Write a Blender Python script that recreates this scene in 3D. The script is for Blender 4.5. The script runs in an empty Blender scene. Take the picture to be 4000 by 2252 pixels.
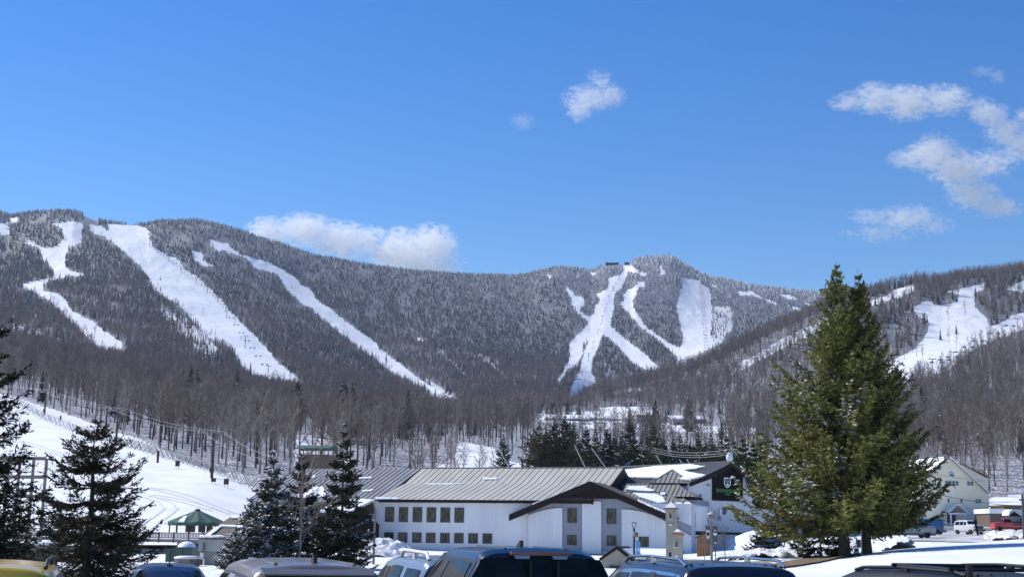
import bpy, math, random
import numpy as np
from mathutils import Vector, Matrix

# ------------------------------------------------------------------ camera
SC = bpy.context.scene
COL = SC.collection
FPX, CX0, CY0, HORIZON = 5200.0, 2000.0, 1126.0, 2110.0
EYE = np.array([0.0, 0.0, 2.03])
TH = math.atan((HORIZON - CY0) / FPX)
ROLL = 0.0174
_f = np.array([0, math.cos(TH), math.sin(TH)])
_r0 = np.array([1.0, 0, 0]); _u0 = np.array([0, -math.sin(TH), math.cos(TH)])
CR = math.cos(ROLL) * _r0 + math.sin(ROLL) * _u0
CU = -math.sin(ROLL) * _r0 + math.cos(ROLL) * _u0
cam_data = bpy.data.cameras.new("camera")
cam = bpy.data.objects.new("camera", cam_data); COL.objects.link(cam)
cam_data.sensor_width = 36.0; cam_data.lens = 36.0 * FPX / 4000.0
cam_data.clip_start = 0.2; cam_data.clip_end = 40000
M = Matrix(((CR[0], CU[0], -_f[0], EYE[0]), (CR[1], CU[1], -_f[1], EYE[1]), (CR[2], CU[2], -_f[2], EYE[2]), (0, 0, 0, 1)))
cam.matrix_world = M
SC.camera = cam

# ------------------------------------------------------------------ sky, sun, exposure
SUN_AZ = math.radians(-62)      # left of the view direction (+Y)
SUN_EL = math.radians(46)
w = bpy.data.worlds.new("World"); SC.world = w; w.use_nodes = True
nt = w.node_tree; nt.nodes.clear()
sky = nt.nodes.new('ShaderNodeTexSky'); sky.sky_type = 'NISHITA'; sky.sun_disc = False
sky.sun_elevation = SUN_EL; sky.sun_rotation = SUN_AZ
sky.altitude = 1500; sky.air_density = 1.4; sky.dust_density = 0.0; sky.ozone_density = 3.0
bg = nt.nodes.new('ShaderNodeBackground'); bg.inputs['Strength'].default_value = 0.119
wo = nt.nodes.new('ShaderNodeOutputWorld')
hsv = nt.nodes.new('ShaderNodeHueSaturation'); hsv.inputs['Saturation'].default_value = 1.42; hsv.inputs['Hue'].default_value = 0.514
nt.links.new(sky.outputs[0], hsv.inputs['Color']); nt.links.new(hsv.outputs[0], bg.inputs[0]); nt.links.new(bg.outputs[0], wo.inputs[0])
sd = bpy.data.lights.new("sun", 'SUN'); sd.energy = 4.7; sd.angle = math.radians(0.5); sd.color = (1.0, 0.955, 0.89)
so = bpy.data.objects.new("sun", sd); COL.objects.link(so)
SUNV = Vector((math.sin(SUN_AZ) * math.cos(SUN_EL), math.cos(SUN_AZ) * math.cos(SUN_EL), math.sin(SUN_EL)))
so.rotation_euler = SUNV.to_track_quat('Z', 'Y').to_euler(); so.location = (-60, 40, 120)
SC.view_settings.view_transform = 'Standard'; SC.view_settings.look = 'None'
SC.view_settings.exposure = 0.18; SC.view_settings.gamma = 1.0; SC.view_settings.use_curve_mapping = False
SC.render.engine = 'CYCLES'
SC.cycles.use_denoising = True
SC.cycles.denoising_input_passes = 'RGB_ALBEDO_NORMAL'
HAZE_D = 0.000042
SC.cycles.max_bounces = 5; SC.cycles.diffuse_bounces = 2; SC.cycles.glossy_bounces = 3
SC.cycles.transmission_bounces = 4; SC.cycles.transparent_max_bounces = 8; SC.cycles.volume_bounces = 6
SC.cycles.caustics_reflective = False; SC.cycles.caustics_refractive = False
SC.cycles.volume_max_steps = 96
SC.cycles.sample_clamp_indirect = 6.0

# ------------------------------------------------------------------ pixel -> world helpers
def ray(px, py):
    return _f + (px - CX0) / FPX * CR - (py - CY0) / FPX * CU
def P(px, py, D):
    d = ray(px, py); t = D / d[1]
    return EYE + t * d
def to_px(pts):
    q = np.asarray(pts, float) - EYE
    dep = q @ _f
    dep = np.where(np.abs(dep) < 1e-6, 1e-6, dep)
    return CX0 + FPX * (q @ CR) / dep, CY0 - FPX * (q @ CU) / dep
def hitplane(px, py, p0, n):
    d = ray(px, py); t = ((np.asarray(p0) - EYE) @ n) / (d @ n)
    return EYE + t * d
class Frame:
    """a building's own axes: u along its front, v into its depth, z up"""
    def __init__(s, px, D, deg, py=2110):
        o = P(px, py, D); s.O = np.array([o[0], o[1], 0.0]); a = math.radians(deg); s.a = a
        s.u = np.array([math.cos(a), math.sin(a), 0.0]); s.v = np.array([-math.sin(a), math.cos(a), 0.0])
    def W(s, u, v, z): return s.O + s.u * u + s.v * v + np.array([0, 0, z])
    def F(s, px, py, v=0.0):
        p = hitplane(px, py, s.O + s.v * v, s.v); q = p - s.O
        return float(q @ s.u), float(p[2])
    def S(s, px, py, u):
        p = hitplane(px, py, s.O + s.u * u, s.u); q = p - s.O
        return float(q @ s.v), float(p[2])
    def loc(s, z=0.0, u=0.0, v=0.0): return tuple(s.W(u, v, z))

# ------------------------------------------------------------------ object helpers
def tag(o, label=None, cat=None, group=None, kind=None):
    if label: o['label'] = label
    if cat: o['category'] = cat
    if group: o['group'] = group
    if kind: o['kind'] = kind
    return o
def empty(name, loc, label=None, cat=None, group=None, rz=0.0):
    o = bpy.data.objects.new(name, None); COL.objects.link(o); o.location = tuple(loc); o.rotation_euler = (0, 0, rz)
    o.empty_display_size = 0.2
    return tag(o, label, cat, group)
class MB:
    """collects vertices and faces in the local space of one mesh object"""
    def __init__(s): s.v = []; s.f = []; s.m = []; s.sm = []
    def add(s, vs, fs, mi=0, smooth=False):
        b = len(s.v); s.v.extend([tuple(map(float, p)) for p in vs])
        for f in fs: s.f.append(tuple(b + i for i in f)); s.m.append(mi); s.sm.append(smooth)
        return s
    def box(s, a, b, mi=0):
        x0, y0, z0 = a; x1, y1, z1 = b
        return s.add([(x0, y0, z0), (x1, y0, z0), (x1, y1, z0), (x0, y1, z0), (x0, y0, z1), (x1, y0, z1), (x1, y1, z1), (x0, y1, z1)],
              [(0, 3, 2, 1), (4, 5, 6, 7), (0, 1, 5, 4), (1, 2, 6, 5), (2, 3, 7, 6), (3, 0, 4, 7)], mi)
    def hexa(s, bot, top, mi=0):
        n = len(bot)
        fs = [tuple(range(n))[::-1], tuple(range(n, 2 * n))] + [(i, (i + 1) % n, n + (i + 1) % n, n + i) for i in range(n)]
        return s.add(list(bot) + list(top), fs, mi)
    def prism(s, poly, d, mi=0):
        """poly: 3D points of one face, d: extrusion vector"""
        d = np.asarray(d, float); poly = [np.asarray(p, float) for p in poly]
        return s.hexa(poly, [p + d for p in poly], mi)
    def tube(s, pts, r, n=6, mi=0, cap=True, smooth=True):
        pts = [np.asarray(p, float) for p in pts]
        rs = r if hasattr(r, '__len__') else [r] * len(pts)
        vs = []
        for i, p in enumerate(pts):
            t = pts[min(i + 1, len(pts) - 1)] - pts[max(i - 1, 0)]; t = t / (np.linalg.norm(t) + 1e-9)
            ref = np.array([0, 0, 1.0]) if abs(t[2]) < 0.9 else np.array([1.0, 0, 0])
            a = np.cross(t, ref); a /= np.linalg.norm(a); b = np.cross(t, a)
            for k in range(n):
                th = 2 * math.pi * k / n
                vs.append(p + rs[i] * (math.cos(th) * a + math.sin(th) * b))
        fs = [(i * n + k, i * n + (k + 1) % n, (i + 1) * n + (k + 1) % n, (i + 1) * n + k) for i in range(len(pts) - 1) for k in range(n)]
        s.add(vs, fs, mi, smooth)
        if cap: s.add(vs[:n], [tuple(range(n))], mi); s.add(vs[-n:], [tuple(range(n))[::-1]], mi)
        return s
    def bar(s, a, b, w=0.05, h=None, mi=0):
        h = h or w
        a = np.asarray(a, float); b = np.asarray(b, float); t = b - a; t /= np.linalg.norm(t) + 1e-9
        ref = np.array([0, 0, 1.0]) if abs(t[2]) < 0.95 else np.array([0, 1.0, 0])
        x = np.cross(t, ref); x /= np.linalg.norm(x); y = np.cross(x, t)
        o = [x * w / 2 + y * h / 2, -x * w / 2 + y * h / 2, -x * w / 2 - y * h / 2, x * w / 2 - y * h / 2]
        return s.hexa([a + q for q in o], [b + q for q in o], mi)
    def lathe(s, prof, n=16, c=(0, 0, 0), mi=0, smooth=True):
        vs = []; c = np.asarray(c, float)
        for (r, z) in prof:
            for k in range(n):
                th = 2 * math.pi * k / n; vs.append(c + (r * math.cos(th), r * math.sin(th), z))
        fs = [(i * n + k, i * n + (k + 1) % n, (i + 1) * n + (k + 1) % n, (i + 1) * n + k) for i in range(len(prof) - 1) for k in range(n)]
        s.add(vs, fs, mi, smooth); s.add(vs[:n], [tuple(range(n))[::-1]], mi); s.add(vs[-n:], [tuple(range(n))], mi)
        return s
    def build(s, name, mats, parent=None, **kw):
        me = bpy.data.meshes.new(name); me.from_pydata(s.v, [], s.f)
        mats = mats if isinstance(mats, (list, tuple)) else [mats]
        for m in mats: me.materials.append(m)
        if s.f:
            me.polygons.foreach_set('material_index', s.m); me.polygons.foreach_set('use_smooth', s.sm)
        me.update()
        o = bpy.data.objects.new(name, me); COL.objects.link(o)
        if parent is not None: o.parent = parent
        return tag(o, **kw) if kw else o
def local(parent_frame, pts): return pts
def npmesh(name, V, T, mats, mi=None, smooth=None, normalize=False):
    """fast mesh from arrays: T is (n,3) or (n,4)"""
    me = bpy.data.meshes.new(name)
    V = np.asarray(V, np.float32); T = np.asarray(T, np.int32); n, k = T.shape
    me.vertices.add(len(V)); me.vertices.foreach_set('co', V.ravel())
    me.loops.add(n * k); me.loops.foreach_set('vertex_index', T.ravel())
    me.polygons.add(n); me.polygons.foreach_set('loop_start', np.arange(0, n * k, k, dtype=np.int32))
    me.polygons.foreach_set('loop_total', np.full(n, k, np.int32))
    for m in mats: me.materials.append(m)
    if mi is not None: me.polygons.foreach_set('material_index', np.asarray(mi, np.int32))
    if smooth is not None: me.polygons.foreach_set('use_smooth', np.full(n, bool(smooth)))
    me.update(calc_edges=True)
    return me

# ------------------------------------------------------------------ materials
def mat(name, col, rough=0.7, col2=None, scale=3.0, metal=0.0, bump=0.0, bscale=None, spec=0.5, detail=4, coat=0.0, stretch=None, trans=0.0):
    m = bpy.data.materials.new(name); m.use_nodes = True; t = m.node_tree; b = t.nodes['Principled BSDF']
    b.inputs['Base Color'].default_value = (*col, 1); b.inputs['Roughness'].default_value = rough
    b.inputs['Metallic'].default_value = metal; b.inputs['Specular IOR Level'].default_value = spec
    b.inputs['Coat Weight'].default_value = coat
    b.inputs['Transmission Weight'].default_value = trans
    if col2 is not None or bump:
        tc = t.nodes.new('ShaderNodeTexCoord'); mp = t.nodes.new('ShaderNodeMapping')
        if stretch: mp.inputs['Scale'].default_value = stretch
        t.links.new(tc.outputs['Object'], mp.inputs[0])
        if col2 is not None:
            n = t.nodes.new('ShaderNodeTexNoise'); n.inputs['Scale'].default_value = scale; n.inputs['Detail'].default_value = detail
            t.links.new(mp.outputs[0], n.inputs['Vector'])
            r = t.nodes.new('ShaderNodeValToRGB'); r.color_ramp.elements[0].position = 0.35; r.color_ramp.elements[1].position = 0.65
            r.color_ramp.elements[0].color = (*col, 1); r.color_ramp.elements[1].color = (*col2, 1)
            t.links.new(n.outputs['Fac'], r.inputs[0]); t.links.new(r.outputs[0], b.inputs['Base Color'])
        if bump:
            n2 = t.nodes.new('ShaderNodeTexNoise'); n2.inputs['Scale'].default_value = bscale or scale * 3; n2.inputs['Detail'].default_value = 5
            t.links.new(mp.outputs[0], n2.inputs['Vector'])
            bp = t.nodes.new('ShaderNodeBump'); bp.inputs['Strength'].default_value = bump; bp.inputs['Distance'].default_value = 0.1
            t.links.new(n2.outputs['Fac'], bp.inputs['Height']); t.links.new(bp.outputs[0], b.inputs['Normal'])
    return m
def siding(name, col, col2, pitch=0.3, axis='X', dark=0.8):
    """vertical ribbed siding: grooves every pitch metres, faint streaks of dirt"""
    m = mat(name, col, 0.55, col2, 0.6, stretch=(1, 1, 0.15)); t = m.node_tree; b = t.nodes['Principled BSDF']
    tc = t.nodes.new('ShaderNodeTexCoord'); wv = t.nodes.new('ShaderNodeTexWave'); wv.bands_direction = axis
    wv.inputs['Scale'].default_value = 0.314 / pitch; wv.wave_profile = 'SIN'
    t.links.new(tc.outputs['Object'], wv.inputs[0])
    rp = t.nodes.new('ShaderNodeValToRGB'); rp.color_ramp.elements[0].position = 0.0; rp.color_ramp.elements[1].position = 0.22
    rp.color_ramp.elements[0].color = (dark, dark, dark, 1); rp.color_ramp.elements[1].color = (1, 1, 1, 1)
    t.links.new(wv.outputs['Fac'], rp.inputs[0])
    mx = t.nodes.new('ShaderNodeMixRGB'); mx.blend_type = 'MULTIPLY'; mx.inputs[0].default_value = 1
    src = b.inputs['Base Color'].links[0].from_socket
    t.links.new(src, mx.inputs[1]); t.links.new(rp.outputs[0], mx.inputs[2]); t.links.new(mx.outputs[0], b.inputs['Base Color'])
    bp = t.nodes.new('ShaderNodeBump'); bp.inputs['Strength'].default_value = 0.5; bp.inputs['Distance'].default_value = 0.05
    t.links.new(rp.outputs[0], bp.inputs['Height']); t.links.new(bp.outputs[0], b.inputs['Normal'])
    return m
MAT = {}
MAT['snow'] = mat('snow', (0.80, 0.82, 0.85), 0.6, (0.88, 0.89, 0.90), 0.8, bump=0.35, bscale=3.0)
MAT['pile_snow'] = mat('pile_snow', (0.84, 0.86, 0.88), 0.6, (0.58, 0.56, 0.54), 1.6, bump=1.0, bscale=5.0, detail=8)
MAT['dark_metal'] = mat('dark_metal', (0.03, 0.028, 0.03), 0.5, (0.05, 0.045, 0.045), 5, spec=0.2)
MAT['grey_metal'] = mat('grey_metal', (0.25, 0.26, 0.28), 0.45, (0.33, 0.34, 0.36), 5, metal=0.4)
MAT['white_paint'] = mat('white_paint', (0.78, 0.79, 0.80), 0.5, (0.7, 0.71, 0.72), 3)
MAT['wood_brown'] = mat('wood_brown', (0.09, 0.065, 0.045), 0.8, (0.15, 0.11, 0.075), 3, stretch=(8, 8, 1))
MAT['old_wood'] = mat('old_wood', (0.16, 0.13, 0.115), 0.85, (0.26, 0.22, 0.19), 3, stretch=(8, 8, 1))
MAT['concrete'] = mat('concrete', (0.22, 0.21, 0.20), 0.85, (0.34, 0.33, 0.31), 1.5, bump=0.2)
MAT['glass'] = mat('window_glass', (0.012, 0.016, 0.018), 0.05, (0.03, 0.035, 0.03), 1.2, spec=0.8)
MAT['frame_dark'] = mat('window_frame', (0.05, 0.05, 0.06), 0.5, (0.07, 0.07, 0.08), 4)
MAT['bark'] = mat('bark', (0.055, 0.042, 0.034), 0.9, (0.11, 0.09, 0.075), 6, bump=0.6, stretch=(3, 3, 0.6))
# ------------------------------------------------------------------ terrain
CZ = lambda px: (px - 2000) / FPX * math.cos(TH)
def lvl_y(pts):            # pts: (px, py, D)
    W3 = np.array([P(a, b, d) for a, b, d in pts]); s = W3[:, 0] / W3[:, 1]; o = np.argsort(s)
    return s[o], W3[o, 1], W3[o, 2]
def lvl_z(D, pts):
    if not isinstance(D, (list, tuple)): D = [(0, D), (4000, D)]
    s = np.array([CZ(p) for p, z in pts]); z = np.array([z for p, z in pts])
    d = np.interp([p for p, _ in pts], [a for a, _ in D], [b for _, b in D])
    return s, d, z
ZL = lambda px, py, pts: 0
RIDGE = [(-900, 869), (0, 843), (36, 857), (72, 852), (145, 841), (241, 840), (290, 843), (338, 864), (367, 876), (415, 886), (536, 897), (575, 895), (604, 885), (628, 880), (753, 875), (821, 885), (893, 905), (966, 929), (1000, 947), (1110, 979), (1221, 1015), (1331, 1033), (1469, 1058), (1552, 1071), (1662, 1082), (1828, 1090), (2000, 1095), (2055, 1091), (2099, 1079), (2138, 1069), (2182, 1063), (2276, 1067), (2306, 1075), (2331, 1065), (2364, 1052), (2414, 1050), (2441, 1052), (2463, 1046), (2485, 1028), (2552, 1023), (2607, 1024), (2634, 1030), (2662, 1046), (2717, 1079), (2772, 1104), (2883, 1125), (2993, 1147), (3103, 1159), (3200, 1167), (3400, 1189), (4000, 1269), (4900, 1339)]
HILL = [(2200, 1598), (2276, 1570), (2381, 1534), (2579, 1486), (2717, 1450), (2817, 1408), (2938, 1344), (3103, 1273), (3200, 1229), (3367, 1172), (3507, 1145), (3570, 1124), (3676, 1132), (3753, 1108), (3884, 1098), (4000, 1086), (4900, 1034)]
def dr(px): return np.interp(px, [-900, 600, 2000, 2600, 3200, 4900], [2500, 2600, 2900, 3100, 3300, 3500])
def dh(px): return np.interp(px, [2200, 2600, 3200, 4000, 4900], [1120, 1220, 1400, 1650, 1750])
def zat(px, py, D): return float(P(px, py, D)[2])
LV = []
LV.append(lvl_z(42, [(-2500, 0), (6500, 0)]))
LV.append(lvl_z([(0, 58), (4000, 58)], [(-2500, 0.0), (2900, 0.0), (3100, 0.35), (3500, 0.9), (4000, 1.2), (6500, 1.6)]))
LV.append(lvl_z([(0, 78), (3050, 74), (3500, 96), (4000, 112), (6500, 120)], [(-2500, 0.1), (2700, 0.15), (2950, 0.45), (3050, 0.78), (3200, 1.05), (3500, 1.86), (3750, 2.35), (4000, 2.85), (6500, 4.5)]))
LV.append(lvl_z([(0, 100), (3050, 96), (3500, 116), (4000, 134), (6500, 140)], [(-2500, 0.3), (500, 0.1), (1000, 0.3), (2500, 0.4), (2800, 0.7), (3100, 1.35), (3500, 1.7), (4000, 2.4), (6500, 4)]))
LV.append(lvl_z(155, [(-2500, 2), (0, 1.6), (700, 1.5), (1300, 0.6), (2600, 0.6), (2900, 1.5), (3400, 2.9), (4000, 3.2), (6500, 5)]))
LV.append(lvl_z(200, [(-2500, 9), (0, 7), (800, 6.5), (1300, 3.2), (2600, 3), (2900, 3), (3400, 4.2), (4000, 4.4), (6500, 7)]))
LV.append(lvl_z(260, [(-2500, 19), (0, 15.5), (820, 14), (1200, 12.5), (1500, 11), (2600, 9), (3000, 7), (3400, 6.8), (4000, 7), (6500, 12)]))
LV.append(lvl_z(330, [(-2500, 30), (0, 25), (450, 24.3), (1000, 22), (1500, 19.5), (2000, 20), (2600, 18), (3000, 15), (3600, 13), (4000, 14), (6500, 20)]))
LV.append(lvl_z(405, [(-2500, 45), (0, 38.5), (165, 37), (500, 35), (1000, 32), (1500, 30), (1850, 31), (2600, 27), (3000, 27), (3600, 26), (4000, 29), (6500, 40)]))
LV.append(lvl_y([(-900, 1440, 600), (0, 1465, 600), (500, 1530, 600), (1000, 1612, 600), (1500, 1665, 600), (2000, 1685, 650), (2600, 1680, 650), (3000, 1650, 650), (3600, 1660, 650), (4000, 1640, 650), (4900, 1600, 650)]))
LV.append(lvl_y([(-900, 1340, 900), (0, 1372, 900), (150, 1385, 900), (500, 1450, 900), (760, 1490, 900), (1000, 1545, 900), (1500, 1622, 900), (1760, 1640, 900), (2000, 1612, 900), (2300, 1620, 900), (2600, 1610, 900), (3000, 1570, 900), (3600, 1490, 900), (4000, 1440, 900), (4900, 1380, 900)]))
_l = [(-900, 1330, 1120), (0, 1375, 1120), (500, 1440, 1120), (1000, 1530, 1120), (1500, 1605, 1120), (1760, 1610, 1100), (2000, 1590, 1080), (2250, 1588, 1080)]
LV.append(lvl_y(_l + [(2600, 1560, 1060), (3000, 1470, 1100), (3600, 1350, 1150), (4000, 1300, 1200), (4900, 1250, 1200)]))
_l = [(-900, 1250, 1400), (0, 1270, 1400), (500, 1330, 1400), (1000, 1430, 1400), (1500, 1540, 1350), (1760, 1570, 1250), (2000, 1575, 1180), (2150, 1580, 1150)]
LV.append(lvl_y(_l + [(a, b, dh(a)) for a, b in HILL]))
_l = [(-900, 1140, 1700), (0, 1180, 1700), (500, 1230, 1700), (1000, 1340, 1700), (1500, 1490, 1650), (1760, 1540, 1500), (2000, 1550, 1400), (2200, 1552, 1380)]
_s, _d, _z = LV[-1]
def _dip(k, dd, dz):
    a, b, c = lvl_y(_l); s2, d2, z2 = LV[k]; m = s2 > a[-1] + 0.02
    return np.concatenate([a, s2[m]]), np.concatenate([b, d2[m] + dd]), np.concatenate([c, z2[m] - dz])
LV.append(_dip(len(LV) - 1, 260, 25))
LV.append(lvl_y([(-900, 990, 2150), (0, 1020, 2150), (500, 1060, 2150), (1000, 1160, 2200), (1500, 1330, 2200), (2000, 1370, 2250), (2400, 1400, 2250), (2700, 1380, 2300), (3000, 1330, 2350), (3200, 1310, 2400), (4000, 1350, 2600), (4900, 1400, 2700)]))
LV.append(lvl_y([(a, b, dr(a)) for a, b in RIDGE]))
_s, _d, _z = LV[-1]
LV.append((_s, _d + 700, _z - 160)); LV.append((_s, _d + 1600, _z - 380))
NS, SMAX = 1500, 0.60
S_ = np.linspace(-SMAX, SMAX, NS)
LD = np.array([np.interp(S_, s, d) for s, d, z in LV]); LZ = np.array([np.interp(S_, s, z) for s, d, z in LV])
for k in range(len(LV) - 3):     # soften the control columns, keep the silhouettes
    if k in (12,): continue
    n_ = 61 if k > 4 else 25
    ker = np.hanning(n_); ker /= ker.sum()
    LZ[k] = np.convolve(np.pad(LZ[k], n_ // 2, 'edge'), ker, 'valid'); LD[k] = np.convolve(np.pad(LD[k], n_ // 2, 'edge'), ker, 'valid')
DG = np.concatenate([np.linspace(43, 130, 60, endpoint=False), np.geomspace(130, 1000, 170, endpoint=False), np.geomspace(1000, 3300, 300, endpoint=False), np.geomspace(3300, 4800, 30)])
def pchip(x, y, q):
    h = np.diff(x); dl = np.diff(y) / h; m = np.zeros_like(y)
    w1 = 2 * h[1:] + h[:-1]; w2 = h[1:] + 2 * h[:-1]
    ok = (dl[1:] * dl[:-1]) > 0
    with np.errstate(all='ignore'): mm = (w1 + w2) / (w1 / dl[:-1] + w2 / dl[1:])
    m[1:-1] = np.where(ok, mm, 0); m[0] = dl[0]; m[-1] = dl[-1]
    i = np.clip(np.searchsorted(x, q) - 1, 0, len(h) - 1); t = (q - x[i]) / h[i]; t = np.clip(t, 0, 1)
    return y[i] * (1 + 2 * t) * (1 - t) ** 2 + m[i] * h[i] * t * (1 - t) ** 2 + y[i + 1] * t * t * (3 - 2 * t) + m[i + 1] * h[i] * t * t * (t - 1)
ZG = np.array([pchip(LD[:, j], LZ[:, j], DG) for j in range(NS)]).T      # (nD, NS)
_rng = np.random.default_rng(7)
def vnoise(x, y, seed=0):
    r = np.random.default_rng(seed).random((257, 257)); xi = np.floor(x).astype(int); yi = np.floor(y).astype(int)
    fx = x - xi; fy = y - yi; fx = fx * fx * (3 - 2 * fx); fy = fy * fy * (3 - 2 * fy); xi %= 256; yi %= 256
    return (r[yi, xi] * (1 - fx) + r[yi, xi + 1] * fx) * (1 - fy) + (r[yi + 1, xi] * (1 - fx) + r[yi + 1, xi + 1] * fx) * fy - 0.5
XG = S_[None, :] * DG[:, None]; YG = np.repeat(DG[:, None], NS, 1)
_amp = np.interp(DG, [43, 150, 400, 1000, 2500, 4800], [0, 0.0, 1.0, 3, 9, 12])[:, None]
_am2 = np.interp(DG, [43, 100, 400, 4800], [0.03, 0.1, 0.5, 2.5])[:, None]
nz = _amp * (vnoise(XG / 90 + 400, YG / 140, 1) + 0.5 * vnoise(XG / 40 + 400, YG / 60, 2)) + _am2 * vnoise(XG / 11 + 900, YG / 13, 3)
# keep silhouettes where they were drawn
fade = np.ones_like(ZG)
for k in (12, len(LV) - 3):
    fade = np.minimum(fade, 0.15 + np.abs(YG - LD[k][None, :]) / (180 if k == 12 else 250))
ZG = ZG + nz * np.clip(fade, 0, 1)
def height(x, y):
    x = np.asarray(x, float); y = np.asarray(y, float)
    s = x / np.maximum(y, 1); j = np.clip((s + SMAX) / (2 * SMAX) * (NS - 1), 0, NS - 1.001); i = np.clip(np.interp(y, DG, np.arange(len(DG))), 0, len(DG) - 1.001)
    j0 = j.astype(int); i0 = i.astype(int); fj = j - j0; fi = i - i0
    return (ZG[i0, j0] * (1 - fj) + ZG[i0, j0 + 1] * fj) * (1 - fi) + (ZG[i0 + 1, j0] * (1 - fj) + ZG[i0 + 1, j0 + 1] * fj) * fi
def H(x, y):
    if y < 43: return 0.0
    return float(height(np.array([x]), np.array([y]))[0])
def on_ground(px, D, py=None):
    p = P(px, 2110 if py is None else py, D); return np.array([p[0], p[1], H(p[0], p[1])])

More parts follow.
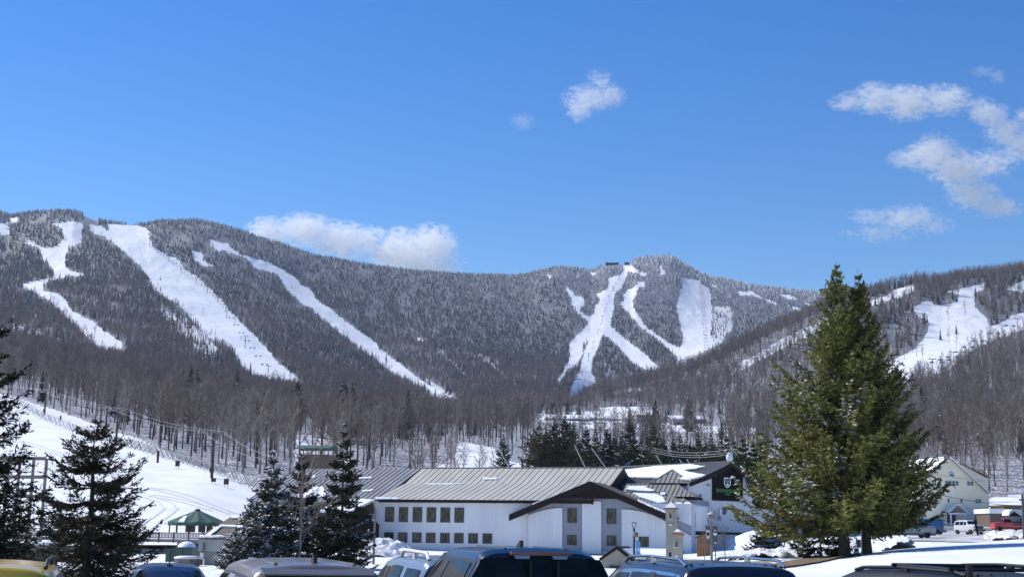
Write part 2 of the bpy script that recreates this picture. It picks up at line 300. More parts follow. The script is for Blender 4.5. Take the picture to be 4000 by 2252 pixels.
def inpoly(x, y, poly):
    x = np.asarray(x); y = np.asarray(y); c = np.zeros(x.shape, bool); n = len(poly)
    for i in range(n):
        x1, y1 = poly[i]; x2, y2 = poly[(i + 1) % n]
        if y1 == y2: continue
        c ^= ((y1 > y) != (y2 > y)) & (x < (x2 - x1) * (y - y1) / (y2 - y1) + x1)
    return c
def Z(sc, ox, oy, pts): return [(ox + a / sc, oy + b / sc) for a, b in pts]
z1 = lambda p: Z(2.071, 0, 800, p)
z2 = lambda p: Z(1.812, 1000, 800, p)
z3 = lambda p: Z(1.8125, 2000, 900, p)
z4 = lambda p: Z(2.071, 3000, 950, p)
FAR_TRAILS = [
 z1([(430, 135), (520, 140), (672, 140), (665, 200), (660, 290), (610, 330), (560, 350), (530, 400), (520, 470), (560, 530), (680, 555), (640, 585), (560, 562), (500, 590), (430, 605), (350, 650), (360, 700), (470, 720), (540, 780), (560, 840), (650, 890), (760, 950), (860, 1030), (980, 1110), (1035, 1195), (940, 1195), (820, 1170), (740, 1090), (640, 1010), (560, 930), (480, 850), (400, 770), (330, 740), (250, 690), (190, 680), (180, 640), (300, 610), (430, 590), (430, 520), (380, 470), (340, 430), (330, 350), (250, 322), (180, 304), (240, 295), (300, 320), (370, 345), (440, 345), (500, 310), (510, 260), (500, 200), (430, 150)]),
 z1([(-40, 150), (62, 145), (60, 190), (85, 240), (60, 250), (20, 235), (-40, 215)]), z1([(80, 105), (140, 100), (135, 140), (80, 138)]),
 z1([(720, 150), (830, 170), (880, 215), (860, 260), (760, 235), (720, 200)]),
 z1([(865, 150), (1110, 170), (1195, 195), (1210, 260), (1230, 330), (1320, 390), (1450, 450), (1490, 520), (1600, 580), (1700, 680), (1790, 770), (1850, 850), (1950, 950), (2071, 1070)]) + z2([(70, 1010), (150, 1110), (230, 1170), (330, 1255), (130, 1250), (0, 1230)]) + z1([(2000, 1360), (1960, 1310), (1900, 1230), (1880, 1170), (1800, 1115), (1650, 1060), (1620, 1010), (1550, 940), (1500, 860), (1430, 800), (1330, 740), (1250, 680), (1200, 620), (1220, 600), (1150, 520), (1070, 430), (1000, 370), (900, 300), (850, 260), (860, 230), (890, 190)]),
 z1([(1690, 283), (1830, 310), (1870, 350), (1930, 390), (2000, 405)]) + z2([(0, 388), (80, 400), (150, 430), (180, 460), (270, 500), (310, 550), (390, 600), (430, 660), (480, 700), (550, 750), (650, 830), (760, 910), (840, 970), (880, 1020), (1000, 1110), (1130, 1210), (1230, 1280), (1350, 1340), (1470, 1385), (1440, 1425), (1320, 1430), (1240, 1360), (1150, 1295), (1100, 1245), (990, 1200), (900, 1140), (850, 1090), (760, 1030), (700, 980), (620, 920), (540, 860), (480, 810), (420, 770), (400, 730), (330, 700), (280, 650), (230, 610), (180, 540), (150, 490), (90, 465), (20, 455), (0, 440)]) + z1([(1980, 425), (1900, 400), (1800, 370), (1740, 360), (1700, 330)]),
 z1([(1550, 370), (1620, 375), (1650, 400), (1640, 450), (1700, 480), (1740, 505), (1640, 490), (1560, 430), (1550, 400)]),
 z3([(785, 245), (850, 250), (870, 270), (900, 290), (950, 310), (950, 322), (880, 300), (815, 285), (800, 340), (780, 400), (740, 430), (720, 490), (720, 560), (700, 640), (700, 680), (760, 730), (850, 800), (950, 880), (1060, 990), (1000, 995), (920, 975), (850, 930), (780, 850), (700, 770), (640, 735), (620, 800), (590, 870), (570, 930), (560, 1000), (600, 1070), (560, 1100), (500, 1110), (490, 1170), (440, 1215), (380, 1210), (400, 1150), (450, 1060), (480, 980), (500, 900), (520, 830), (540, 770), (510, 800), (500, 870), (460, 960), (400, 980), (350, 1060), (310, 1115), (330, 1050), (400, 930), (410, 800), (460, 740), (530, 680), (540, 620), (570, 590), (600, 520), (620, 490), (590, 460), (650, 420), (690, 400), (680, 340), (720, 320), (765, 320), (785, 290)]),
 z3([(870, 360), (950, 362), (940, 400), (905, 395), (885, 440), (850, 500), (870, 560), (920, 640), (970, 700), (1050, 750), (1120, 800), (1200, 850), (1180, 910), (1080, 810), (1000, 745), (920, 690), (850, 620), (800, 560), (760, 520), (790, 490), (800, 430), (850, 410), (890, 380)]),
 z3([(1215, 342), (1310, 348), (1400, 420), (1410, 520), (1420, 600), (1410, 700), (1420, 800), (1400, 890), (1320, 930), (1200, 965), (1160, 955), (1170, 900), (1150, 850), (1190, 830), (1210, 790), (1200, 700), (1180, 620), (1165, 540), (1180, 480), (1200, 400)]),
 z3([(1600, 430), (1700, 428), (1760, 470), (1880, 512), (1870, 528), (1780, 492), (1700, 458), (1610, 462)]), z3([(1940, 518), (2070, 565), (2050, 574), (1985, 557)]), z3([(1880, 448), (1960, 455), (2020, 490), (1960, 484)]), z3([(2060, 503), (2120, 520), (2110, 537)]),
 z3([(375, 392), (415, 420), (445, 460), (515, 475), (515, 535), (490, 532), (475, 570), (550, 615), (540, 640), (440, 562), (420, 520), (430, 480), (395, 440)]),
 z3([(248, 310), (288, 320), (270, 350)]), z3([(556, 296), (602, 304), (570, 318)]), z3([(1042, 235), (1085, 290), (1062, 325), (1045, 280)]), z3([(1370, 365), (1470, 398), (1440, 400)])]
GLADES = [z3([(1425, 540), (1540, 530), (1570, 600), (1560, 700), (1490, 770), (1480, 860), (1415, 850)]), z2([(1080, 910), (1190, 950), (1190, 975), (1090, 935)]), z2([(1260, 1000), (1330, 1040), (1400, 1120), (1520, 1220), (1480, 1210), (1330, 1080)]), z2([(1530, 1020), (1600, 1060), (1760, 1190), (1740, 1220), (1620, 1120)]), z2([(1150, 1190), (1440, 1370), (1430, 1385), (1250, 1290)]), z1([(1280, 820), (1500, 900), (1700, 1100), (1850, 1230), (1600, 1200), (1330, 930)]), z1([(60, 950), (300, 1020), (560, 1100), (500, 1110), (100, 1020)]), z1([(1180, 600), (1260, 690), (1180, 660)])]
HILL_TRAILS = [
 [(2850, 1468), (2880, 1420), (2960, 1380), (3060, 1318), (3200, 1256), (3290, 1218), (3290, 1268), (3180, 1302), (3090, 1340), (3000, 1390), (2900, 1445)],
 [(3330, 1190), (3450, 1158), (3510, 1125), (3575, 1115), (3570, 1135), (3500, 1165), (3400, 1195), (3330, 1215)],
 [(3560, 1205), (3605, 1178), (3640, 1180), (3655, 1192), (3740, 1182), (3750, 1150), (3700, 1143), (3705, 1132), (3760, 1125), (3850, 1105), (3845, 1125), (3805, 1150), (3810, 1200), (3850, 1235), (3870, 1272), (3900, 1265), (3960, 1230), (4040, 1205), (4040, 1275), (3930, 1310), (3850, 1345), (3800, 1365), (3740, 1410), (3700, 1445), (3640, 1465), (3570, 1475), (3450, 1480), (3350, 1490), (3420, 1440), (3500, 1400), (3560, 1370), (3600, 1330), (3620, 1300), (3625, 1270), (3590, 1235)],
 [(3930, 1130), (3960, 1110), (4040, 1080), (4040, 1150), (3990, 1140)],
 [(2370, 1535), (2460, 1515), (2560, 1512), (2540, 1522), (2440, 1535)]]
MID_CLEAR = [   # open snow on the lower ground (roads, lots), photo pixels
 [(2110, 1605), (2420, 1605), (2560, 1600), (2560, 1625), (2420, 1650), (2110, 1650)],
 [(2340, 1590), (2500, 1585), (2500, 1610), (2340, 1610)], [(2500, 1640), (2650, 1655), (2960, 1670), (2960, 1695), (2700, 1688), (2300, 1672), (2260, 1660)],
 [(1790, 1722), (1930, 1750), (1950, 1770), (2000, 1805), (2150, 1815), (2180, 1850), (1660, 1850), (1770, 1790)],
 [(1150, 1690), (1300, 1720), (1300, 1830), (1150, 1830)]]
SLOPE_EDGE = [(-900, 1290), (0, 1535), (90, 1560), (230, 1605), (380, 1660), (560, 1720), (700, 1790), (820, 1832), (1000, 1860), (1100, 1880), (1300, 1850), (1500, 1838), (2100, 1835), (2400, 1835), (3000, 1900), (3400, 1990), (3870, 1945), (4000, 1930), (5000, 1900)]
_px, _py = to_px(np.stack([XG, YG, ZG], -1).reshape(-1, 3)); _px = _px.reshape(XG.shape); _py = _py.reshape(XG.shape)
def masks(px, py, D, x, y):
    """1 = open snow, 0 = wooded floor, in between = glade"""
    far = D > np.where(px > 2300, dh(px) + 60, 1000)
    hill = (~far) & (D > 560)
    jx = px + 5 * vnoise(x / 9 + 300, y / 12, 11) * 2; jy = py + 3 * vnoise(x / 9 + 300, y / 12, 12) * 2
    m = np.zeros(px.shape)
    for g in GLADES: m[inpoly(jx, jy, g) & far] = 0.55
    for g in FAR_TRAILS: m[inpoly(jx, jy, g) & far] = 1
    for g in HILL_TRAILS: m[inpoly(jx, jy, g) & hill] = 1
    for g in MID_CLEAR: m[inpoly(jx, jy, g) & (D < 1050)] = 1
    ed = np.interp(jx, [a for a, b in SLOPE_EDGE], [b for a, b in SLOPE_EDGE])
    m[(D < 480) & (jy > ed)] = 1
    m[D < 150] = 1
    return m
OPEN = masks(_px, _py, YG, XG, YG)
def open_at(x, y):
    x = np.asarray(x, float); y = np.asarray(y, float); z = height(x, y); px, py = to_px(np.stack([x, y, z], -1))
    return masks(px, py, y, x, y), px, py, z

def terrain_mat(name, near=False):
    m = bpy.data.materials.new(name); m.use_nodes = True; t = m.node_tree; b = t.nodes['Principled BSDF']
    L = t.links.new; N = t.nodes.new
    g = N('ShaderNodeNewGeometry'); at = N('ShaderNodeAttribute'); at.attribute_name = 'open'
    n1 = N('ShaderNodeTexNoise'); n1.inputs['Scale'].default_value = 0.12; n1.inputs['Detail'].default_value = 7
    L(g.outputs['Position'], n1.inputs['Vector'])
    n2 = N('ShaderNodeTexNoise'); n2.inputs['Scale'].default_value = 1.7 if near else 0.8; n2.inputs['Detail'].default_value = 5; L(g.outputs['Position'], n2.inputs['Vector'])
    rs = N('ShaderNodeValToRGB'); rs.color_ramp.elements[0].position = 0.35; rs.color_ramp.elements[1].position = 0.62
    rs.color_ramp.elements[0].color = (0.76, 0.775, 0.80, 1); rs.color_ramp.elements[1].color = (0.87, 0.88, 0.89, 1); L(n1.outputs['Fac'], rs.inputs[0])
    rf = N('ShaderNodeValToRGB'); rf.color_ramp.elements[0].position = 0.43; rf.color_ramp.elements[1].position = 0.60 if near else 0.72
    rf.color_ramp.elements[0].color = (0.060, 0.050, 0.047, 1); rf.color_ramp.elements[1].color = (0.66, 0.67, 0.70, 1); L(n2.outputs['Fac'], rf.inputs[0])
    ad = N('ShaderNodeMath'); ad.operation = 'MULTIPLY_ADD'; ad.use_clamp = True
    L(n2.outputs['Fac'], ad.inputs[0]); ad.inputs[1].default_value = 0.35; L(at.outputs['Fac'], ad.inputs[2])
    st = N('ShaderNodeMapRange'); st.inputs[1].default_value = 0.55; st.inputs[2].default_value = 0.75; L(ad.outputs[0], st.inputs[0])
    mx = N('ShaderNodeMixRGB'); L(st.outputs[0], mx.inputs[0]); L(rf.outputs[0], mx.inputs[1]); L(rs.outputs[0], mx.inputs[2])
    n4 = N('ShaderNodeTexNoise'); n4.inputs['Scale'].default_value = 0.45 if near else 0.22; n4.inputs['Detail'].default_value = 6; n4.inputs['Roughness'].default_value = .7; L(g.outputs['Position'], n4.inputs['Vector'])
    r4 = N('ShaderNodeMapRange'); r4.inputs[1].default_value = .3; r4.inputs[2].default_value = .62; r4.inputs[3].default_value = .92 if near else .86; r4.inputs[4].default_value = 1.0; L(n4.outputs['Fac'], r4.inputs[0])
    m4 = N('ShaderNodeMixRGB'); m4.blend_type = 'MULTIPLY'; m4.inputs[0].default_value = 1; L(mx.outputs[0], m4.inputs[1]); L(r4.outputs[0], m4.inputs[2])
    L(m4.outputs[0], b.inputs['Base Color']); b.inputs['Roughness'].default_value = 0.65
    n3 = N('ShaderNodeTexNoise'); n3.inputs['Scale'].default_value = 0.5 if near else 0.18; n3.inputs['Detail'].default_value = 8; n3.inputs['Roughness'].default_value = 0.65; L(g.outputs['Position'], n3.inputs['Vector'])
    bp = N('ShaderNodeBump'); bp.inputs['Strength'].default_value = 0.35 if near else 0.6; bp.inputs['Distance'].default_value = 0.35 if near else 2.2
    if near:
        wv = N('ShaderNodeTexWave'); wv.bands_direction = 'DIAGONAL'; wv.inputs['Scale'].default_value = 0.22; wv.inputs['Distortion'].default_value = 9; wv.inputs['Detail'].default_value = 3; wv.inputs['Detail Scale'].default_value = .15; L(g.outputs['Position'], wv.inputs['Vector'])
        n5 = N('ShaderNodeTexNoise'); n5.inputs['Scale'].default_value = .02; L(g.outputs['Position'], n5.inputs['Vector']); m5 = N('ShaderNodeMapRange'); m5.inputs[1].default_value = .48; m5.inputs[2].default_value = .6; m5.inputs[4].default_value = .45; L(n5.outputs['Fac'], m5.inputs[0])
        m6 = N('ShaderNodeMath'); m6.operation = 'MULTIPLY_ADD'; L(wv.outputs['Fac'], m6.inputs[0]); L(m5.outputs[0], m6.inputs[1]); L(n3.outputs['Fac'], m6.inputs[2]); L(m6.outputs[0], bp.inputs['Height'])
    else: L(n3.outputs['Fac'], bp.inputs['Height']); L(bp.outputs[0], b.inputs['Normal'])
    return m
def terrain_obj(name, i0, i1, m):
    x, y, z, o = XG[i0:i1], YG[i0:i1], ZG[i0:i1], OPEN[i0:i1]; nr = i1 - i0
    V = np.stack([x, y, z], -1).reshape(-1, 3)
    a = np.arange(nr * NS).reshape(nr, NS)
    F4 = np.stack([a[:-1, :-1], a[:-1, 1:], a[1:, 1:], a[1:, :-1]], -1).reshape(-1, 4)
    me = npmesh(name, V, F4, [m], smooth=True)
    at = me.attributes.new('open', 'FLOAT', 'POINT'); at.data.foreach_set('value', o.astype(np.float32).ravel())
    ob = bpy.data.objects.new(name, me); COL.objects.link(ob); ob['kind'] = 'structure'
    return ob
isplit = int(np.searchsorted(DG, 1000))
terrain_obj('snowy_hillside', 0, isplit + 1, terrain_mat('hillside_snow', True))
terrain_obj('mountain', isplit, len(DG), terrain_mat('mountain_snow'))
# asphalt of the lot, wet and sanded
asph = mat('asphalt', (0.045, 0.045, 0.047), 0.7, (0.09, 0.088, 0.085), 0.5, bump=0.3, bscale=20)
b = MB(); b.add([(-60, -60, 0.004), (60, -60, 0.004), (60, 44, 0.004), (-60, 44, 0.004)], [(0, 1, 2, 3)]); b.build('parking_lot', asph, kind='structure')
b = MB(); b.add([(-6000, -6000, -1.5), (6000, -6000, -1.5), (6000, 46, -1.5), (-6000, 46, -1.5)], [(0, 1, 2, 3)]); b.build('ground', MAT['snow'], kind='structure')
# ------------------------------------------------------------------ tree prototypes
def foliage_mat(name, c1, c2, snow=0.0, rough=0.75):
    m = mat(name, c1, rough, c2, 2.5, spec=0.2); t = m.node_tree; b = t.nodes['Principled BSDF']; L = t.links.new; N = t.nodes.new
    src = b.inputs['Base Color'].links[0].from_socket
    oi = N('ShaderNodeObjectInfo'); hs = N('ShaderNodeHueSaturation'); mr = N('ShaderNodeMapRange'); mr.inputs[3].default_value = 0.75; mr.inputs[4].default_value = 1.35
    L(oi.outputs['Random'], mr.inputs[0]); L(mr.outputs[0], hs.inputs['Value']); L(src, hs.inputs['Color']); L(hs.outputs[0], b.inputs['Base Color'])
    if snow > 0:
        g = N('ShaderNodeNewGeometry'); n = N('ShaderNodeTexNoise'); n.inputs['Scale'].default_value = 1.1; n.inputs['Detail'].default_value = 3
        L(g.outputs['Position'], n.inputs['Vector'])
        r = N('ShaderNodeMapRange'); r.inputs[1].default_value = 0.62 - 0.3 * snow; r.inputs[2].default_value = 0.70 - 0.25 * snow; L(n.outputs['Fac'], r.inputs[0])
        mx = N('ShaderNodeMixRGB'); mx.inputs[2].default_value = (0.72, 0.76, 0.80, 1); L(r.outputs[0], mx.inputs[0]); L(hs.outputs[0], mx.inputs[1]); L(mx.outputs[0], b.inputs['Base Color'])
    return m
MAT['spruce_far'] = foliage_mat('spruce_far', (0.014, 0.019, 0.018), (0.032, 0.040, 0.032), 0.06)
MAT['spruce_rime'] = foliage_mat('spruce_rime', (0.024, 0.031, 0.034), (0.06, 0.075, 0.08), 0.5)
MAT['spruce_rime2'] = foliage_mat('spruce_rime2', (0.10, 0.12, 0.13), (0.2, 0.23, 0.25), 1.15)
MAT['twig'] = foliage_mat('twig', (0.16, 0.120, 0.100), (0.28, 0.215, 0.18))
MAT['twig_grey'] = foliage_mat('twig_grey', (0.20, 0.17, 0.15), (0.34, 0.29, 0.26))
def proto(name, V, T, mats, mi=None):
    me = npmesh(name, V, T, mats, mi)
    return bpy.data.objects.new(name, me)
def low_spruce(seed, m, tiers=6, h=10.0, r=1.9):
    rg = np.random.default_rng(seed); V = []; T = []
    for k in range(tiers):
        f0 = k / tiers; zt = h * (1 - f0 * 0.93) ; zb = h * (1 - (f0 + 1.55 / tiers)); zb = max(zb, 0.3)
        ro = r * (0.12 + 0.88 * (f0 + 1 / tiers)) * rg.uniform(0.85, 1.15); n = 11
        c = len(V); V.append((0, 0, zt)); off = rg.uniform(0, 6)
        for q in range(n):
            th = off + 2 * math.pi * q / n; rr = ro * (1.0 if q % 2 else 0.55) * rg.uniform(0.8, 1.2)
            V.append((rr * math.cos(th), rr * math.sin(th), zb + (0.25 if q % 2 == 0 else 0) * h / tiers + rg.uniform(-.1, .1)))
        for q in range(n): T.append((c, c + 1 + q, c + 1 + (q + 1) % n))
    return proto('far_spruce', V, T, [m])
def bare_tree(seed, h, spread, n1, n2, n3, wid, m, form=0.35, ret=False, trunk_r=None, wmin=0.0):
    """leafless tree: tapered trunk, limbs, and flat slivers for the twigs"""
    rg = np.random.default_rng(seed); V = []; T = []; MI = []
    def cone(a, b, ra, rb, n=5, mi=0):
        a = np.array(a); b = np.array(b); t = b - a; t = t / np.linalg.norm(t); ref = np.array([0, 1, 0.]) if abs(t[2]) > .9 else np.array([0, 0, 1.])
        x = np.cross(t, ref); x /= np.linalg.norm(x); y = np.cross(x, t); c = len(V)
        for p, r in ((a, ra), (b, rb)):
            for k in range(n): th = 2 * math.pi * k / n; V.append(tuple(p + r * (math.cos(th) * x + math.sin(th) * y)))
        for k in range(n):
            T.append((c + k, c + (k + 1) % n, c + n + (k + 1) % n)); T.append((c + k, c + n + (k + 1) % n, c + n + k)); MI.extend([mi, mi])
    def sliver(a, b, wd, mi=1):
        a = np.array(a); b = np.array(b); t = b - a; sd_ = np.cross(t, rg.normal(size=3)); sd_ /= (np.linalg.norm(sd_) + 1e-6); c = len(V)
        V.extend([tuple(a - sd_ * wd / 2), tuple(a + sd_ * wd / 2), tuple(b)]); T.append((c, c + 1, c + 2)); MI.append(mi)
    tr = trunk_r or h * 0.011
    lean = rg.normal(size=2) * 0.02 * h; pts = []
    K = 5
    for k in range(K + 1):
        f = k / K; pts.append(np.array([lean[0] * f + rg.normal() * 0.01 * h * f, lean[1] * f + rg.normal() * 0.01 * h * f, h * 0.93 * f]))
    for k in range(K): cone(pts[k], pts[k + 1], tr * (1 - k / K) ** 0.8 + 0.02, tr * max(1 - (k + 1) / K, 0) ** 0.8 + 0.015)
    for i in range(n1):
        f = form + (1 - form) * (i + rg.random()) / n1; f = min(f, 0.97)
        kk = min(int(f * K), K - 1); p = pts[kk] + (pts[kk + 1] - pts[kk]) * (f * K - kk)
        az = rg.uniform(0, 2 * math.pi); el = rg.uniform(0.55, 1.15); Ln = spread * h * (1.15 - f * 0.75) * rg.uniform(0.7, 1.2)
        d = np.array([math.cos(az) * math.cos(el), math.sin(az) * math.cos(el), math.sin(el)])
        mid = p + d * Ln * 0.5; end = mid + (d + np.array([0, 0, 0.25])) / 1.1 * Ln * 0.5
        rr = max(tr * 0.42 * (1.1 - f), 0.02); cone(p, mid, rr, rr * .6, 4, 0); cone(mid, end, rr * .6, 0.01, 3, 0)
        for j in range(n2):
            g = rg.uniform(0.15, 1.0); q = p + (mid - p) * min(g * 2, 1) + (end - mid) * max(g * 2 - 1, 0)
            d2 = d + rg.normal(size=3) * 0.55; d2[2] = abs(d2[2]) * 0.8 + 0.15; d2 /= np.linalg.norm(d2); L2 = Ln * rg.uniform(0.25, 0.5)
            e2 = q + d2 * L2; sliver(q, e2, wid * 1.6 + wmin)
            for l in range(n3):
                g2 = rg.uniform(0.1, 1.0); q2 = q + (e2 - q) * g2; d3 = d2 + rg.normal(size=3) * 0.6; d3[2] += 0.2; d3 /= np.linalg.norm(d3)
                sliver(q2, q2 + d3 * L2 * rg.uniform(0.35, 0.7), wid + wmin)
    if ret: return V, T, MI
    return proto('bare_tree', V, T, m, MI)
# ------------------------------------------------------------------ geometry-node scatter for the uncountable far woods
def scatter(name, pts, scl, rot, idx, protos, label, cat=None):
    n = len(pts); me = bpy.data.meshes.new(name); me.vertices.add(n); me.vertices.foreach_set('co', np.asarray(pts, np.float32).ravel())
    for nm, ty, ar in (('scl', 'FLOAT', scl), ('rotz', 'FLOAT', rot), ('idx', 'INT', idx)):
        a = me.attributes.new(nm, ty, 'POINT'); a.data.foreach_set('value', np.asarray(ar, np.float32 if ty == 'FLOAT' else np.int32))
    ob = bpy.data.objects.new(name, me); COL.objects.link(ob)
    g = bpy.data.node_groups.new(name, 'GeometryNodeTree'); g.interface.new_socket('Geometry', in_out='INPUT', socket_type='NodeSocketGeometry'); g.interface.new_socket('Geometry', in_out='OUTPUT', socket_type='NodeSocketGeometry')
    N = g.nodes.new; L = g.links.new; gi = N('NodeGroupInput'); go = N('NodeGroupOutput'); jn = N('GeometryNodeJoinGeometry')
    def attr(nm, ty):
        a = N('GeometryNodeInputNamedAttribute'); a.data_type = ty; a.inputs['Name'].default_value = nm; return a.outputs['Attribute']
    A_s, A_r, A_i = attr('scl', 'FLOAT'), attr('rotz', 'FLOAT'), attr('idx', 'INT')
    cx = N('ShaderNodeCombineXYZ'); L(A_r, cx.inputs[2])
    for k, p in enumerate(protos):
        cmp_ = N('FunctionNodeCompare'); cmp_.data_type = 'INT'; cmp_.operation = 'EQUAL'
        ii = [s for s in cmp_.inputs if s.enabled and s.type == 'INT']; L(A_i, ii[0]); ii[1].default_value = k
        oi = N('GeometryNodeObjectInfo'); oi.inputs['Object'].default_value = p; oi.inputs['As Instance'].default_value = False
        ip = N('GeometryNodeInstanceOnPoints'); L(gi.outputs[0], ip.inputs['Points']); L(cmp_.outputs[0], ip.inputs['Selection']); L(oi.outputs['Geometry'], ip.inputs['Instance'])
        L(cx.outputs[0], ip.inputs['Rotation']); L(A_s, ip.inputs['Scale']); L(ip.outputs[0], jn.inputs[0])
    L(jn.outputs[0], go.inputs[0])
    mod = ob.modifiers.new('scatter', 'NODES'); mod.node_group = g
    tag(ob, label, cat, None, 'stuff')
    return ob
rg = np.random.default_rng(42)
def sample(n, d0, d1, smax=0.42):
    D = np.sqrt(rg.uniform(d0 * d0, d1 * d1, n)); s = rg.uniform(-smax, smax, n); return s * D, D
SP = [low_spruce(i, MAT['spruce_far']) for i in range(4)] + [low_spruce(10 + i, MAT['spruce_rime']) for i in range(4)] + [low_spruce(20 + i, MAT['spruce_rime2']) for i in range(3)]
BT = [bare_tree(30 + i, 11.0, 0.30, 11, 7, 2, 0.10, [MAT['twig'], MAT['twig']], wmin=0.05) for i in range(5)]
PF = SP + BT
# far mountain
x, y = sample(175000, 1010, 3380)
op, px, py, z = open_at(x, y)
keepfar = (y > np.where(px > 2300, dh(px) + 30, 1000))
ridge_d = np.interp(px, [a for a, _ in RIDGE], [dr(a) for a, _ in RIDGE])
op2 = masks(px, py - 5200 * 6.0 / y, y, x, y)
op = np.where((op2 > .95) & (op < .5), .93 * .9 / 1.2, op)
sumx = np.zeros(len(x), bool)
for c_, w_ in ((355, 30), (2390, 38), (2450, 20), (2732, 14), (2790, 10), (2613, 7)): sumx |= (np.abs(px - c_) < w_) & (y > dr(c_) - 170)
gap_ = vnoise(x / 26 + 700, y / 60, 31) + .6 * vnoise(x / 11 + 700, y / 30, 32)
keep = keepfar & ~sumx & (rg.random(len(x)) > np.clip((gap_ - .22) * 2.6, 0, .8)) & (rg.random(len(x)) > np.where(op > 0.9, 0.998, op * 1.2)) & (y < ridge_d + 60)
x, y, z, px, py = [a[keep] for a in (x, y, z, px, py)]
fr = (z - 130) / 480 + 0.12 * vnoise(x / 60 + 400, y / 60, 21)     # elevation fraction on the mountain
fr = fr + np.interp(px, [0, 900, 1500, 2100, 2500, 3400], [-0.12, -0.05, 0.02, 0.12, 0.2, 0.2])
cl = vnoise(x / 60 + 500, y / 110, 22) * 0.75 + vnoise(x / 22 + 500, y / 40, 23) * 0.5 + rg.normal(size=len(x)) * 0.10
p_bare = np.clip(0.88 - fr * 1.0 + cl * 1.3, 0.02, 0.95)
isb = rg.random(len(x)) < p_bare
r = rg.random(len(x))
rime = r < np.clip((fr - 0.60) * 2.2, 0.02, 0.9); heavy = r < np.clip((fr - 0.97) * 2.0, 0, 0.5)
idx = np.where(isb, 11 + rg.integers(0, 5, len(x)), np.where(heavy, 8 + rg.integers(0, 3, len(x)), np.where(rime, 4 + rg.integers(0, 4, len(x)), rg.integers(0, 4, len(x)))))
scl = rg.uniform(0.75, 1.35, len(x)) * np.clip(1.15 - fr * 0.35, 0.6, 1.2); scl = np.where(isb, scl * 0.82, scl * rg.uniform(0.6, 1.0, len(x)))
scatter('mountain_forest', np.stack([x, y, z - 0.3], -1), scl, rg.uniform(0, 6.28, len(x)), idx, PF, 'dense spruce and bare hardwood forest dusted with rime on the far mountain', 'forest')
# wooded foothill (left) and wooded right hill, beyond the trees one can tell apart
BM = [bare_tree(60 + i, 13.0, 0.26, 15, 9, 3, 0.045, [MAT['bark'], MAT['twig']], wmin=0.03) for i in range(4)] + [bare_tree(70 + i, 13.0, 0.28, 15, 9, 3, 0.045, [MAT['twig_grey'], MAT['twig_grey']], wmin=0.03) for i in range(2)]
x, y = sample(48000, 380, 1700, 0.42)
op, px, py, z = open_at(x, y)
lim = np.where(px > 2300, dh(px) + 60, 1010)
op2 = masks(px, py - 5200 * 8.0 / y, y, x, y); thin_ = (op2 > .95) & (op < .5) & (px > 3400) & (y > 700)
pr = np.where(op > 0.5, 0.015, np.where(px < 2100, 0.85, np.interp(y, [300, 700, 1700], [0.6, 0.5, 0.8])))
pr = pr * np.where((px > 2300) & (px < 3500) & (y > 520) & (y < dh(px) - 60), 0.62, 1.0)
pr = np.where((px > 3400) & (y < 1000), 1.0 * (op < .5), pr)
pr = np.where((px > 2850) & (px < 3300) & (op > .5) & (y > 900), .12, pr)
pr = np.where((px > 2250) & (y > dh(px) - 230) & (op < .5), 1.0, pr)
pr = np.where((px > 1930) & (px < 2850) & (y > 450) & (y < 800), pr * .35, pr)
pr = np.where((px > 2060) & (px < 2480) & (y > 500) & (y < 825), pr * .12, pr)
pr = np.where((y < 900) & (px > 1700) & (px < 2400), pr * 0.7, pr)
pr = np.where(thin_, pr * .3, pr)
keep = (y < lim) & (rg.random(len(x)) < pr) & (y > 403)
x, y, z, px = [a[keep] for a in (x, y, z, px)]
sp = (rg.random(len(x)) < np.where((px > 3250) & (y > 1150), 0.22, 0.025)) | ((px > 3300) & (y > dh(px) - 60) & (rg.random(len(x)) < 0.4))
idx = np.where(sp, 6 + rg.integers(0, 4, len(x)), rg.integers(0, 6, len(x)))
scatter('hill_forest', np.stack([x, y, z - 0.2], -1), np.where(sp, rg.uniform(0.8, 1.3, len(x)), rg.uniform(0.75, 1.25, len(x))), rg.uniform(0, 6.28, len(x)), idx, BM + SP[:4], 'brown leafless woods covering the foothills between the lodge and the mountain', 'forest')
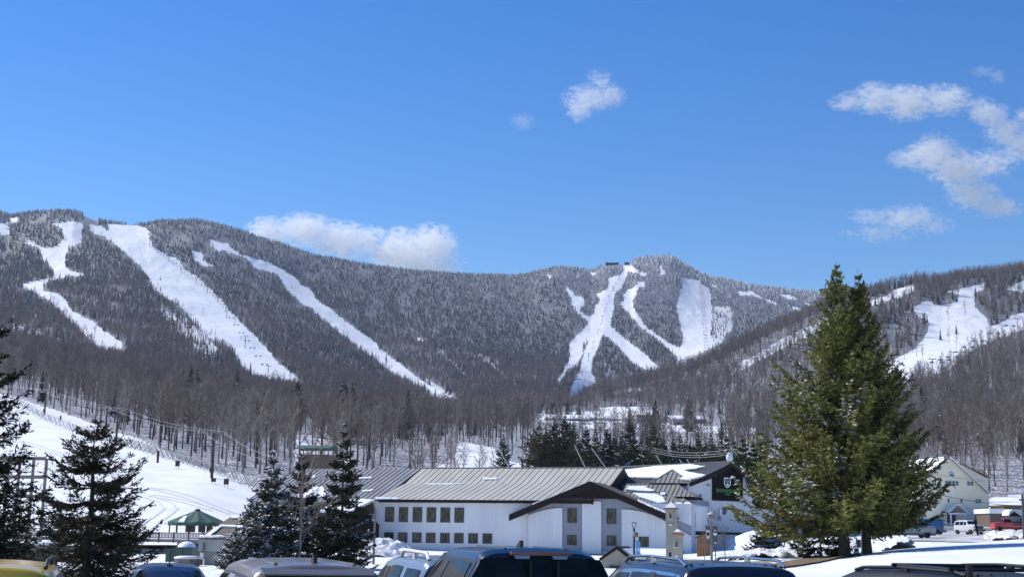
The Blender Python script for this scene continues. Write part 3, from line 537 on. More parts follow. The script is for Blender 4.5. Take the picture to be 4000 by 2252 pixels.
# ------------------------------------------------------------------ near conifers
MAT['spruce_gold'] = foliage_mat('spruce_gold', (0.060, 0.068, 0.018), (0.27, 0.255, 0.065))
MAT['spruce_dark'] = foliage_mat('spruce_dark', (0.022, 0.029, 0.016), (0.062, 0.066, 0.030))
MAT['spruce_brown'] = foliage_mat('spruce_brown', (0.034, 0.032, 0.019), (0.085, 0.072, 0.038))
MAT['spruce_blue'] = foliage_mat('spruce_blue', (0.022, 0.028, 0.016), (0.055, 0.060, 0.032))
MAT['pine_mid'] = foliage_mat('pine_mid', (0.032, 0.045, 0.016), (0.10, 0.11, 0.036))
MAT['pine_rust'] = foliage_mat('pine_rust', (0.05, 0.05, 0.018), (0.13, 0.095, 0.03))
MAT['tree_snow'] = mat('tree_snow', (0.82, 0.85, 0.88), 0.6)
def spruce_mesh(seed, h, r, nb=400, tw=26, wid=0.09, base=0.06, prof=None, snow=0.0, up=(0.9, 0.05), curl=0.12, sub=3, gap=0.0, side=None, tl=0.30, hang=0.35, trunk_r=None, top_leaders=1, whorl=0.62, snow_az=None):
    """returns (trunk arrays, crown arrays, snow arrays): every branch a curved spar with side twigs, each twig a spray of needle slivers"""
    g_ = np.random.default_rng(seed)
    prof = prof or [(0, 0.02), (0.1, 0.14), (0.3, 0.38), (0.6, 0.72), (0.85, 1.0), (1, 0.92)]
    f = np.sort(g_.random(nb) ** 0.75); nw = max(int(h / whorl), 8); f = np.round(f * nw) / nw + g_.normal(0, 0.12 / nw, nb); f = np.clip(f, 0.004, 1) * (1 - base)
    z = h * (1 - f); az = g_.uniform(0, 2 * math.pi, nb)
    L = r * np.interp(f, [a for a, b in prof], [b for a, b in prof]) * g_.uniform(0.72, 1.14, nb)
    if gap: L *= 1 - gap * (g_.random(nb) < 0.4) * g_.random(nb)
    if side is not None:
        L *= 1 + side[1] * np.cos(az - side[0]) * np.clip(f * 2, 0, 1)
    el = np.interp(f, [0, 0.5, 1], [up[0], (up[0] + up[1]) / 3, up[1]]) + g_.normal(0, 0.08, nb)
    dh_ = np.stack([np.cos(az), np.sin(az)], -1)
    def pos(i, g):
        Lh = L[i] * np.cos(el[i]); x = dh_[i] * (Lh * g)[:, None]
        zz = z[i] + L[i] * np.sin(el[i]) * g - L[i] * 0.16 * np.sin(g * 2.6) * np.clip(f[i] * 2, 0, 1) + L[i] * curl * g ** 3
        return np.concatenate([x, zz[:, None]], 1)
    cnt = np.maximum((tw * (L / r) ** 0.85 + 3).astype(int), 3); bi = np.repeat(np.arange(nb), cnt); n = len(bi)
    g = np.clip(0.08 + 0.92 * g_.random(n) ** 0.75, 0, 1)
    q = pos(bi, g); q2 = pos(bi, np.clip(g + 0.02, 0, 1.02)); tang = q2 - q; tang /= np.linalg.norm(tang, axis=1)[:, None] + 1e-9
    sdv = np.stack([-dh_[bi][:, 1], dh_[bi][:, 0], np.zeros(n)], 1) * np.where(g_.random(n) < .5, 1, -1)[:, None]
    d = sdv * g_.uniform(0.3, 1.0, n)[:, None] + tang * g_.uniform(0.45, 1.0, n)[:, None] + g_.normal(0, 0.16, (n, 3)); d[:, 2] -= hang * g_.random(n) * np.clip(f[bi] * 2.5, 0, 1)
    d /= np.linalg.norm(d, axis=1)[:, None]
    Lt = (tl * L[bi] * (1.05 - g * 0.8) + 0.10 * r ** 0.5) * g_.uniform(0.5, 1.1, n); Lt = np.minimum(Lt, 1.3)
    e = q + d * Lt[:, None]
    V = []; 
    def sl(a, b, wd):
        t = b - a; s_ = np.cross(t, g_.normal(size=a.shape)); s_ /= np.linalg.norm(s_, axis=1)[:, None] + 1e-9; m_ = (a + b) / 2
        w_ = (wd if np.ndim(wd) else np.full(len(a), wd))[:, None]
        V.append(np.stack([a, m_ - s_ * w_ * .5, b, m_ + s_ * w_ * .5], 1))
    sl(q, e, wid * g_.uniform(0.8, 1.5, n))
    for k in range(sub):
        gg = g_.uniform(0.1, 0.95, n)[:, None]; a = q + (e - q) * gg; dd = d + g_.normal(0, 0.55, (n, 3)); dd /= np.linalg.norm(dd, axis=1)[:, None]
        sl(a, a + dd * (Lt * g_.uniform(0.22, 0.5, n))[:, None] + 0, wid * g_.uniform(0.7, 1.4, n))
    # leaders
    for k in range(top_leaders):
        a = np.array([[0.0, 0, h * 0.985]]) + g_.normal(0, 0.02 * h * (k > 0), (1, 3)); sl(a, a + np.array([[0.0, 0, 0.035 * h]]), wid * 0.8)
    Q = np.concatenate(V); nq = len(Q); crown = (Q.reshape(-1, 3), np.arange(nq * 4).reshape(nq, 4))
    sn = None
    if snow > 0:
        # snow lying along the upper side of the outer sprays, in patches of whole branches
        bs = (g_.random(nb) < snow) & ((snow_az is None) | (np.cos(az - (snow_az or 0)) > 0.1)) & ((snow_az is None) | (f > .25)); mk = bs[bi] & (g_.random(n) < 0.55) & (g > 0.25)
        a, b, l = q[mk], e[mk], Lt[mk]; a = a + (b - a) * 0.25; m_ = (a + b) / 2; s_ = np.cross(b - a, np.array([0, 0, 1.0])); s_ /= np.linalg.norm(s_, axis=1)[:, None] + 1e-9
        ww = (wid * g_.uniform(0.9, 2.0, len(a)))[:, None]; up_ = np.array([0, 0, wid * 0.35])
        k = len(a); V1 = np.stack([a + up_, m_ - s_ * ww + up_, b + up_, m_ + s_ * ww + up_, m_ + up_ * 2.6], 1).reshape(-1, 3); ix = np.arange(k)[:, None] * 5
        T1 = np.concatenate([ix + np.array(t_) for t_ in ((0, 1, 4), (1, 2, 4), (2, 3, 4), (3, 0, 4))]); sn = (V1, T1)
    # trunk and spars
    Vt = []; Tt = []
    tr = trunk_r or h * 0.016
    def cone(A, B, ra, rb, ns):
        t = B - A; t /= np.linalg.norm(t, axis=1)[:, None] + 1e-9; ref = np.where(np.abs(t[:, 2:3]) > .9, np.array([[0, 1., 0]]), np.array([[0, 0, 1.]]))
        x_ = np.cross(t, ref); x_ /= np.linalg.norm(x_, axis=1)[:, None]; y_ = np.cross(x_, t); m_ = len(A); base_ = sum(len(v) for v in Vt)
        rr = []
        for p, rd in ((A, ra), (B, rb)):
            for k in range(ns):
                th = 2 * math.pi * k / ns; rr.append(p + rd[:, None] * (math.cos(th) * x_ + math.sin(th) * y_))
        Vt.append(np.stack(rr, 1).reshape(-1, 3)); ix = base_ + np.arange(m_)[:, None] * 2 * ns
        for k in range(ns): Tt.append(ix + np.array([k, (k + 1) % ns, ns + (k + 1) % ns, ns + k]))
    zz = np.linspace(-0.3, h * 0.99, 14); A = np.stack([0.012 * h * np.sin(zz / h * 5) * (zz / h), 0 * zz, zz], 1); rt = tr * (1 - zz / h * 0.97) * np.where(zz < 0.3, 1.35, 1)
    cone(A[:-1], A[1:], rt[:-1], rt[1:], 9)
    I = np.arange(nb); 
    for g0, g1 in ((0, .35), (.35, .7), (.7, 1)):
        cone(pos(I, np.full(nb, float(g0))), pos(I, np.full(nb, float(g1))), np.maximum(L * 0.014 * (1.1 - g0), 0.008), np.maximum(L * 0.014 * (1.1 - g1), 0.005), 4)
    return (np.concatenate(Vt), np.concatenate(Tt)), crown, sn
class TreeKind:
    def __init__(s, nm, leaf, **kw):
        t, c, n = spruce_mesh(**kw); s.nm = nm
        s.t = npmesh('trunk', t[0], t[1], [MAT['bark']], smooth=True); s.c = npmesh('crown', c[0], c[1], [leaf])
        s.s = npmesh('snow', n[0], n[1], [MAT['tree_snow']]) if n is not None and len(n[0]) else None
    def place(s, loc, label, cat='tree', group=None, rz=0.0, sc=1.0, scz=None):
        e = empty(s.nm, loc, label, cat, group, rz); e.scale = (sc, sc, scz or sc)
        for me in (s.t, s.c, s.s):
            if me is not None:
                o = bpy.data.objects.new(me.name.split('.')[0], me); COL.objects.link(o); o.parent = e
                if me is s.s: o['kind'] = 'stuff'
        return e
def px_h(px, top, bot, D): return float(P(px, top, D)[2] - P(px, bot, D)[2])

# the big double-trunked spruce on the right
D = 90; b0 = P(3350, 2182, D); hh = px_h(3300, 1045, 2182, D)
PR = [(0, 0.01), (0.04, 0.055), (0.08, 0.13), (0.14, 0.20), (0.22, 0.27), (0.28, 0.36), (0.37, 0.48), (0.43, 0.60), (0.485, 0.67), (0.56, 0.65), (0.64, 0.76), (0.78, 0.90), (0.86, 1.0), (0.92, 0.88), (1, .6)]
big = empty('spruce_tree', (b0[0], b0[1], H(b0[0], b0[1])), 'tall green spruce with two trunks on the grass bank, largest tree in view', 'tree')
zoff = b0[2] - H(b0[0], b0[1])
for k, (dx, dy, hs, rs, seed, tr, hb) in enumerate([(-0.85, 0.0, 1.0, 1.0, 5, 0.36, 1), (0.75, 0.5, 0.99, 0.86, 6, 0.33, 2)]):
    t, c, n = spruce_mesh(seed, hh * hs, 6.6 * rs, nb=450, tw=80, wid=0.095, base=0.125, whorl=0.72, prof=PR, snow=0.2, snow_az=math.radians(200), up=(0.95, -0.02), curl=0.16, sub=4, gap=0.45, side=((math.pi, .13) if k == 0 else None), tl=0.19, trunk_r=tr, hang=0.6)
    for nm, a, m in (('trunk', t, MAT['bark']), ('crown', c, MAT['spruce_gold']), ('snow', n, MAT['tree_snow'])):
        o = bpy.data.objects.new(nm, npmesh(nm, a[0], a[1], [m], smooth=(nm == 'trunk'))); COL.objects.link(o); o.parent = big; o.location = (dx, dy, zoff)
        if nm == 'snow': o['kind'] = 'stuff'
# low young spruce between its trunks, and the drooping clump
K_small = TreeKind('spruce_tree', MAT['spruce_dark'], seed=51, h=4.2, r=2.1, nb=110, tw=26, wid=0.09, base=0.03, snow=0.12, tl=0.35, up=(0.8, 0.0))
p = on_ground(3205, 93); K_small.place(p, 'low dark young spruce beside the thin sign post, left of the two trunks', sc=1.0)
p = on_ground(2985, 104); K_small.place(p, 'squat dark spruce clump in front of the snow mound by the lodge', sc=0.75, scz=0.62)

# left foreground conifers
D = 46; p = on_ground(345, D); hL = px_h(345, 1655, 2252, D) + P(345, 2252, D)[2] - p[2]
K = TreeKind('spruce_tree', MAT['spruce_brown'], seed=61, h=hL, r=2.55, nb=250, tw=34, wid=0.045, base=0.16, prof=[(0, .06), (.06, .22), (.15, .36), (.3, .58), (.5, .78), (.7, .95), (.85, 1.02), (1, .85)], gap=.5, up=(0.5, -0.05), tl=0.26, sub=3, trunk_r=0.16, hang=0.3)
K.place(p, 'sparse brown green spruce standing alone behind the dark blue car')
D = 30; p = on_ground(-150, D); hL = float(P(-150, 1120, D)[2] - p[2])
K = TreeKind('spruce_tree', MAT['spruce_dark'], seed=62, h=hL, r=1.75, nb=210, tw=34, wid=0.035, base=0.10, prof=[(0, .04), (.15, .35), (.3, .6), (.5, .85), (.7, .95), (1, .9)], gap=.55, up=(0.35, -0.12), tl=0.27, sub=4, hang=0.6, curl=0.2, trunk_r=0.14)
K.place(p, 'dark spruce at the left edge, only its right hand boughs in view')
K = TreeKind('spruce_tree', MAT['spruce_brown'], seed=63, h=8.2, r=2.3, nb=170, tw=30, wid=0.06, base=0.1, gap=.5, tl=0.28)
for q, (a, t_, D, lb) in enumerate([(70, 1870, 70, 'thin brownish spruce behind the wooden ramp building'), (225, 1985, 78, 'ragged low spruce beside the timber deck, left of the lone spruce')]):
    p = on_ground(a, D); K.place(p, lb, rz=q * 2.1, sc=(float(P(a, t_, D)[2] - p[2])) / 8.2)
# three snow-laden spruces in front of the lodge entrance
specs = [(1050, 1765, 80, 71, 2.2, 'snow covered spruce nearest the grey shed, leftmost of the three by the lodge'), (1165, 1752, 84, 72, 2.3, 'snow dusted spruce in the middle behind the white birch'), (1330, 1662, 82, 73, 2.2, 'tallest dark spruce by the left end of the lodge')]
for a, t_, D, sd_, rr, lb in specs:
    p = on_ground(a, D); hh = float(P(a, t_, D)[2] - p[2])
    K = TreeKind('spruce_tree', MAT['spruce_blue'] if sd_ != 73 else MAT['spruce_dark'], seed=sd_, h=hh, r=rr * (1.0 if sd_ != 72 else 0.9), nb=330, tw=30, wid=0.085, base=0.01, snow={71: 0.55, 72: 0.42, 73: 0.22}[sd_], tl=0.30, sub=3, gap=0.35, up=(0.8, -0.1), prof=[(0, .02), (.15, .2), (.35, .42), (.6, .7), (.85, 1.0), (1, 1.0)])
    K.place(p, lb)
p = on_ground(925, 75); K = TreeKind('spruce_tree', MAT['spruce_blue'], seed=74, h=4.6, r=2.0, nb=170, tw=26, wid=0.085, base=0.02, snow=0.75, tl=0.33); K.place(p, 'low snow laden spruce growing against the grey shed', sc=.55)
p = on_ground(975, 77); K.place(p, 'snow covered young spruce between the grey shed and the tall snowy spruce', rz=1.3, sc=.85)

# row of conifers behind the lodge
MK = [TreeKind('conifer_tree', MAT[mm], seed=80 + i, h=12.0, r=rr, nb=230, tw=17, wid=0.22, base=bb, snow=sn, tl=0.33, sub=2, gap=.3, prof=pf) for i, (mm, rr, bb, sn, pf) in enumerate([
    ('pine_mid', 2.5, .04, 0.02, None), ('pine_mid', 2.8, .05, .03, None), ('spruce_dark', 2.6, .10, 0.0, None), ('spruce_blue', 2.7, .05, .04, None),
    ('pine_rust', 3.6, .12, 0.0, [(0, .05), (.15, .45), (.4, .85), (.7, 1), (1, .8)]), ('spruce_dark', 2.1, .2, 0.0, [(0, .05), (.2, .5), (.6, .9), (1, .5)])])]
rows = [  # px, top, bottom, D, kind, label
 (1965, 1690, 1825, 300, 3, 'dark spruce with a white pole leaning in front of it, behind the long roof'),
 (2105, 1662, 1842, 300, 4, 'broad rust and green pine standing left of the conifer row'),
 (2165, 1640, 1842, 300, 5, 'tall thin dark pine next to the rust coloured pine'),
 (2205, 1615, 1842, 303, 2, 'tallest dark spruce in the row behind the long roof'),
 (2247, 1650, 1842, 298, 0, 'narrow green spruce behind the first leaning white pole'),
 (2290, 1655, 1842, 305, 2, 'dark spruce between the two long leaning white poles'),
 (2325, 1665, 1842, 300, 0, 'green spruce behind the second leaning white pole'),
 (2372, 1672, 1842, 302, 5, 'dark pine just right of the second leaning white pole'),
 (2430, 1680, 1842, 296, 3, 'bluish wide spruce over the left end of the snowy roof'),
 (2462, 1630, 1842, 320, 2, 'taller dark spruce behind the wide bluish one'),
 (2553, 1655, 1842, 292, 1, 'full green spruce above the middle of the snowy roof'),
 (2660, 1692, 1842, 300, 0, 'green spruce behind the pair of short leaning poles, left one'),
 (2728, 1690, 1842, 296, 1, 'green bushy spruce left of the roof ventilator'),
 (2778, 1688, 1842, 299, 0, 'green spruce just left of the roof ventilator mast'),
 (2905, 1700, 1990, 200, 1, 'green spruce rising behind the sign gable of the lodge'),
 (2985, 1690, 1990, 196, 1, 'leafy green spruce half hidden by the left boughs of the big spruce'),
 (2840, 1700, 1900, 240, 3, 'dark spruce behind the roof ventilator mast'),
 (2135, 1668, 1842, 310, 2, 'dark spruce filling the gap right behind the rust coloured pine'),
 (2225, 1640, 1842, 312, 0, 'green spruce close behind the tallest dark one in the row'),
 (2400, 1690, 1842, 310, 2, 'dark spruce left of the wide bluish one behind the roof end'),
 (2505, 1690, 1842, 305, 0, 'green spruce left of the full green one over the snowy roof'),
 (2600, 1720, 1842, 310, 2, 'dark low spruce right of the full green one over the snowy roof'),
 (2695, 1725, 1842, 310, 5, 'dark narrow pine between the pair of green spruces over the snowy roof'),
 (2755, 1720, 1842, 310, 2, 'dark spruce pressed between the two green spruces left of the ventilator'),
 (2815, 1700, 1842, 305, 0, 'green spruce directly behind the roof ventilator'),
 (2945, 1720, 1990, 190, 1, 'green spruce filling the gap between the sign gable and the big spruce'),
 (2478, 1700, 1842, 300, 1, 'broad green spruce at the left end of the snowy sign wing roof'),
 (2530, 1700, 1842, 306, 2, 'dark spruce just left of the full green one over the snowy roof'),
 (2578, 1690, 1842, 302, 0, 'slim green spruce just right of the full green one over the snowy roof'),
 (2632, 1705, 1842, 300, 2, 'dark spruce above the short leaning pole at the snowy roof'),
 (2678, 1715, 1842, 304, 1, 'bushy green spruce directly behind the two tiny leaning poles'),
 (2790, 1715, 1842, 296, 2, 'dark low spruce touching the ventilator from the left'),
 (2870, 1712, 1900, 236, 0, 'green spruce right behind the utility pole by the ventilator'),
 (1600, 1790, 1850, 270, 0, 'small green spruce top showing above the grey roof'),
]
for q, (a, t_, b_, D, k, lb) in enumerate(rows):
    p = P(a, b_, D); g0 = H(p[0], p[1]); zt = P(a, t_, D)[2]; MK[k].place((p[0], p[1], g0 - 0.2), lb, rz=q * 1.7, sc=(zt - g0) / 12.0 * 1.4, scz=(zt - g0) / 12.0, group='conifers behind the lodge')
far_rows = [(745, 1425, 1500, 560), (772, 1440, 1500, 560), (925, 1440, 1510, 560), (1160, 1485, 1590, 420), (1345, 1480, 1610, 400), (1375, 1490, 1610, 410), (1330, 1500, 1610, 415), (1590, 1520, 1640, 430), (1470, 1540, 1600, 560),
 (2060, 1572, 1640, 840), (2135, 1580, 1640, 850), (2155, 1560, 1640, 855), (2172, 1568, 1640, 850), (2190, 1585, 1640, 860), (2217, 1560, 1640, 850), (2260, 1568, 1640, 855), (2040, 1580, 1650, 845), (2080, 1575, 1650, 840), (2110, 1570, 1650, 860),
 (2460, 1580, 1640, 620), (2560, 1550, 1640, 620), (2690, 1540, 1620, 650), (2555, 1590, 1680, 560), (2820, 1640, 1730, 500), (2240, 1640, 1700, 560), (3600, 1500, 1560, 700), (3610, 1550, 1600, 620), (3820, 1480, 1540, 800), (3720, 1640, 1700, 500), (3640, 1820, 1990, 300), (3450, 1640, 1720, 480), (1230, 1760, 1850, 260), (2700, 1560, 1640, 620)]
for q, (a, t_, b_, D) in enumerate(far_rows):
    p = P(a, b_, D); g0 = H(p[0], p[1]); zt = P(a, t_, D)[2]; k = [2, 3, 0, 5, 2][q % 5]
    sc = max((zt - g0), 6) / 12.0
    e = MK[k].place((p[0], p[1], g0 - 0.2), 'dark conifer standing out among the leafless woods beyond the lodge', rz=q * 2.3, sc=sc, group='scattered conifers in the woods')

# ------------------------------------------------------------------ leafless trees one can tell apart (about 290)
BK = []
for i in range(8):
    V_, T_, M_ = bare_tree(200 + i, 14.0, 0.24 if i % 2 else 0.29, 20, 10, 4, 0.035, None, form=0.30, ret=True, trunk_r=0.19, wmin=0.02)
    T_ = np.array(T_); M_ = np.array(M_); V_ = np.array(V_)
    pair = []
    for mi, nm in ((0, 'trunk'), (1, 'crown')):
        tt = T_[M_ == mi]; u_, inv = np.unique(tt, return_inverse=True); pair.append(npmesh(nm, V_[u_], inv.reshape(-1, 3), [MAT['bark'] if (mi == 0 and i % 3) else (MAT['twig_grey'] if (i % 3 == 0) else MAT['twig'])]))
    BK.append(pair)
def place_bare(x, y, label, k, rz, sc, group, nm='bare_tree'):
    e = empty(nm, (x, y, H(x, y) - 0.15), label, 'tree', group, rz); e.scale = (sc, sc, sc)
    for me in BK[k]:
        o = bpy.data.objects.new(me.name.split('.')[0], me); COL.objects.link(o); o.parent = e
rg = np.random.default_rng(99)
def grow(n, pxr, dr_, label, group, smin=0.85, smax=1.15, mind=4.0):
    pts = []; tries = 0
    while len(pts) < n and tries < 8000:
        tries += 1; a = rg.uniform(*pxr); D = math.sqrt(rg.uniform(dr_[0] ** 2, dr_[1] ** 2)); s = CZ(a); x, y = s * D, D
        o, px, py, z = open_at(np.array([x]), np.array([y]))
        if o[0] > 0.5 or any((x - q[0]) ** 2 + (y - q[1]) ** 2 < mind ** 2 for q in pts): continue
        pts.append((x, y)); place_bare(x, y, label, int(rg.integers(0, 8)), rg.uniform(0, 6.28), rg.uniform(smin, smax), group)
grow(180, (-60, 1500), (255, 402), 'bare brown hardwood in the wood above the left ski slope', 'leafless trees above the left slope', 0.9, 1.2)
grow(20, (1480, 2050), (285, 420), 'bare hardwood on the snow behind the long lodge roof', 'leafless trees behind the long roof', 0.8, 1.05)
grow(28, (2350, 3300), (330, 420), 'bare hardwood behind the row of conifers', 'leafless trees behind the conifers', 0.7, 0.95)
grow(48, (3330, 4150), (285, 400), 'bare hardwood on the hillside behind the yellow house', 'leafless trees behind the yellow house', 0.9, 1.2)
for q in range(16):
    a = rg.uniform(1500, 1960); p = on_ground(a, rg.uniform(262, 300)); place_bare(p[0], p[1], 'bare hardwood on the snow behind the long lodge roof', int(rg.integers(0, 8)), rg.uniform(0, 6), rg.uniform(.55, .85), 'leafless trees behind the long roof')
p = on_ground(1172, 78)
V_, T_, M_ = bare_tree(301, 7.2, 0.34, 16, 8, 3, 0.03, None, form=0.12, ret=True, trunk_r=0.075, wmin=0.015)
T_ = np.array(T_); M_ = np.array(M_); V_ = np.array(V_); bir = mat('birch_bark', (0.19, 0.175, 0.16), 0.8, (0.09, 0.08, 0.075), 5)
e = empty('birch_tree', p, 'bare white barked birch in front of the middle snowy spruce', 'tree')
for mi, nm in ((0, 'trunk'), (1, 'crown')):
    tt = T_[M_ == mi]; u_, inv = np.unique(tt, return_inverse=True); o = bpy.data.objects.new(nm, npmesh(nm, V_[u_], inv.reshape(-1, 3), [bir if mi == 0 else MAT['twig']])); COL.objects.link(o); o.parent = e
for q, (a, D, s, lb) in enumerate([(1940, 250, .5, 'thin bare sapling on the snow behind the long roof'), (2795, 96, .22, 'brown leafless shrub beside the banner lamp post'), (2832, 100, .2, 'leafless shrub under the lodge wall beside the snow mound'), (2752, 104, .18, 'reddish brown leafless shrub in front of the wooden hut')]):
    p = on_ground(a, D); place_bare(p[0], p[1], lb, q, q * 2., s if q == 0 else s, None, 'bare_tree' if q == 0 else 'shrub')
    if q: bpy.context.scene.objects  # shrubs share the sapling's branching
# ------------------------------------------------------------------ lodge
MAT['white_siding'] = siding('white_siding', (0.70, 0.72, 0.76), (0.62, 0.64, 0.68), 0.27)
MAT['grey_stucco'] = mat('grey_stucco', (0.235, 0.26, 0.31), 0.85, (0.28, 0.30, 0.35), 2, bump=0.3, bscale=20)
MAT['tan_roof'] = mat('tan_roof', (0.42, 0.405, 0.345), 0.6, (0.48, 0.465, 0.40), 0.5, metal=0.05, stretch=(1, .3, 1))
MAT['grey_roof'] = mat('grey_roof', (0.23, 0.23, 0.24), 0.6, (0.28, 0.28, 0.29), 0.6, metal=0.05, stretch=(1, .3, 1))
MAT['seam'] = mat('roof_seam_shade', (0.05, 0.047, 0.045), 0.5)  # dark rib colour carries the shadow lines of the seams
MAT['fascia'] = mat('fascia_brown', (0.016, 0.011, 0.010), 0.7, (0.026, 0.019, 0.016), 3, spec=0.12)
MAT['shingle'] = mat('shingle_brown', (0.075, 0.055, 0.045), 0.8, (0.11, 0.085, 0.07), 6)
MAT['olive_roof'] = mat('olive_roof', (0.25, 0.245, 0.21), 0.55, (0.30, 0.29, 0.25), 0.6, metal=0.05)
MAT['sign_black'] = mat('sign_black', (0.009, 0.009, 0.010), 0.8, spec=0.1)
MAT['curtain'] = mat('curtain', (0.03, 0.035, 0.03), 0.6, (0.19, 0.19, 0.15), 2.2, stretch=(3.5, 1, 0.6), detail=2)
def glass_mat(name, c1, c2, sc=1.6):
    m = mat(name, c1, 0.08, c2, sc, spec=0.25, stretch=(2.5, 1, 0.7), detail=3); return m  # second colour paints pale streaks of reflection into the panes
MAT['lodge_glass'] = glass_mat('lodge_glass', (0.006, 0.008, 0.007), (0.10, 0.105, 0.085))
lodge = empty('ski_lodge', (0, 0, 0), 'long white two storey ski lodge with standing seam metal roofs and a dark sign gable', 'building')
L = Frame(1470, 165, -20); lodge.location = (L.O[0], L.O[1], 0); lodge.rotation_euler = (0, 0, L.a)
GZ = 0.2
def quadF(fr, px0, py0, px1, py1, v):
    u0, z1 = fr.F(px0, py0, v); u1, _ = fr.F(px1, py0, v); _, z0 = fr.F((px0 + px1) / 2, py1, v); _, z1 = fr.F((px0 + px1) / 2, py0, v); return u0, u1, z0, z1
def window(fr, parent, box, v=0.0, mull=1, rows=0, fm='frame_dark', gm='lodge_glass', fw=0.07, off=0.03, nm='window'):
    u0, u1, z0, z1 = quadF(fr, *box, v)
    b = MB(); y0, y1 = v - off - 0.05, v - off + 0.06
    b.box((u0, y0, z0), (u0 + fw, y1, z1)); b.box((u1 - fw, y0, z0), (u1, y1, z1)); b.box((u0 + fw, y0, z1 - fw), (u1 - fw, y1, z1)); b.box((u0 + fw, y0, z0), (u1 - fw, y1, z0 + fw))
    for k in range(mull): x = u0 + (u1 - u0) * (k + 1) / (mull + 1); b.box((x - fw * .4, y0 + .01, z0 + fw), (x + fw * .4, y1 - .005, z1 - fw))
    for k in range(rows): z_ = z0 + (z1 - z0) * (k + 1) / (rows + 1); b.box((u0 + fw, y0 + .014, z_ - fw * .25), (u1 - fw, y1 - .01, z_ + fw * .25))
    wob = b.build(nm, MAT[fm], parent)
    g = MB(); g.box((u0 + fw * .5, v - off - 0.01, z0 + fw * .5), (u1 - fw * .5, v - off + 0.02, z1 - fw * .5)); g.build('pane', MAT[gm], wob)
    return wob
# --- main wing
u0, ze = L.F(1463, 1948, -0.6); ub, _ = L.F(2436, 1950, -0.6)
v1, zb = L.S(1580, 1887, u0); v2, zr = L.S(1650, 1827, u0)
ur = L.F(2437, 1833, v2)[0]
ww0 = L.F(1470, 2000, 0)[0]; ww1 = L.F(2700, 2050, 0)[0]
zbase = L.F(1480, 2147, 0)[1]
b = MB(); b.box((ww0, 0.0, zbase), (ww1, 2 * v2, ze - 0.25)); b.build('wall', MAT['white_siding'], lodge)
b = MB(); b.box((ww0 + .1, 0.25, -1), (ww1 - .1, 2 * v2 - .2, zbase - 0.003)); b.build('foundation', MAT['concrete'], lodge)
b = MB(); b.box((ww0 - .02, -0.5, zbase - 0.34), (ww1 - 1, -0.03, zbase - 0.02)); b.build('skirt_shadow', MAT['fascia'], lodge)  # dark strip added for the shadow along the foot of the wall
def seams(b, p0, p1, q0, q1, n, w_=0.035, hgt=0.035, mi=1):
    """standing seams from the line p0-p1 (eave) to the line q0-q1 (ridge)"""
    p0, p1, q0, q1 = [np.asarray(k, float) for k in (p0, p1, q0, q1)]
    nrm = np.cross(p1 - p0, q0 - p0); nrm /= np.linalg.norm(nrm)
    if nrm[2] < 0: nrm = -nrm
    for k in range(n + 1):
        f = k / n; a = p0 + (p1 - p0) * f + nrm * hgt / 2; c = q0 + (q1 - q0) * f + nrm * hgt / 2
        b.bar(a, c, w_, hgt, mi)
b = MB(); th = 0.12
prof = [(-0.6, ze), (v1, zb), (v2, zr), (2 * v2 - v1, zb), (2 * v2 + .6, ze)]
for (a0, z0_), (a1, z1_) in zip(prof[:-1], prof[1:]):
    b.prism([(u0, a0, z0_), (ur, a0, z0_), (ur, a1, z1_), (u0, a1, z1_)], (0, 0, -th))
nse = 33
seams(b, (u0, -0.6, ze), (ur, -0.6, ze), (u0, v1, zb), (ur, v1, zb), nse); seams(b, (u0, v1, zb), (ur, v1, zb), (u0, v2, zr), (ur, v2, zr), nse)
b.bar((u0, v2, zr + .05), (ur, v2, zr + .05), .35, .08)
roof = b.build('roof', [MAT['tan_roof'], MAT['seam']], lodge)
sb = MB()
def snow_strip(px0, px1, py0, py1, v, z_):
    a0 = L.F(px0, py0, v)[0]; a1 = L.F(px1, py0, v)[0]; return a0, a1
def patch(b, fr, poly, p0, p1, p2, th=0.09, seed=0):
    """a snow patch lying on the plane through three local points; poly in photo pixels"""
    A, B, C = [fr.W(*k) for k in (p0, p1, p2)]; n = np.cross(B - A, C - A); n /= np.linalg.norm(n); n = n if n[2] > 0 else -n
    r_ = random.Random(seed); pts = []
    for i in range(len(poly)):
        x0_, y0_ = poly[i]; x1_, y1_ = poly[(i + 1) % len(poly)]; k = max(1, int(math.hypot(x1_ - x0_, y1_ - y0_) / 7))
        for j in range(k): pts.append((x0_ + (x1_ - x0_) * j / k + r_.uniform(-1, 1), y0_ + (y1_ - y0_) * j / k + r_.uniform(-.6, .6)))
    W = [hitplane(px, py, A + n * 0.02, n) for px, py in pts]
    lo = [((q - fr.O) @ fr.u, (q - fr.O) @ fr.v, q[2]) for q in W]; nl = np.array([n @ fr.u, n @ fr.v, n[2]]) * th
    b.prism(lo, nl)
patch(sb, L, [(1662, 1890), (1745, 1889), (1820, 1890), (1745, 1893), (1668, 1893)], (u0, v1, zb), (ur, v1, zb), (u0, v2, zr), 0.12)
patch(sb, L, [(1886, 1864), (1905, 1868), (1943, 1866), (1940, 1872), (1890, 1873)], (u0, v1, zb), (ur, v1, zb), (u0, v2, zr), 0.12)
patch(sb, L, [(1466, 1944), (1555, 1945), (1555, 1948), (1466, 1948)], (u0, -.6, ze), (ur, -.6, ze), (u0, v1, zb), 0.12)
sb.build('roof_snow', MAT['tree_snow'], roof, kind='stuff')
b = MB(); fz = 0.36
b.box((u0, -0.66, ze - fz), (ur, -0.602, ze + 0.0)); b.box((u0 - .06, -0.66, ze - fz), (u0 - .002, 2 * v2, ze - .13)); b.build('fascia', MAT['fascia'], lodge)
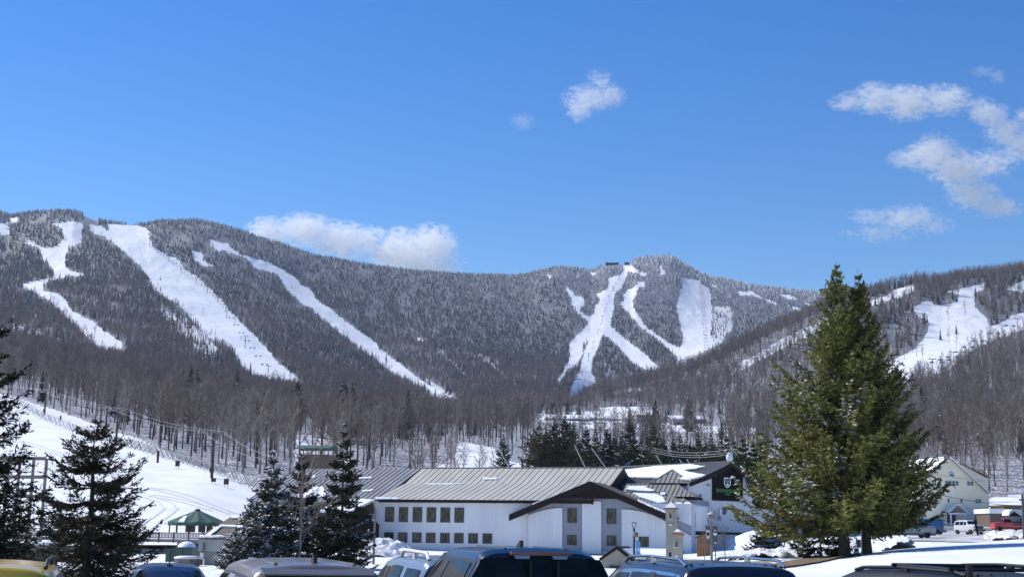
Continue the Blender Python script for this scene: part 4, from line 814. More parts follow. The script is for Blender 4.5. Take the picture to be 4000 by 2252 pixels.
# right gable end of the main roof
b = MB(); b.prism([(ur - .5, -.1, ze - .3), (ur - .5, 2 * v2, ze - .3), (ur - .5, 2 * v2 - v1, zb - .2), (ur - .5, v2, zr - .2), (ur - .5, v1, zb - .2)], (0.3, 0, 0))
b.prism([(ur + .002, v1, zb - .55), (ur + .002, v2, zr - .5), (ur + .002, v2, zr + .03), (ur + .002, v1, zb + .03)], (.12, 0, 0))
b.prism([(ur + .002, v1 - .1, zb - .55), (ur + .002, v1, zb + .03), (ur + .002, -.6, ze + .03), (ur + .002, -.6, ze - .45)], (.12, 0, 0)); b.build('gable_end', MAT['fascia'], lodge)
for cx_, w_ in ((1523.5, 35), (1577.5, 35), (1632, 36), (1686.5, 36), (1740.5, 37), (1795, 37)):
    window(L, lodge, (cx_ - w_ / 2, 1978 + (cx_ - 1523) * .011, cx_ + w_ / 2, 2036.5 + (cx_ - 1523) * .0105), 0)
for cx_ in (1520, 1574, 1629, 1683, 1738.5, 1793, 1848.5, 1904, 2109.5):
    window(L, lodge, (cx_ - 18, 2076.5 + (cx_ - 1520) * .0125, cx_ + 18.5, 2116 + (cx_ - 1520) * .0145), 0)
# --- broad projecting gable
vg = -1.3; vs = -0.35
gl = L.F(1988, 2008, vg); ga = L.F(2304, 1878, vg); gr = (ga[0] + (ga[0] - gl[0]) * 1.0, None)
grr = L.F(2601, 2003, vg); slp = (ga[1] - grr[1]) / (grr[0] - ga[0]); gr = (grr[0] + 1.2, grr[1] - slp * 1.2)
tg = 0.72
b = MB()
for (a_, z_), (c_, y_), mi in ((gl, ga, 0), (ga, gr, 0)):
    b.prism([(a_, vg + .15, z_), (c_, vg + .15, y_), (c_, 5.0, y_), (a_, 5.0, z_)], (0, 0, -0.16), mi)
b.build('gable_roof', [MAT['shingle']], lodge)
b = MB()
for (a_, z_), (c_, y_) in ((gl, ga), (ga, gr)):
    b.prism([(a_, vg, z_ + .02), (c_, vg, y_ + .02), (c_, vg, y_ - tg), (a_, vg, z_ - tg)], (0, .14, 0))
# truss infill
za = L.F(2304, 1941, vg)[1]; ul = L.F(2206, 1940, vg)[0]; urr = L.F(2419, 1942, vg)[0]
b.prism([(ul, vg + .3, za), (urr, vg + .3, za), (ga[0] + .3, vg + .3, ga[1] - .4), (ga[0] - .3, vg + .3, ga[1] - .4)], (0, .2, 0))
b.box((ga[0] - .16, vg + .16, za - .1), (ga[0] + .16, vg + .29, ga[1] - .3))
b.box((ul - .3, vg + .16, za - .14), (urr + .3, vg + .28, za + .06)); b.build('gable_truss', MAT['fascia'], lodge)
sb = MB(); patch(sb, L, [(2490, 1952), (2603, 1998), (2601, 2003), (2493, 1957)], (ga[0], vg, ga[1]), (gr[0], vg, gr[1]), (gr[0], 3, gr[1]), .12)
patch(sb, L, [(2080, 1969), (2126, 1951), (2126, 1955), (2085, 1972)], (gl[0], vg, gl[1]), (ga[0], vg, ga[1]), (ga[0], 3, ga[1]), .12); sb.build('roof_snow', MAT['tree_snow'], roof, kind='stuff')
# grey wall under the gable, light panels on it
FP = lambda pts, v: [(L.F(a, c, v)[0], v, L.F(a, c, v)[1]) for a, c in pts]
b = MB(); b.prism(FP([(2063, 2146), (2063, 2000), (2206, 1940), (2304, 1930), (2419, 1940), (2606, 2015), (2700, 2055), (2700, 2160)], -0.12), (0, .118, 0)); b.build('gable_wall', MAT['grey_stucco'], lodge)
P1 = [(2063, 2148), (2063, 2011), (2080, 2004), (2100, 1997), (2125, 1990), (2150, 1985), (2175, 1982.5), (2196, 1982), (2196, 2155)]
P2 = [(2274, 2160), (2274, 1956), (2278, 1954.5), (2344, 1956), (2348, 1958), (2348, 2162)]
P3 = [(2428, 2165), (2428, 1987), (2460, 1988.5), (2490, 1993), (2520, 2000), (2550, 2010), (2575, 2022), (2605, 2038), (2640, 2058), (2700, 2092), (2700, 2172)]
for q in (P1, P2, P3):
    b = MB(); b.prism(FP(q, -0.30), (0, .178, 0)); b.build('light_panel', MAT['white_siding'], lodge)
for bx in ((2217, 1982, 2253.5, 2041.5), (2370, 1985, 2407.5, 2045)): window(L, lodge, bx, -0.12)
for bx in ((2215.5, 2087, 2252.5, 2127), (2370, 2090, 2408, 2130)): window(L, lodge, bx, -0.12)
window(L, lodge, (2496, 2094, 2534.5, 2134), -0.30)
# --- grey roofed wing at the left
uc = L.F(1600, 1828, v2)[0]; vE, zE = L.S(1428, 1956, uc)
u_l = L.F(1165, 1826, v2)[0]; u_e = u0 - 0.15
b = MB(); b.prism([(u_l, vE, zE), (u_e, vE, zE), (u_e, v2, zr - .05), (u_l, v2, zr - .05)], (0, 0, -.14)); b.prism([(u_l, v2, zr - .05), (u_e, v2, zr - .05), (u_e, 2 * v2, zE), (u_l, 2 * v2, zE)], (0, 0, -.14))
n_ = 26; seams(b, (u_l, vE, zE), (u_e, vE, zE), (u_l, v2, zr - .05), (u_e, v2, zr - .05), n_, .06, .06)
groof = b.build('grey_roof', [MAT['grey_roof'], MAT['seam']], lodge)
sb = MB()
for pl in ([(1400, 1866), (1454, 1863), (1450, 1868), (1402, 1870)], [(1415, 1916), (1462, 1912), (1450, 1918), (1418, 1920)], [(1200, 1860), (1232, 1856), (1230, 1866), (1190, 1872)], [(1165, 1905), (1262, 1900), (1275, 1940), (1165, 1950)], [(1385, 1945), (1440, 1952), (1436, 1958), (1385, 1954)]): patch(sb, L, pl, (u_l, vE, zE), (u_e, vE, zE), (u_l, v2, zr - .05), .12, len(pl))
sb.build('roof_snow', MAT['tree_snow'], groof, kind='stuff')
MAT['taupe_wall'] = siding('taupe_wall', (0.155, 0.145, 0.13), (0.20, 0.19, 0.17), 0.4)
b = MB(); b.box((u_l + .5, vE + .7, -1), (u0 - .3, 2 * v2 - 1, zE - .1)); b.build('entrance_wall', MAT['taupe_wall'], lodge)
# lean-to with snow on it between the wing and the main wall
a0, z0_ = L.F(1395, 2050, vE - 2.5); a1, _ = L.F(1475, 2050, vE - 2.5); z1_ = L.F(1430, 2014, vE + .6)[1]
b = MB(); b.prism([(a0, vE - 2.5, z0_), (min(a1, -0.15), vE - 2.5, z0_), (min(a1, -0.15), vE + .65, z1_), (a0, vE + .65, z1_)], (0, 0, -.18)); lt = b.build('porch_roof', MAT['fascia'], lodge)
b = MB(); b.prism([(a0 + .1, vE - 2.5, z0_ + .01), (min(a1, -0.2), vE - 2.5, z0_ + .01), (min(a1, -0.2), vE + .6, z1_ + .01), (a0 + .1, vE + .6, z1_ + .01)], (0, 0, .3)); b.build('snow_cover', MAT['snow'], lt)
b = MB(); b.box((a0 + .2, vE - 2.2, -1), (-0.25, vE - 1.9, z0_ - .15)); b.build('porch_wall', MAT['taupe_wall'], lodge)
a0, z0_ = L.F(1415, 2120, -6); a1 = L.F(1463, 2120, -6)[0]; b = MB(); b.box((a0, -8, z0_), (a1, -6, z0_ + .14)); b.box((a0 + .1, -7.9, z0_ + .143), (a1 - .1, -6.1, z0_ + .55), 1)
for q in (a0 + .1, a1 - .2): b.box((q, -7.9, -1), (q + .1, -7.8, z0_ - .002))
b.build('canopy', [MAT['fascia'], MAT['snow']], lodge)
# dark entrance block with low snowy gable (behind the snowy spruces)
vA = -5.0; a0, zA = L.F(1118, 2042, vA); a1, zB = L.F(1243, 2000, vA); a2, _ = L.F(1372, 2002, vA); a3, _ = L.F(1420, 2030, vA)
b = MB(); b.prism([(a0 + .5, vA + .4, -1), (a3 - .3, vA + .4, -1), (a3 - .3, vA + .4, zB - 1.3), (a2, vA + .4, zB - .15), (a1, vA + .4, zB - .15), (a0 + .5, vA + .4, zA)], (0, vE + 4.5, 0)); b.build('entrance_block', MAT['fascia'], lodge)
b = MB(); zt_ = L.F(1250, 1955, vE - 1)[1]
b.prism([(a0, vA, zA), (a1, vA, zB), (a1 + .5, vE + .3, zt_), (a0, vE + .3, zA + 1.2)], (0, 0, .3)); b.prism([(a1, vA, zB), (a2, vA, zB), (a2, vE + .3, zt_), (a1 + .5, vE + .3, zt_)], (0, 0, .3)); b.build('snowy_roof', MAT['snow'], lodge)
# --- sign gable at the right
S = Frame(2690, 160, 38)
def toL(fr, pts):          # local of fr -> local of lodge
    out = []
    for p in pts:
        q = fr.W(*p) - L.O; out.append((float(q @ L.u), float(q @ L.v), q[2]))
    return out
class MS(MB):
    """mesh builder whose object sits in another frame but is parented to the lodge"""
    def __init__(s, fr): super().__init__(); s.fr = fr
    def build(s, name, mats, parent=None, **kw):
        o = MB.build(s, name, mats, parent, **kw)
        if parent is lodge:
            q = s.fr.O - L.O; o.location = (float(q @ L.u), float(q @ L.v), 0); o.rotation_euler = (0, 0, s.fr.a - L.a)
        return o
SF = lambda pts, v=0.0: [(S.F(a, c, v)[0], v, S.F(a, c, v)[1]) for a, c in pts]
outl = [(2690, 2160), (2690, 1884), (2703, 1876), (2780, 1850), (2857, 1808), (2916, 1853), (2936, 1925), (2938, 2160)]
b = MS(S); b.prism(SF(outl), (0, 12, 0)); b.build('wall', MAT['white_siding'], lodge)
e0, e1 = S.F(2937, 1990)[0], S.F(3424, 2070)[0]; zt_ = S.F(2960, 1985)[1]
b = MS(S); b.box((e0 + .02, 0.3, -1), (e1, 8, zt_)); b.build('wall', MAT['white_siding'], lodge)
b = MS(S); b.box((e0 - .3, -.3, zt_ + .003), (e1 + .4, 8.4, zt_ + .3)); b.box((e1 - .12, .22, 0), (e1 + .06, .4, zt_ - .01)); b.build('low_roof', MAT['fascia'], lodge)
pts = SF([(2781, 1952.5), (2781, 1851), (2857, 1810), (2901, 1842), (2901, 1958)], -.03)
b = MS(S); b.prism(pts, (0, -.06, 0)); sp_ = b.build('sign_panel', MAT['sign_black'], lodge)
# gable trim and band
b = MS(S)
vo = -0.6
tri = SF([(2696, 1880), (2779, 1850), (2857, 1804), (2919, 1852), (2943, 1927)], vo); dw = 0.55
for p, q in zip(tri[:-1], tri[1:]):
    b.prism([p, q, (q[0], q[1], q[2] - dw), (p[0], p[1], p[2] - dw)], (0, .12, 0))
u_a, z_a = S.F(2700, 2076.5, -.1); 
for (x0_, x1_, v_) in ((2690, 2938, -.1), (2940, 3420, .2)):
    uA = S.F(x0_, 2080, v_)[0]; uB = S.F(x1_, 2080, v_)[0]; zt2 = S.F(2750, 2074.5, -.1)[1]; zb2 = S.F(2750, 2083, -.1)[1]; b.box((uA, v_, zb2), (uB, v_ + .09, zt2))
b.build('dark_trim', MAT['fascia'], lodge)
# long roof of that wing, running back to the left
ua, z_ap = tri[2][0], tri[2][2]; vend, _ = S.S(2384, 1832, ua)
pe = S.F(2696, 1880, vo); pm = S.F(2779, 1850, vo)
b = MS(S)
b.prism([(pe[0], vo, pe[1] + .02), (ua, vo, z_ap + .05), (ua, vend, z_ap + .05), (pe[0], vend, pe[1] + .02)], (0, 0, -.15))
b.prism([(ua, vo, z_ap + .05), (tri[3][0], vo, tri[3][2]), (tri[3][0], vend, tri[3][2]), (ua, vend, z_ap + .05)], (0, 0, -.15))
b.prism([(tri[3][0], vo, tri[3][2]), (tri[4][0], vo, tri[4][2]), (tri[4][0], vend, tri[4][2]), (tri[3][0], vend, tri[3][2])], (0, 0, -.15))
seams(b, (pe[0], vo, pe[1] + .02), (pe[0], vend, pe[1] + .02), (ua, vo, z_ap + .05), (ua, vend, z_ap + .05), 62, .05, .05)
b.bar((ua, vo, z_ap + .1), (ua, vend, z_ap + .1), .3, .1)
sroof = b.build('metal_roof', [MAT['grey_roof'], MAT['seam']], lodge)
sb = MS(S); patch(sb, S, [(2432, 1838), (2560, 1822), (2700, 1815), (2738, 1822), (2755, 1822), (2720, 1831), (2668, 1838), (2690, 1845), (2728, 1852), (2756, 1856), (2740, 1862), (2700, 1872), (2697, 1880), (2700, 1876), (2600, 1868), (2440, 1865)], (pe[0], vo, pe[1] + .12), (ua, vo, z_ap + .15), (ua, vend, z_ap + .15), .16)
sb.build('roof_snow', MAT['tree_snow'], sroof)
b = MS(S); b.prism([(pe[0] + .3, 3, -1), (pe[0] + .3, vend - .5, -1), (pe[0] + .3, vend - .5, pe[1] - .1), (pe[0] + .3, 3, pe[1] - .1)], (-.3, 0, 0)); b.build('wall', MAT['white_siding'], lodge)
# gooseneck lamps, wall boxes, siren on the sign wall
b = MS(S)
for a, c in ((2766, 1891), (2736, 1932)):
    u_, z_ = S.F(a, c, 0); b.prism([(u_ - .16, -.002, z_ - .14), (u_ + .16, -.002, z_ - .14), (u_ + .16, -.002, z_ + .14), (u_ - .16, -.002, z_ + .14)], (0, -.22, -.06))
b.build('wall_light', MAT['grey_metal'], lodge)
u_, z_ = S.F(2793, 1853, -.1); b = MS(S); b.tube([(u_ - .05, -.09, z_ - .15), (u_ + .1, -.3, z_ - .1), (u_ + .12, -.35, z_ + .1), (u_, -.3, z_ + .2)], .035, 5); b.build('gooseneck_lamp', MAT['white_paint'], lodge)
u_, z_ = S.F(2827, 1994, 0); b = MS(S)
for k in range(3): b.lathe([(0, 0), (.42 - .1 * k, 0), (.42 - .1 * k, .1), (0, .1)], 20)
b.v = [(x + u_, -z - .05 * 1, y + z_) for x, y, z in b.v]; b.build('exhaust_fan', MAT['grey_metal'], lodge)
u_, z_ = S.F(2811, 2001, 0); b = MS(S); b.box((u_ - .22, -.25, z_ - .42), (u_ + .2, -.003, z_ + .42)); b.build('electric_box', MAT['white_paint'], lodge)
u_, z_ = S.F(2808, 2022, 0); b = MS(S); b.box((u_ - .38, -.02, z_ - .25), (u_ + .36, -.003, z_ + .25)); b.build('wall_panel', MAT['grey_stucco'], lodge)
u_, z_ = S.F(2796, 1998, 0); b = MS(S); b.tube([(u_ - .25, -.06, z_ + .25), (u_ - .25, -.12, z_ - .1), (u_ - .1, -.12, z_ - .3), (u_ + .12, -.06, z_ - .2)], .03, 5); b.build('pipe', MAT['dark_metal'], lodge)
# --- lettering
def letters(text, size, x, z, fr, v, m, parent, bold=0.0, name='lettering', align='CENTER', sx=1.0):
    cu = bpy.data.curves.new('txt', 'FONT'); cu.body = text; cu.size = size; cu.align_x = align; cu.align_y = 'CENTER'; cu.extrude = 0.01; cu.offset = bold; cu.space_character = 1.08
    o = bpy.data.objects.new('txt', cu); me = bpy.data.meshes.new_from_object(o); bpy.data.objects.remove(o)
    V = np.array([q.co for q in me.vertices]); 
    for q in me.vertices: q.co = (x + q.co.x * sx, v - q.co.z - 0.012, z + q.co.y)
    me.materials.clear(); me.materials.append(m); me.update(); o = bpy.data.objects.new(name, me); COL.objects.link(o); o.parent = parent
    return o
MAT['sign_green'] = mat('sign_green', (0.06, 0.24, 0.035), 0.6); MAT['sign_white'] = mat('sign_white', (0.82, 0.83, 0.85), 0.6)
MAT['sign_blue'] = mat('sign_blue', (0.05, 0.25, 0.62), 0.6); MAT['sign_lime'] = mat('sign_lime', (0.30, 0.55, 0.10), 0.6); MAT['teal'] = mat('teal', (0.05, 0.35, 0.40), 0.6)
uL = S.F(2797, 1915, -.1); uR = S.F(2887, 1915, -.1); wid = uR[0] - uL[0]; um = (uR[0] + uL[0]) / 2; zT = S.F(2842, 1909, -.1)[1]; zB = S.F(2842, 1924, -.1)[1]
o = letters('SNOWSHED', (zT - zB) * 1.36, um, (zT + zB) / 2, S, -.1, MAT['sign_green'], sp_, bold=0.012)
vv = np.array([q.co for q in o.data.vertices]); cw = vv[:, 0].max() - vv[:, 0].min()
for q in o.data.vertices: q.co.x = um + (q.co.x - (vv[:, 0].max() + vv[:, 0].min()) / 2) * wid / cw
um2, z2_ = S.F(2843, 1928.5, -.1); o = letters('LODGE', (zT - zB) * .56, um2, z2_, S, -.1, MAT['sign_green'], sp_, bold=0.012)
def shield(parent, fr, cx_, cz_, w_, h_, v, depth=-.012, ring='sign_white', inner='sign_black', marks=True):
    def pts(k, dz=0): return [(cx_ + x * w_ * k, v, cz_ + (y * h_ * k) + dz) for x, y in ((-.5, .5), (.5, .5), (.5, -.12), (.42, -.28), (.25, -.42), (0, -.53), (-.25, -.42), (-.42, -.28), (-.5, -.12))]
    b = MB(); b.prism(pts(1), (0, depth, 0)); o = b.build('emblem', MAT[ring], parent)
    b = MB(); b.prism([(x, y + depth - .002, z) for x, y, z in pts(.76)], (0, depth, 0)); b.build('emblem_field', MAT[inner], o)
    if marks:
        y_ = v + 2 * depth - .006
        for (m_, pl) in (('sign_blue', [(-.24, .27), (.24, .27), (.24, .17), (-.24, .17)]), ('sign_lime', [(-.24, .155), (-.12, .155), (0, .06), (.12, .155), (.24, .155), (.24, .0), (0, -.1) if 0 else (.12, .05), (0, -.05), (-.12, .05), (-.24, 0)]), ('sign_white', [(-.26, -.18), (0, -.0 - .08), (.26, -.18), (0, -.32)])):
            b = MB(); b.prism([(cx_ + x * w_, y_, cz_ + z * h_) for x, z in pl], (0, depth, 0)); b.build('emblem_mark', MAT[m_], o)
    return o
b_ = S.F(2828.5, 1884, -.1); b2_ = S.F(2854, 1884, -.1); zt3 = S.F(2841, 1864, -.1)[1]; zb3 = S.F(2841, 1903, -.1)[1]
shield(sp_, S, (b_[0] + b2_[0]) / 2, (zt3 + zb3) / 2, b2_[0] - b_[0], zt3 - zb3, -.1)
# --- small hip roofs over the bays
def hiproof(nm, ridge_l, ridge_r, eave_l, eave_r, D, deg=-20, depth=5.0, m='olive_roof', snow=None, n=10, soff=.35):
    fr = Frame(eave_r[0], D, deg)
    el = fr.F(*eave_l, 0); er = fr.F(*eave_r, 0); z_e = (el[1] + er[1]) / 2
    mid = depth / 2
    rl = fr.F(*ridge_l, mid); rr = fr.F(*ridge_r, mid); z_r = (rl[1] + rr[1]) / 2
    b = MS(fr); A = (el[0], 0, z_e); B_ = (er[0], 0, z_e); C = (er[0], depth, z_e); Dd = (el[0], depth, z_e); R0 = (rl[0], mid, z_r); R1 = (rr[0], mid, z_r)
    if abs(rl[0] - rr[0]) < .05: b.add([A, B_, C, Dd, R0], [(0, 1, 4), (1, 2, 4), (2, 3, 4), (3, 0, 4), (0, 3, 2, 1)])
    else: b.add([A, B_, C, Dd, R0, R1], [(0, 1, 5, 4), (1, 2, 5), (2, 3, 4, 5), (3, 0, 4), (0, 3, 2, 1)])
    # seams: front face and right face
    nrm = np.cross(np.array(B_) - A, np.array(R1) - A); nrm /= np.linalg.norm(nrm); nrm *= .04 * (1 if nrm[2] > 0 else -1)
    for k in range(1, n):
        u_ = el[0] + (er[0] - el[0]) * k / n
        if u_ > rr[0]: t_ = (er[0] - u_) / (er[0] - rr[0])
        elif u_ < rl[0]: t_ = (u_ - el[0]) / (rl[0] - el[0]) if rl[0] > el[0] else 1
        else: t_ = 1
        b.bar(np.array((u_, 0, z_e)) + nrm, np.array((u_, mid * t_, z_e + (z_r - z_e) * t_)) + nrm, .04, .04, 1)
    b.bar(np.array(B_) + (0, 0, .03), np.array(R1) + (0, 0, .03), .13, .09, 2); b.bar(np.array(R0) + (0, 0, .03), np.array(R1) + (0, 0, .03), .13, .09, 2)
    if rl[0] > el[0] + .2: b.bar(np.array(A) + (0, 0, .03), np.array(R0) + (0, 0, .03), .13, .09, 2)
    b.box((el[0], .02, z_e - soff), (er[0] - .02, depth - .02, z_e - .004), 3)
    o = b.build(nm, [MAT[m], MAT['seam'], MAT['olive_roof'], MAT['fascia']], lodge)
    if snow:
        sb = MS(fr)
        for pl in snow: patch(sb, fr, pl, A, B_, R1 if abs(rr[0] - el[0]) > .1 else R0, .14)
        sb.build('roof_snow', MAT['tree_snow'], o)
    return fr, el, er, z_e
hiproof('hip_roof', (2626, 1833), (2626, 1833), (2540, 1884), (2703, 1885), 160, depth=6, snow=[[(2672, 1872), (2700, 1883), (2702, 1885), (2678, 1884)]], n=9)
hiproof('hip_roof', (2448, 1888), (2643, 1889), (2425, 1937), (2712, 1937), 157, depth=6, snow=[[(2445, 1912), (2458, 1900), (2520, 1899), (2530, 1908), (2560, 1916), (2540, 1920), (2480, 1916)]], n=16)
hiproof('hip_roof', (2432, 1920), (2600, 1921), (2424, 1973), (2671, 1973), 153, depth=6, snow=[[(2471, 1926), (2560, 1930), (2588, 1940), (2600, 1962), (2570, 1964), (2540, 1955), (2500, 1943)], [(2580, 1925), (2600, 1925), (2597, 1933), (2578, 1934)], [(2640, 1964), (2662, 1965), (2668, 1973), (2640, 1973)]], n=15)
hiproof('hip_roof', (2652, 1936), (2655, 1936), (2645, 1978), (2715, 1977), 155, depth=5, snow=[[(2670, 1966), (2690, 1962), (2712, 1975), (2684, 1977)]], n=4)
# bay walls with tall windows
BF = Frame(2700, 154, -20)
MAT['bay_white'] = mat('bay_white', (0.66, 0.69, 0.74), 0.55, (0.6, 0.63, 0.68), 2)
def bay(fr, x0_, x1_, yt, yb, chamf, depth=4):
    uA, zT_ = fr.F(x0_, yt, 0); uB, _ = fr.F(x1_, yt, 0); zB_ = fr.F((x0_ + x1_) / 2, yb, 0)[1]; zb_ = fr.F((x0_ + x1_) / 2, 2166, 0)[1]
    base = [(uA, 0), (uB, 0), (uB + chamf, chamf), (uB + chamf, depth), (uA - chamf, depth), (uA - chamf, chamf)]
    b = MS(fr); b.hexa([(u_, v_, zb_) for u_, v_ in base], [(u_, v_, zT_) for u_, v_ in base]); b.build('bay', MAT['bay_white'], lodge)
    z1b = fr.F((x0_ + x1_) / 2, 2072, 0)[1]; z0b = fr.F((x0_ + x1_) / 2, 2087, 0)[1]
    o = .05; bb = [(uA - o, -o), (uB + o, -o), (uB + chamf + o, chamf), (uB + chamf + o, depth), (uA - chamf - o, depth), (uA - chamf - o, chamf)]
    b = MS(fr); b.hexa([(u_, v_, z0b) for u_, v_ in bb], [(u_, v_, z1b) for u_, v_ in bb]); b.hexa([(u_, v_, -1) for u_, v_ in bb], [(u_, v_, zb_ - .01) for u_, v_ in bb], 0); b.build('dark_band', MAT['fascia'], lodge)
bay(BF, 2694, 2716, 1975, 2185, .55); F2 = Frame(2670, 156.5, -20); bay(F2, 2655, 2677, 1975, 2185, .55)
b = MS(F2); b.box((F2.F(2610, 2000)[0], .8, 0), (F2.F(2725, 2000)[0], 8, F2.F(2680, 1950)[1])); b.build('wall', MAT['grey_stucco'], lodge)
def winM(fr, box, **k):
    o = window(fr, lodge, box, 0, **k); q = fr.O - L.O; o.location = (float(q @ L.u), float(q @ L.v), 0); o.rotation_euler = (0, 0, fr.a - L.a)
MAT['bay_glass'] = glass_mat('bay_glass', (0.015, 0.015, 0.015), (0.10, 0.095, 0.085), 5)
winM(BF, (2697.5, 2002, 2710.5, 2062), mull=0, gm='bay_glass', fw=.05); winM(BF, (2697.5, 2093, 2710.5, 2124), mull=0, gm='bay_glass', fw=.05)
winM(F2, (2658, 2003, 2673, 2053), mull=2, gm='bay_glass', fw=.05)
for a in (2689.5, 2712.2):
    for yy in ((2003, 2062), (2094, 2124)): winM(BF, (a, yy[0], a + 4.6, yy[1]), mull=0, gm='bay_glass', fw=.04, off=.06)
# roof ventilator and mast on the sign gable
pv = S.W(S.F(2850, 1806, 1.5)[0], 1.5, 0); zv = P(2850, 1800, 147)[2]
v = empty('roof_ventilator', (pv[0], pv[1], z_ap + .1), 'white mushroom shaped ventilator on the ridge above the sign gable', 'ventilator')
b = MB(); b.lathe([(.5, -.1), (.5, .1), (.28, .12), (.28, .35)], 14); b.build('base', MAT['white_paint'], v); b = MB(); b.lathe([(.32, .3), (.42, .42), (.42, .85), (.3, .95), (.3, 1.05), (.38, 1.1), (.1, 1.25)], 14); b.build('cowl', MAT['white_paint'], v)
# leaning white snow poles behind the roofs
k = 0
MAT['pole_white'] = mat('pole_white', (0.72, 0.73, 0.74), 0.5)
for (x0_, y0_, x1_, y1_, D, lb) in ((1932, 1722, 1982, 1812, 250, 'thin grey pole leaning in front of the lone dark spruce, leftmost of the leaning poles'), (2244, 1737, 2290, 1832, 185, 'long white pole leaning behind the tan roof, left of the longest pair'), (2310, 1748, 2372, 1833, 185, 'long white pole leaning behind the right end of the tan roof'), (2562, 1775, 2592, 1822, 180, 'short white pole leaning above the middle of the snowy roof'), (2654, 1793, 2672, 1818, 175, 'tiny white pole leaning over the snowy roof, left of its twin'), (2683, 1792, 2698, 1817, 175, 'tiny white pole leaning over the snowy roof, right of its twin'), (2962, 1850, 2986, 1905, 170, 'white pole leaning beside the sign gable, in front of a green spruce')):
    a = P(x0_, y0_, D); c = P(x1_, y1_, D); d_ = a - c; gz = H(c[0], c[1]); t_ = (c[2] - gz) / max(d_[2], .1); base = c - d_ * t_
    e = empty('snow_gun_pole', (base[0], base[1], gz), lb, 'pole', 'leaning white poles behind the lodge')
    b = MB(); b.tube([(0, 0, 0), tuple(a - np.array([base[0], base[1], gz]))], [.09, .06], 6); b.build('pole', MAT['pole_white'], e)
    m_ = (a * .35 + c * .65) - np.array([base[0], base[1], gz]); b = MB(); b.box(tuple(m_ - .12), tuple(m_ + .12)); b.build('clamp', MAT['grey_metal'], e)
# ------------------------------------------------------------------ ground dressing near the lodge
def drape(name, poly, D0, m, lift=0.06, n=40, kind='structure', rough=0.0, seed=0, dome=0.0, label=None, cat=None):
    """a sheet following the ground inside a world-space outline [(px, D), ...]"""
    pts = [(CZ(a) * d, d) for a, d in poly]; xs = [p[0] for p in pts]; ys = [p[1] for p in pts]
    gx = np.linspace(min(xs), max(xs), n); gy = np.linspace(min(ys), max(ys), n); X, Y = np.meshgrid(gx, gy)
    ins = inpoly(X + vnoise(X * 2 + 300, Y * 2, seed) * (gx[1] - gx[0]) * 2, Y, pts)
    Zz = height(X, np.maximum(Y, 43.5)); Zz = np.where(Y < 43.5, 0, Zz)
    # distance-like falloff for domes
    if dome:
        cx_, cy_ = np.mean(xs), np.mean(ys); rx = (max(xs) - min(xs)) / 2; ry = (max(ys) - min(ys)) / 2
        r_ = np.sqrt(((X - (max(xs) + min(xs)) / 2) / rx) ** 2 + ((Y - (max(ys) + min(ys)) / 2) / ry) ** 2)
        Zz = Zz + dome * np.clip(1 - r_ ** 2, -0.1, 1) ** 1.0 - .08
    Zz = Zz + lift + rough * (vnoise(X * 1.3 + 100, Y * 1.3, seed + 1) + .6 * vnoise(X * 3.1 + 100, Y * 3.1, seed + 2))
    V = np.stack([X, Y, Zz], -1).reshape(-1, 3); a = np.arange(n * n).reshape(n, n)
    F4 = np.stack([a[:-1, :-1], a[:-1, 1:], a[1:, 1:], a[1:, :-1]], -1).reshape(-1, 4); k = ins.ravel()[F4].all(1)
    o = bpy.data.objects.new(name, npmesh(name, V, F4[k], [m], smooth=True)); COL.objects.link(o)
    return tag(o, label, cat, None, kind)
MAT['dry_grass'] = mat('dry_grass', (0.13, 0.085, 0.045), 0.95, (0.22, 0.15, 0.08), 1.5, bump=0.8, bscale=6)
MAT['wet_road'] = mat('wet_road', (0.14, 0.135, 0.125), 0.6, (0.30, 0.28, 0.25), 0.25, bump=0.3, bscale=4, detail=8)
MAT['slush'] = mat('slush', (0.26, 0.245, 0.22), 0.7, (0.68, 0.68, 0.68), 0.22, bump=0.6, bscale=3, detail=8)
drape('grass_bank', [(2980, 72.5), (3120, 76), (3300, 85), (3480, 97), (3560, 104), (3500, 107), (3380, 102), (3240, 94), (3080, 84), (2960, 78)], 0, MAT['dry_grass'], lift=.10, n=120, kind='structure')
drape('grass', [(3090, 99), (3180, 97), (3190, 107), (3130, 113), (3080, 108)], 0, MAT['dry_grass'], lift=.09, n=60)
drape('road', [(2650, 80), (3060, 79), (3010, 91), (2860, 94), (2600, 92)], 0, MAT['wet_road'], lift=.05, n=60)
drape('road', [(3560, 148), (4300, 140), (4300, 200), (3800, 228), (3600, 232), (3380, 175)], 0, MAT['slush'], lift=.08, n=90)
drape('road', [(3700, 214), (4400, 204), (4400, 226), (3700, 236)], 0, MAT['wet_road'], lift=.14, n=60)
drape('snow_bank', [(2850, 100), (3120, 92), (3160, 96), (3120, 103), (2870, 108)], 0, MAT['pile_snow'], lift=.1, dome=.5, rough=.4, n=90, kind='thing', seed=4, label='lumpy ploughed snow bank along the road in front of the squat spruce clump', cat='snow bank')
drape('snow_mound', [(2850, 148), (3110, 152), (3130, 166), (2860, 160)], 0, MAT['snow'], lift=0, dome=2.1, n=60, kind='thing', label='large smooth snow mound against the lodge wall, right of the lamp post with banners', cat='snow mound')
drape('snow_mound', [(3070, 118), (3440, 118), (3440, 136), (3080, 136)], 0, MAT['pile_snow'], lift=0, dome=1.0, rough=.4, n=60, seed=9, kind='thing', label='dirty snow mound behind the trunks of the big spruce', cat='snow mound')
drape('snow_mound', [(3395, 114), (3570, 118), (3600, 130), (3400, 132)], 0, MAT['snow'], lift=0, dome=1.3, rough=.3, n=60, seed=12, kind='thing', label='broken snow pile right of the big spruce trunk', cat='snow mound')
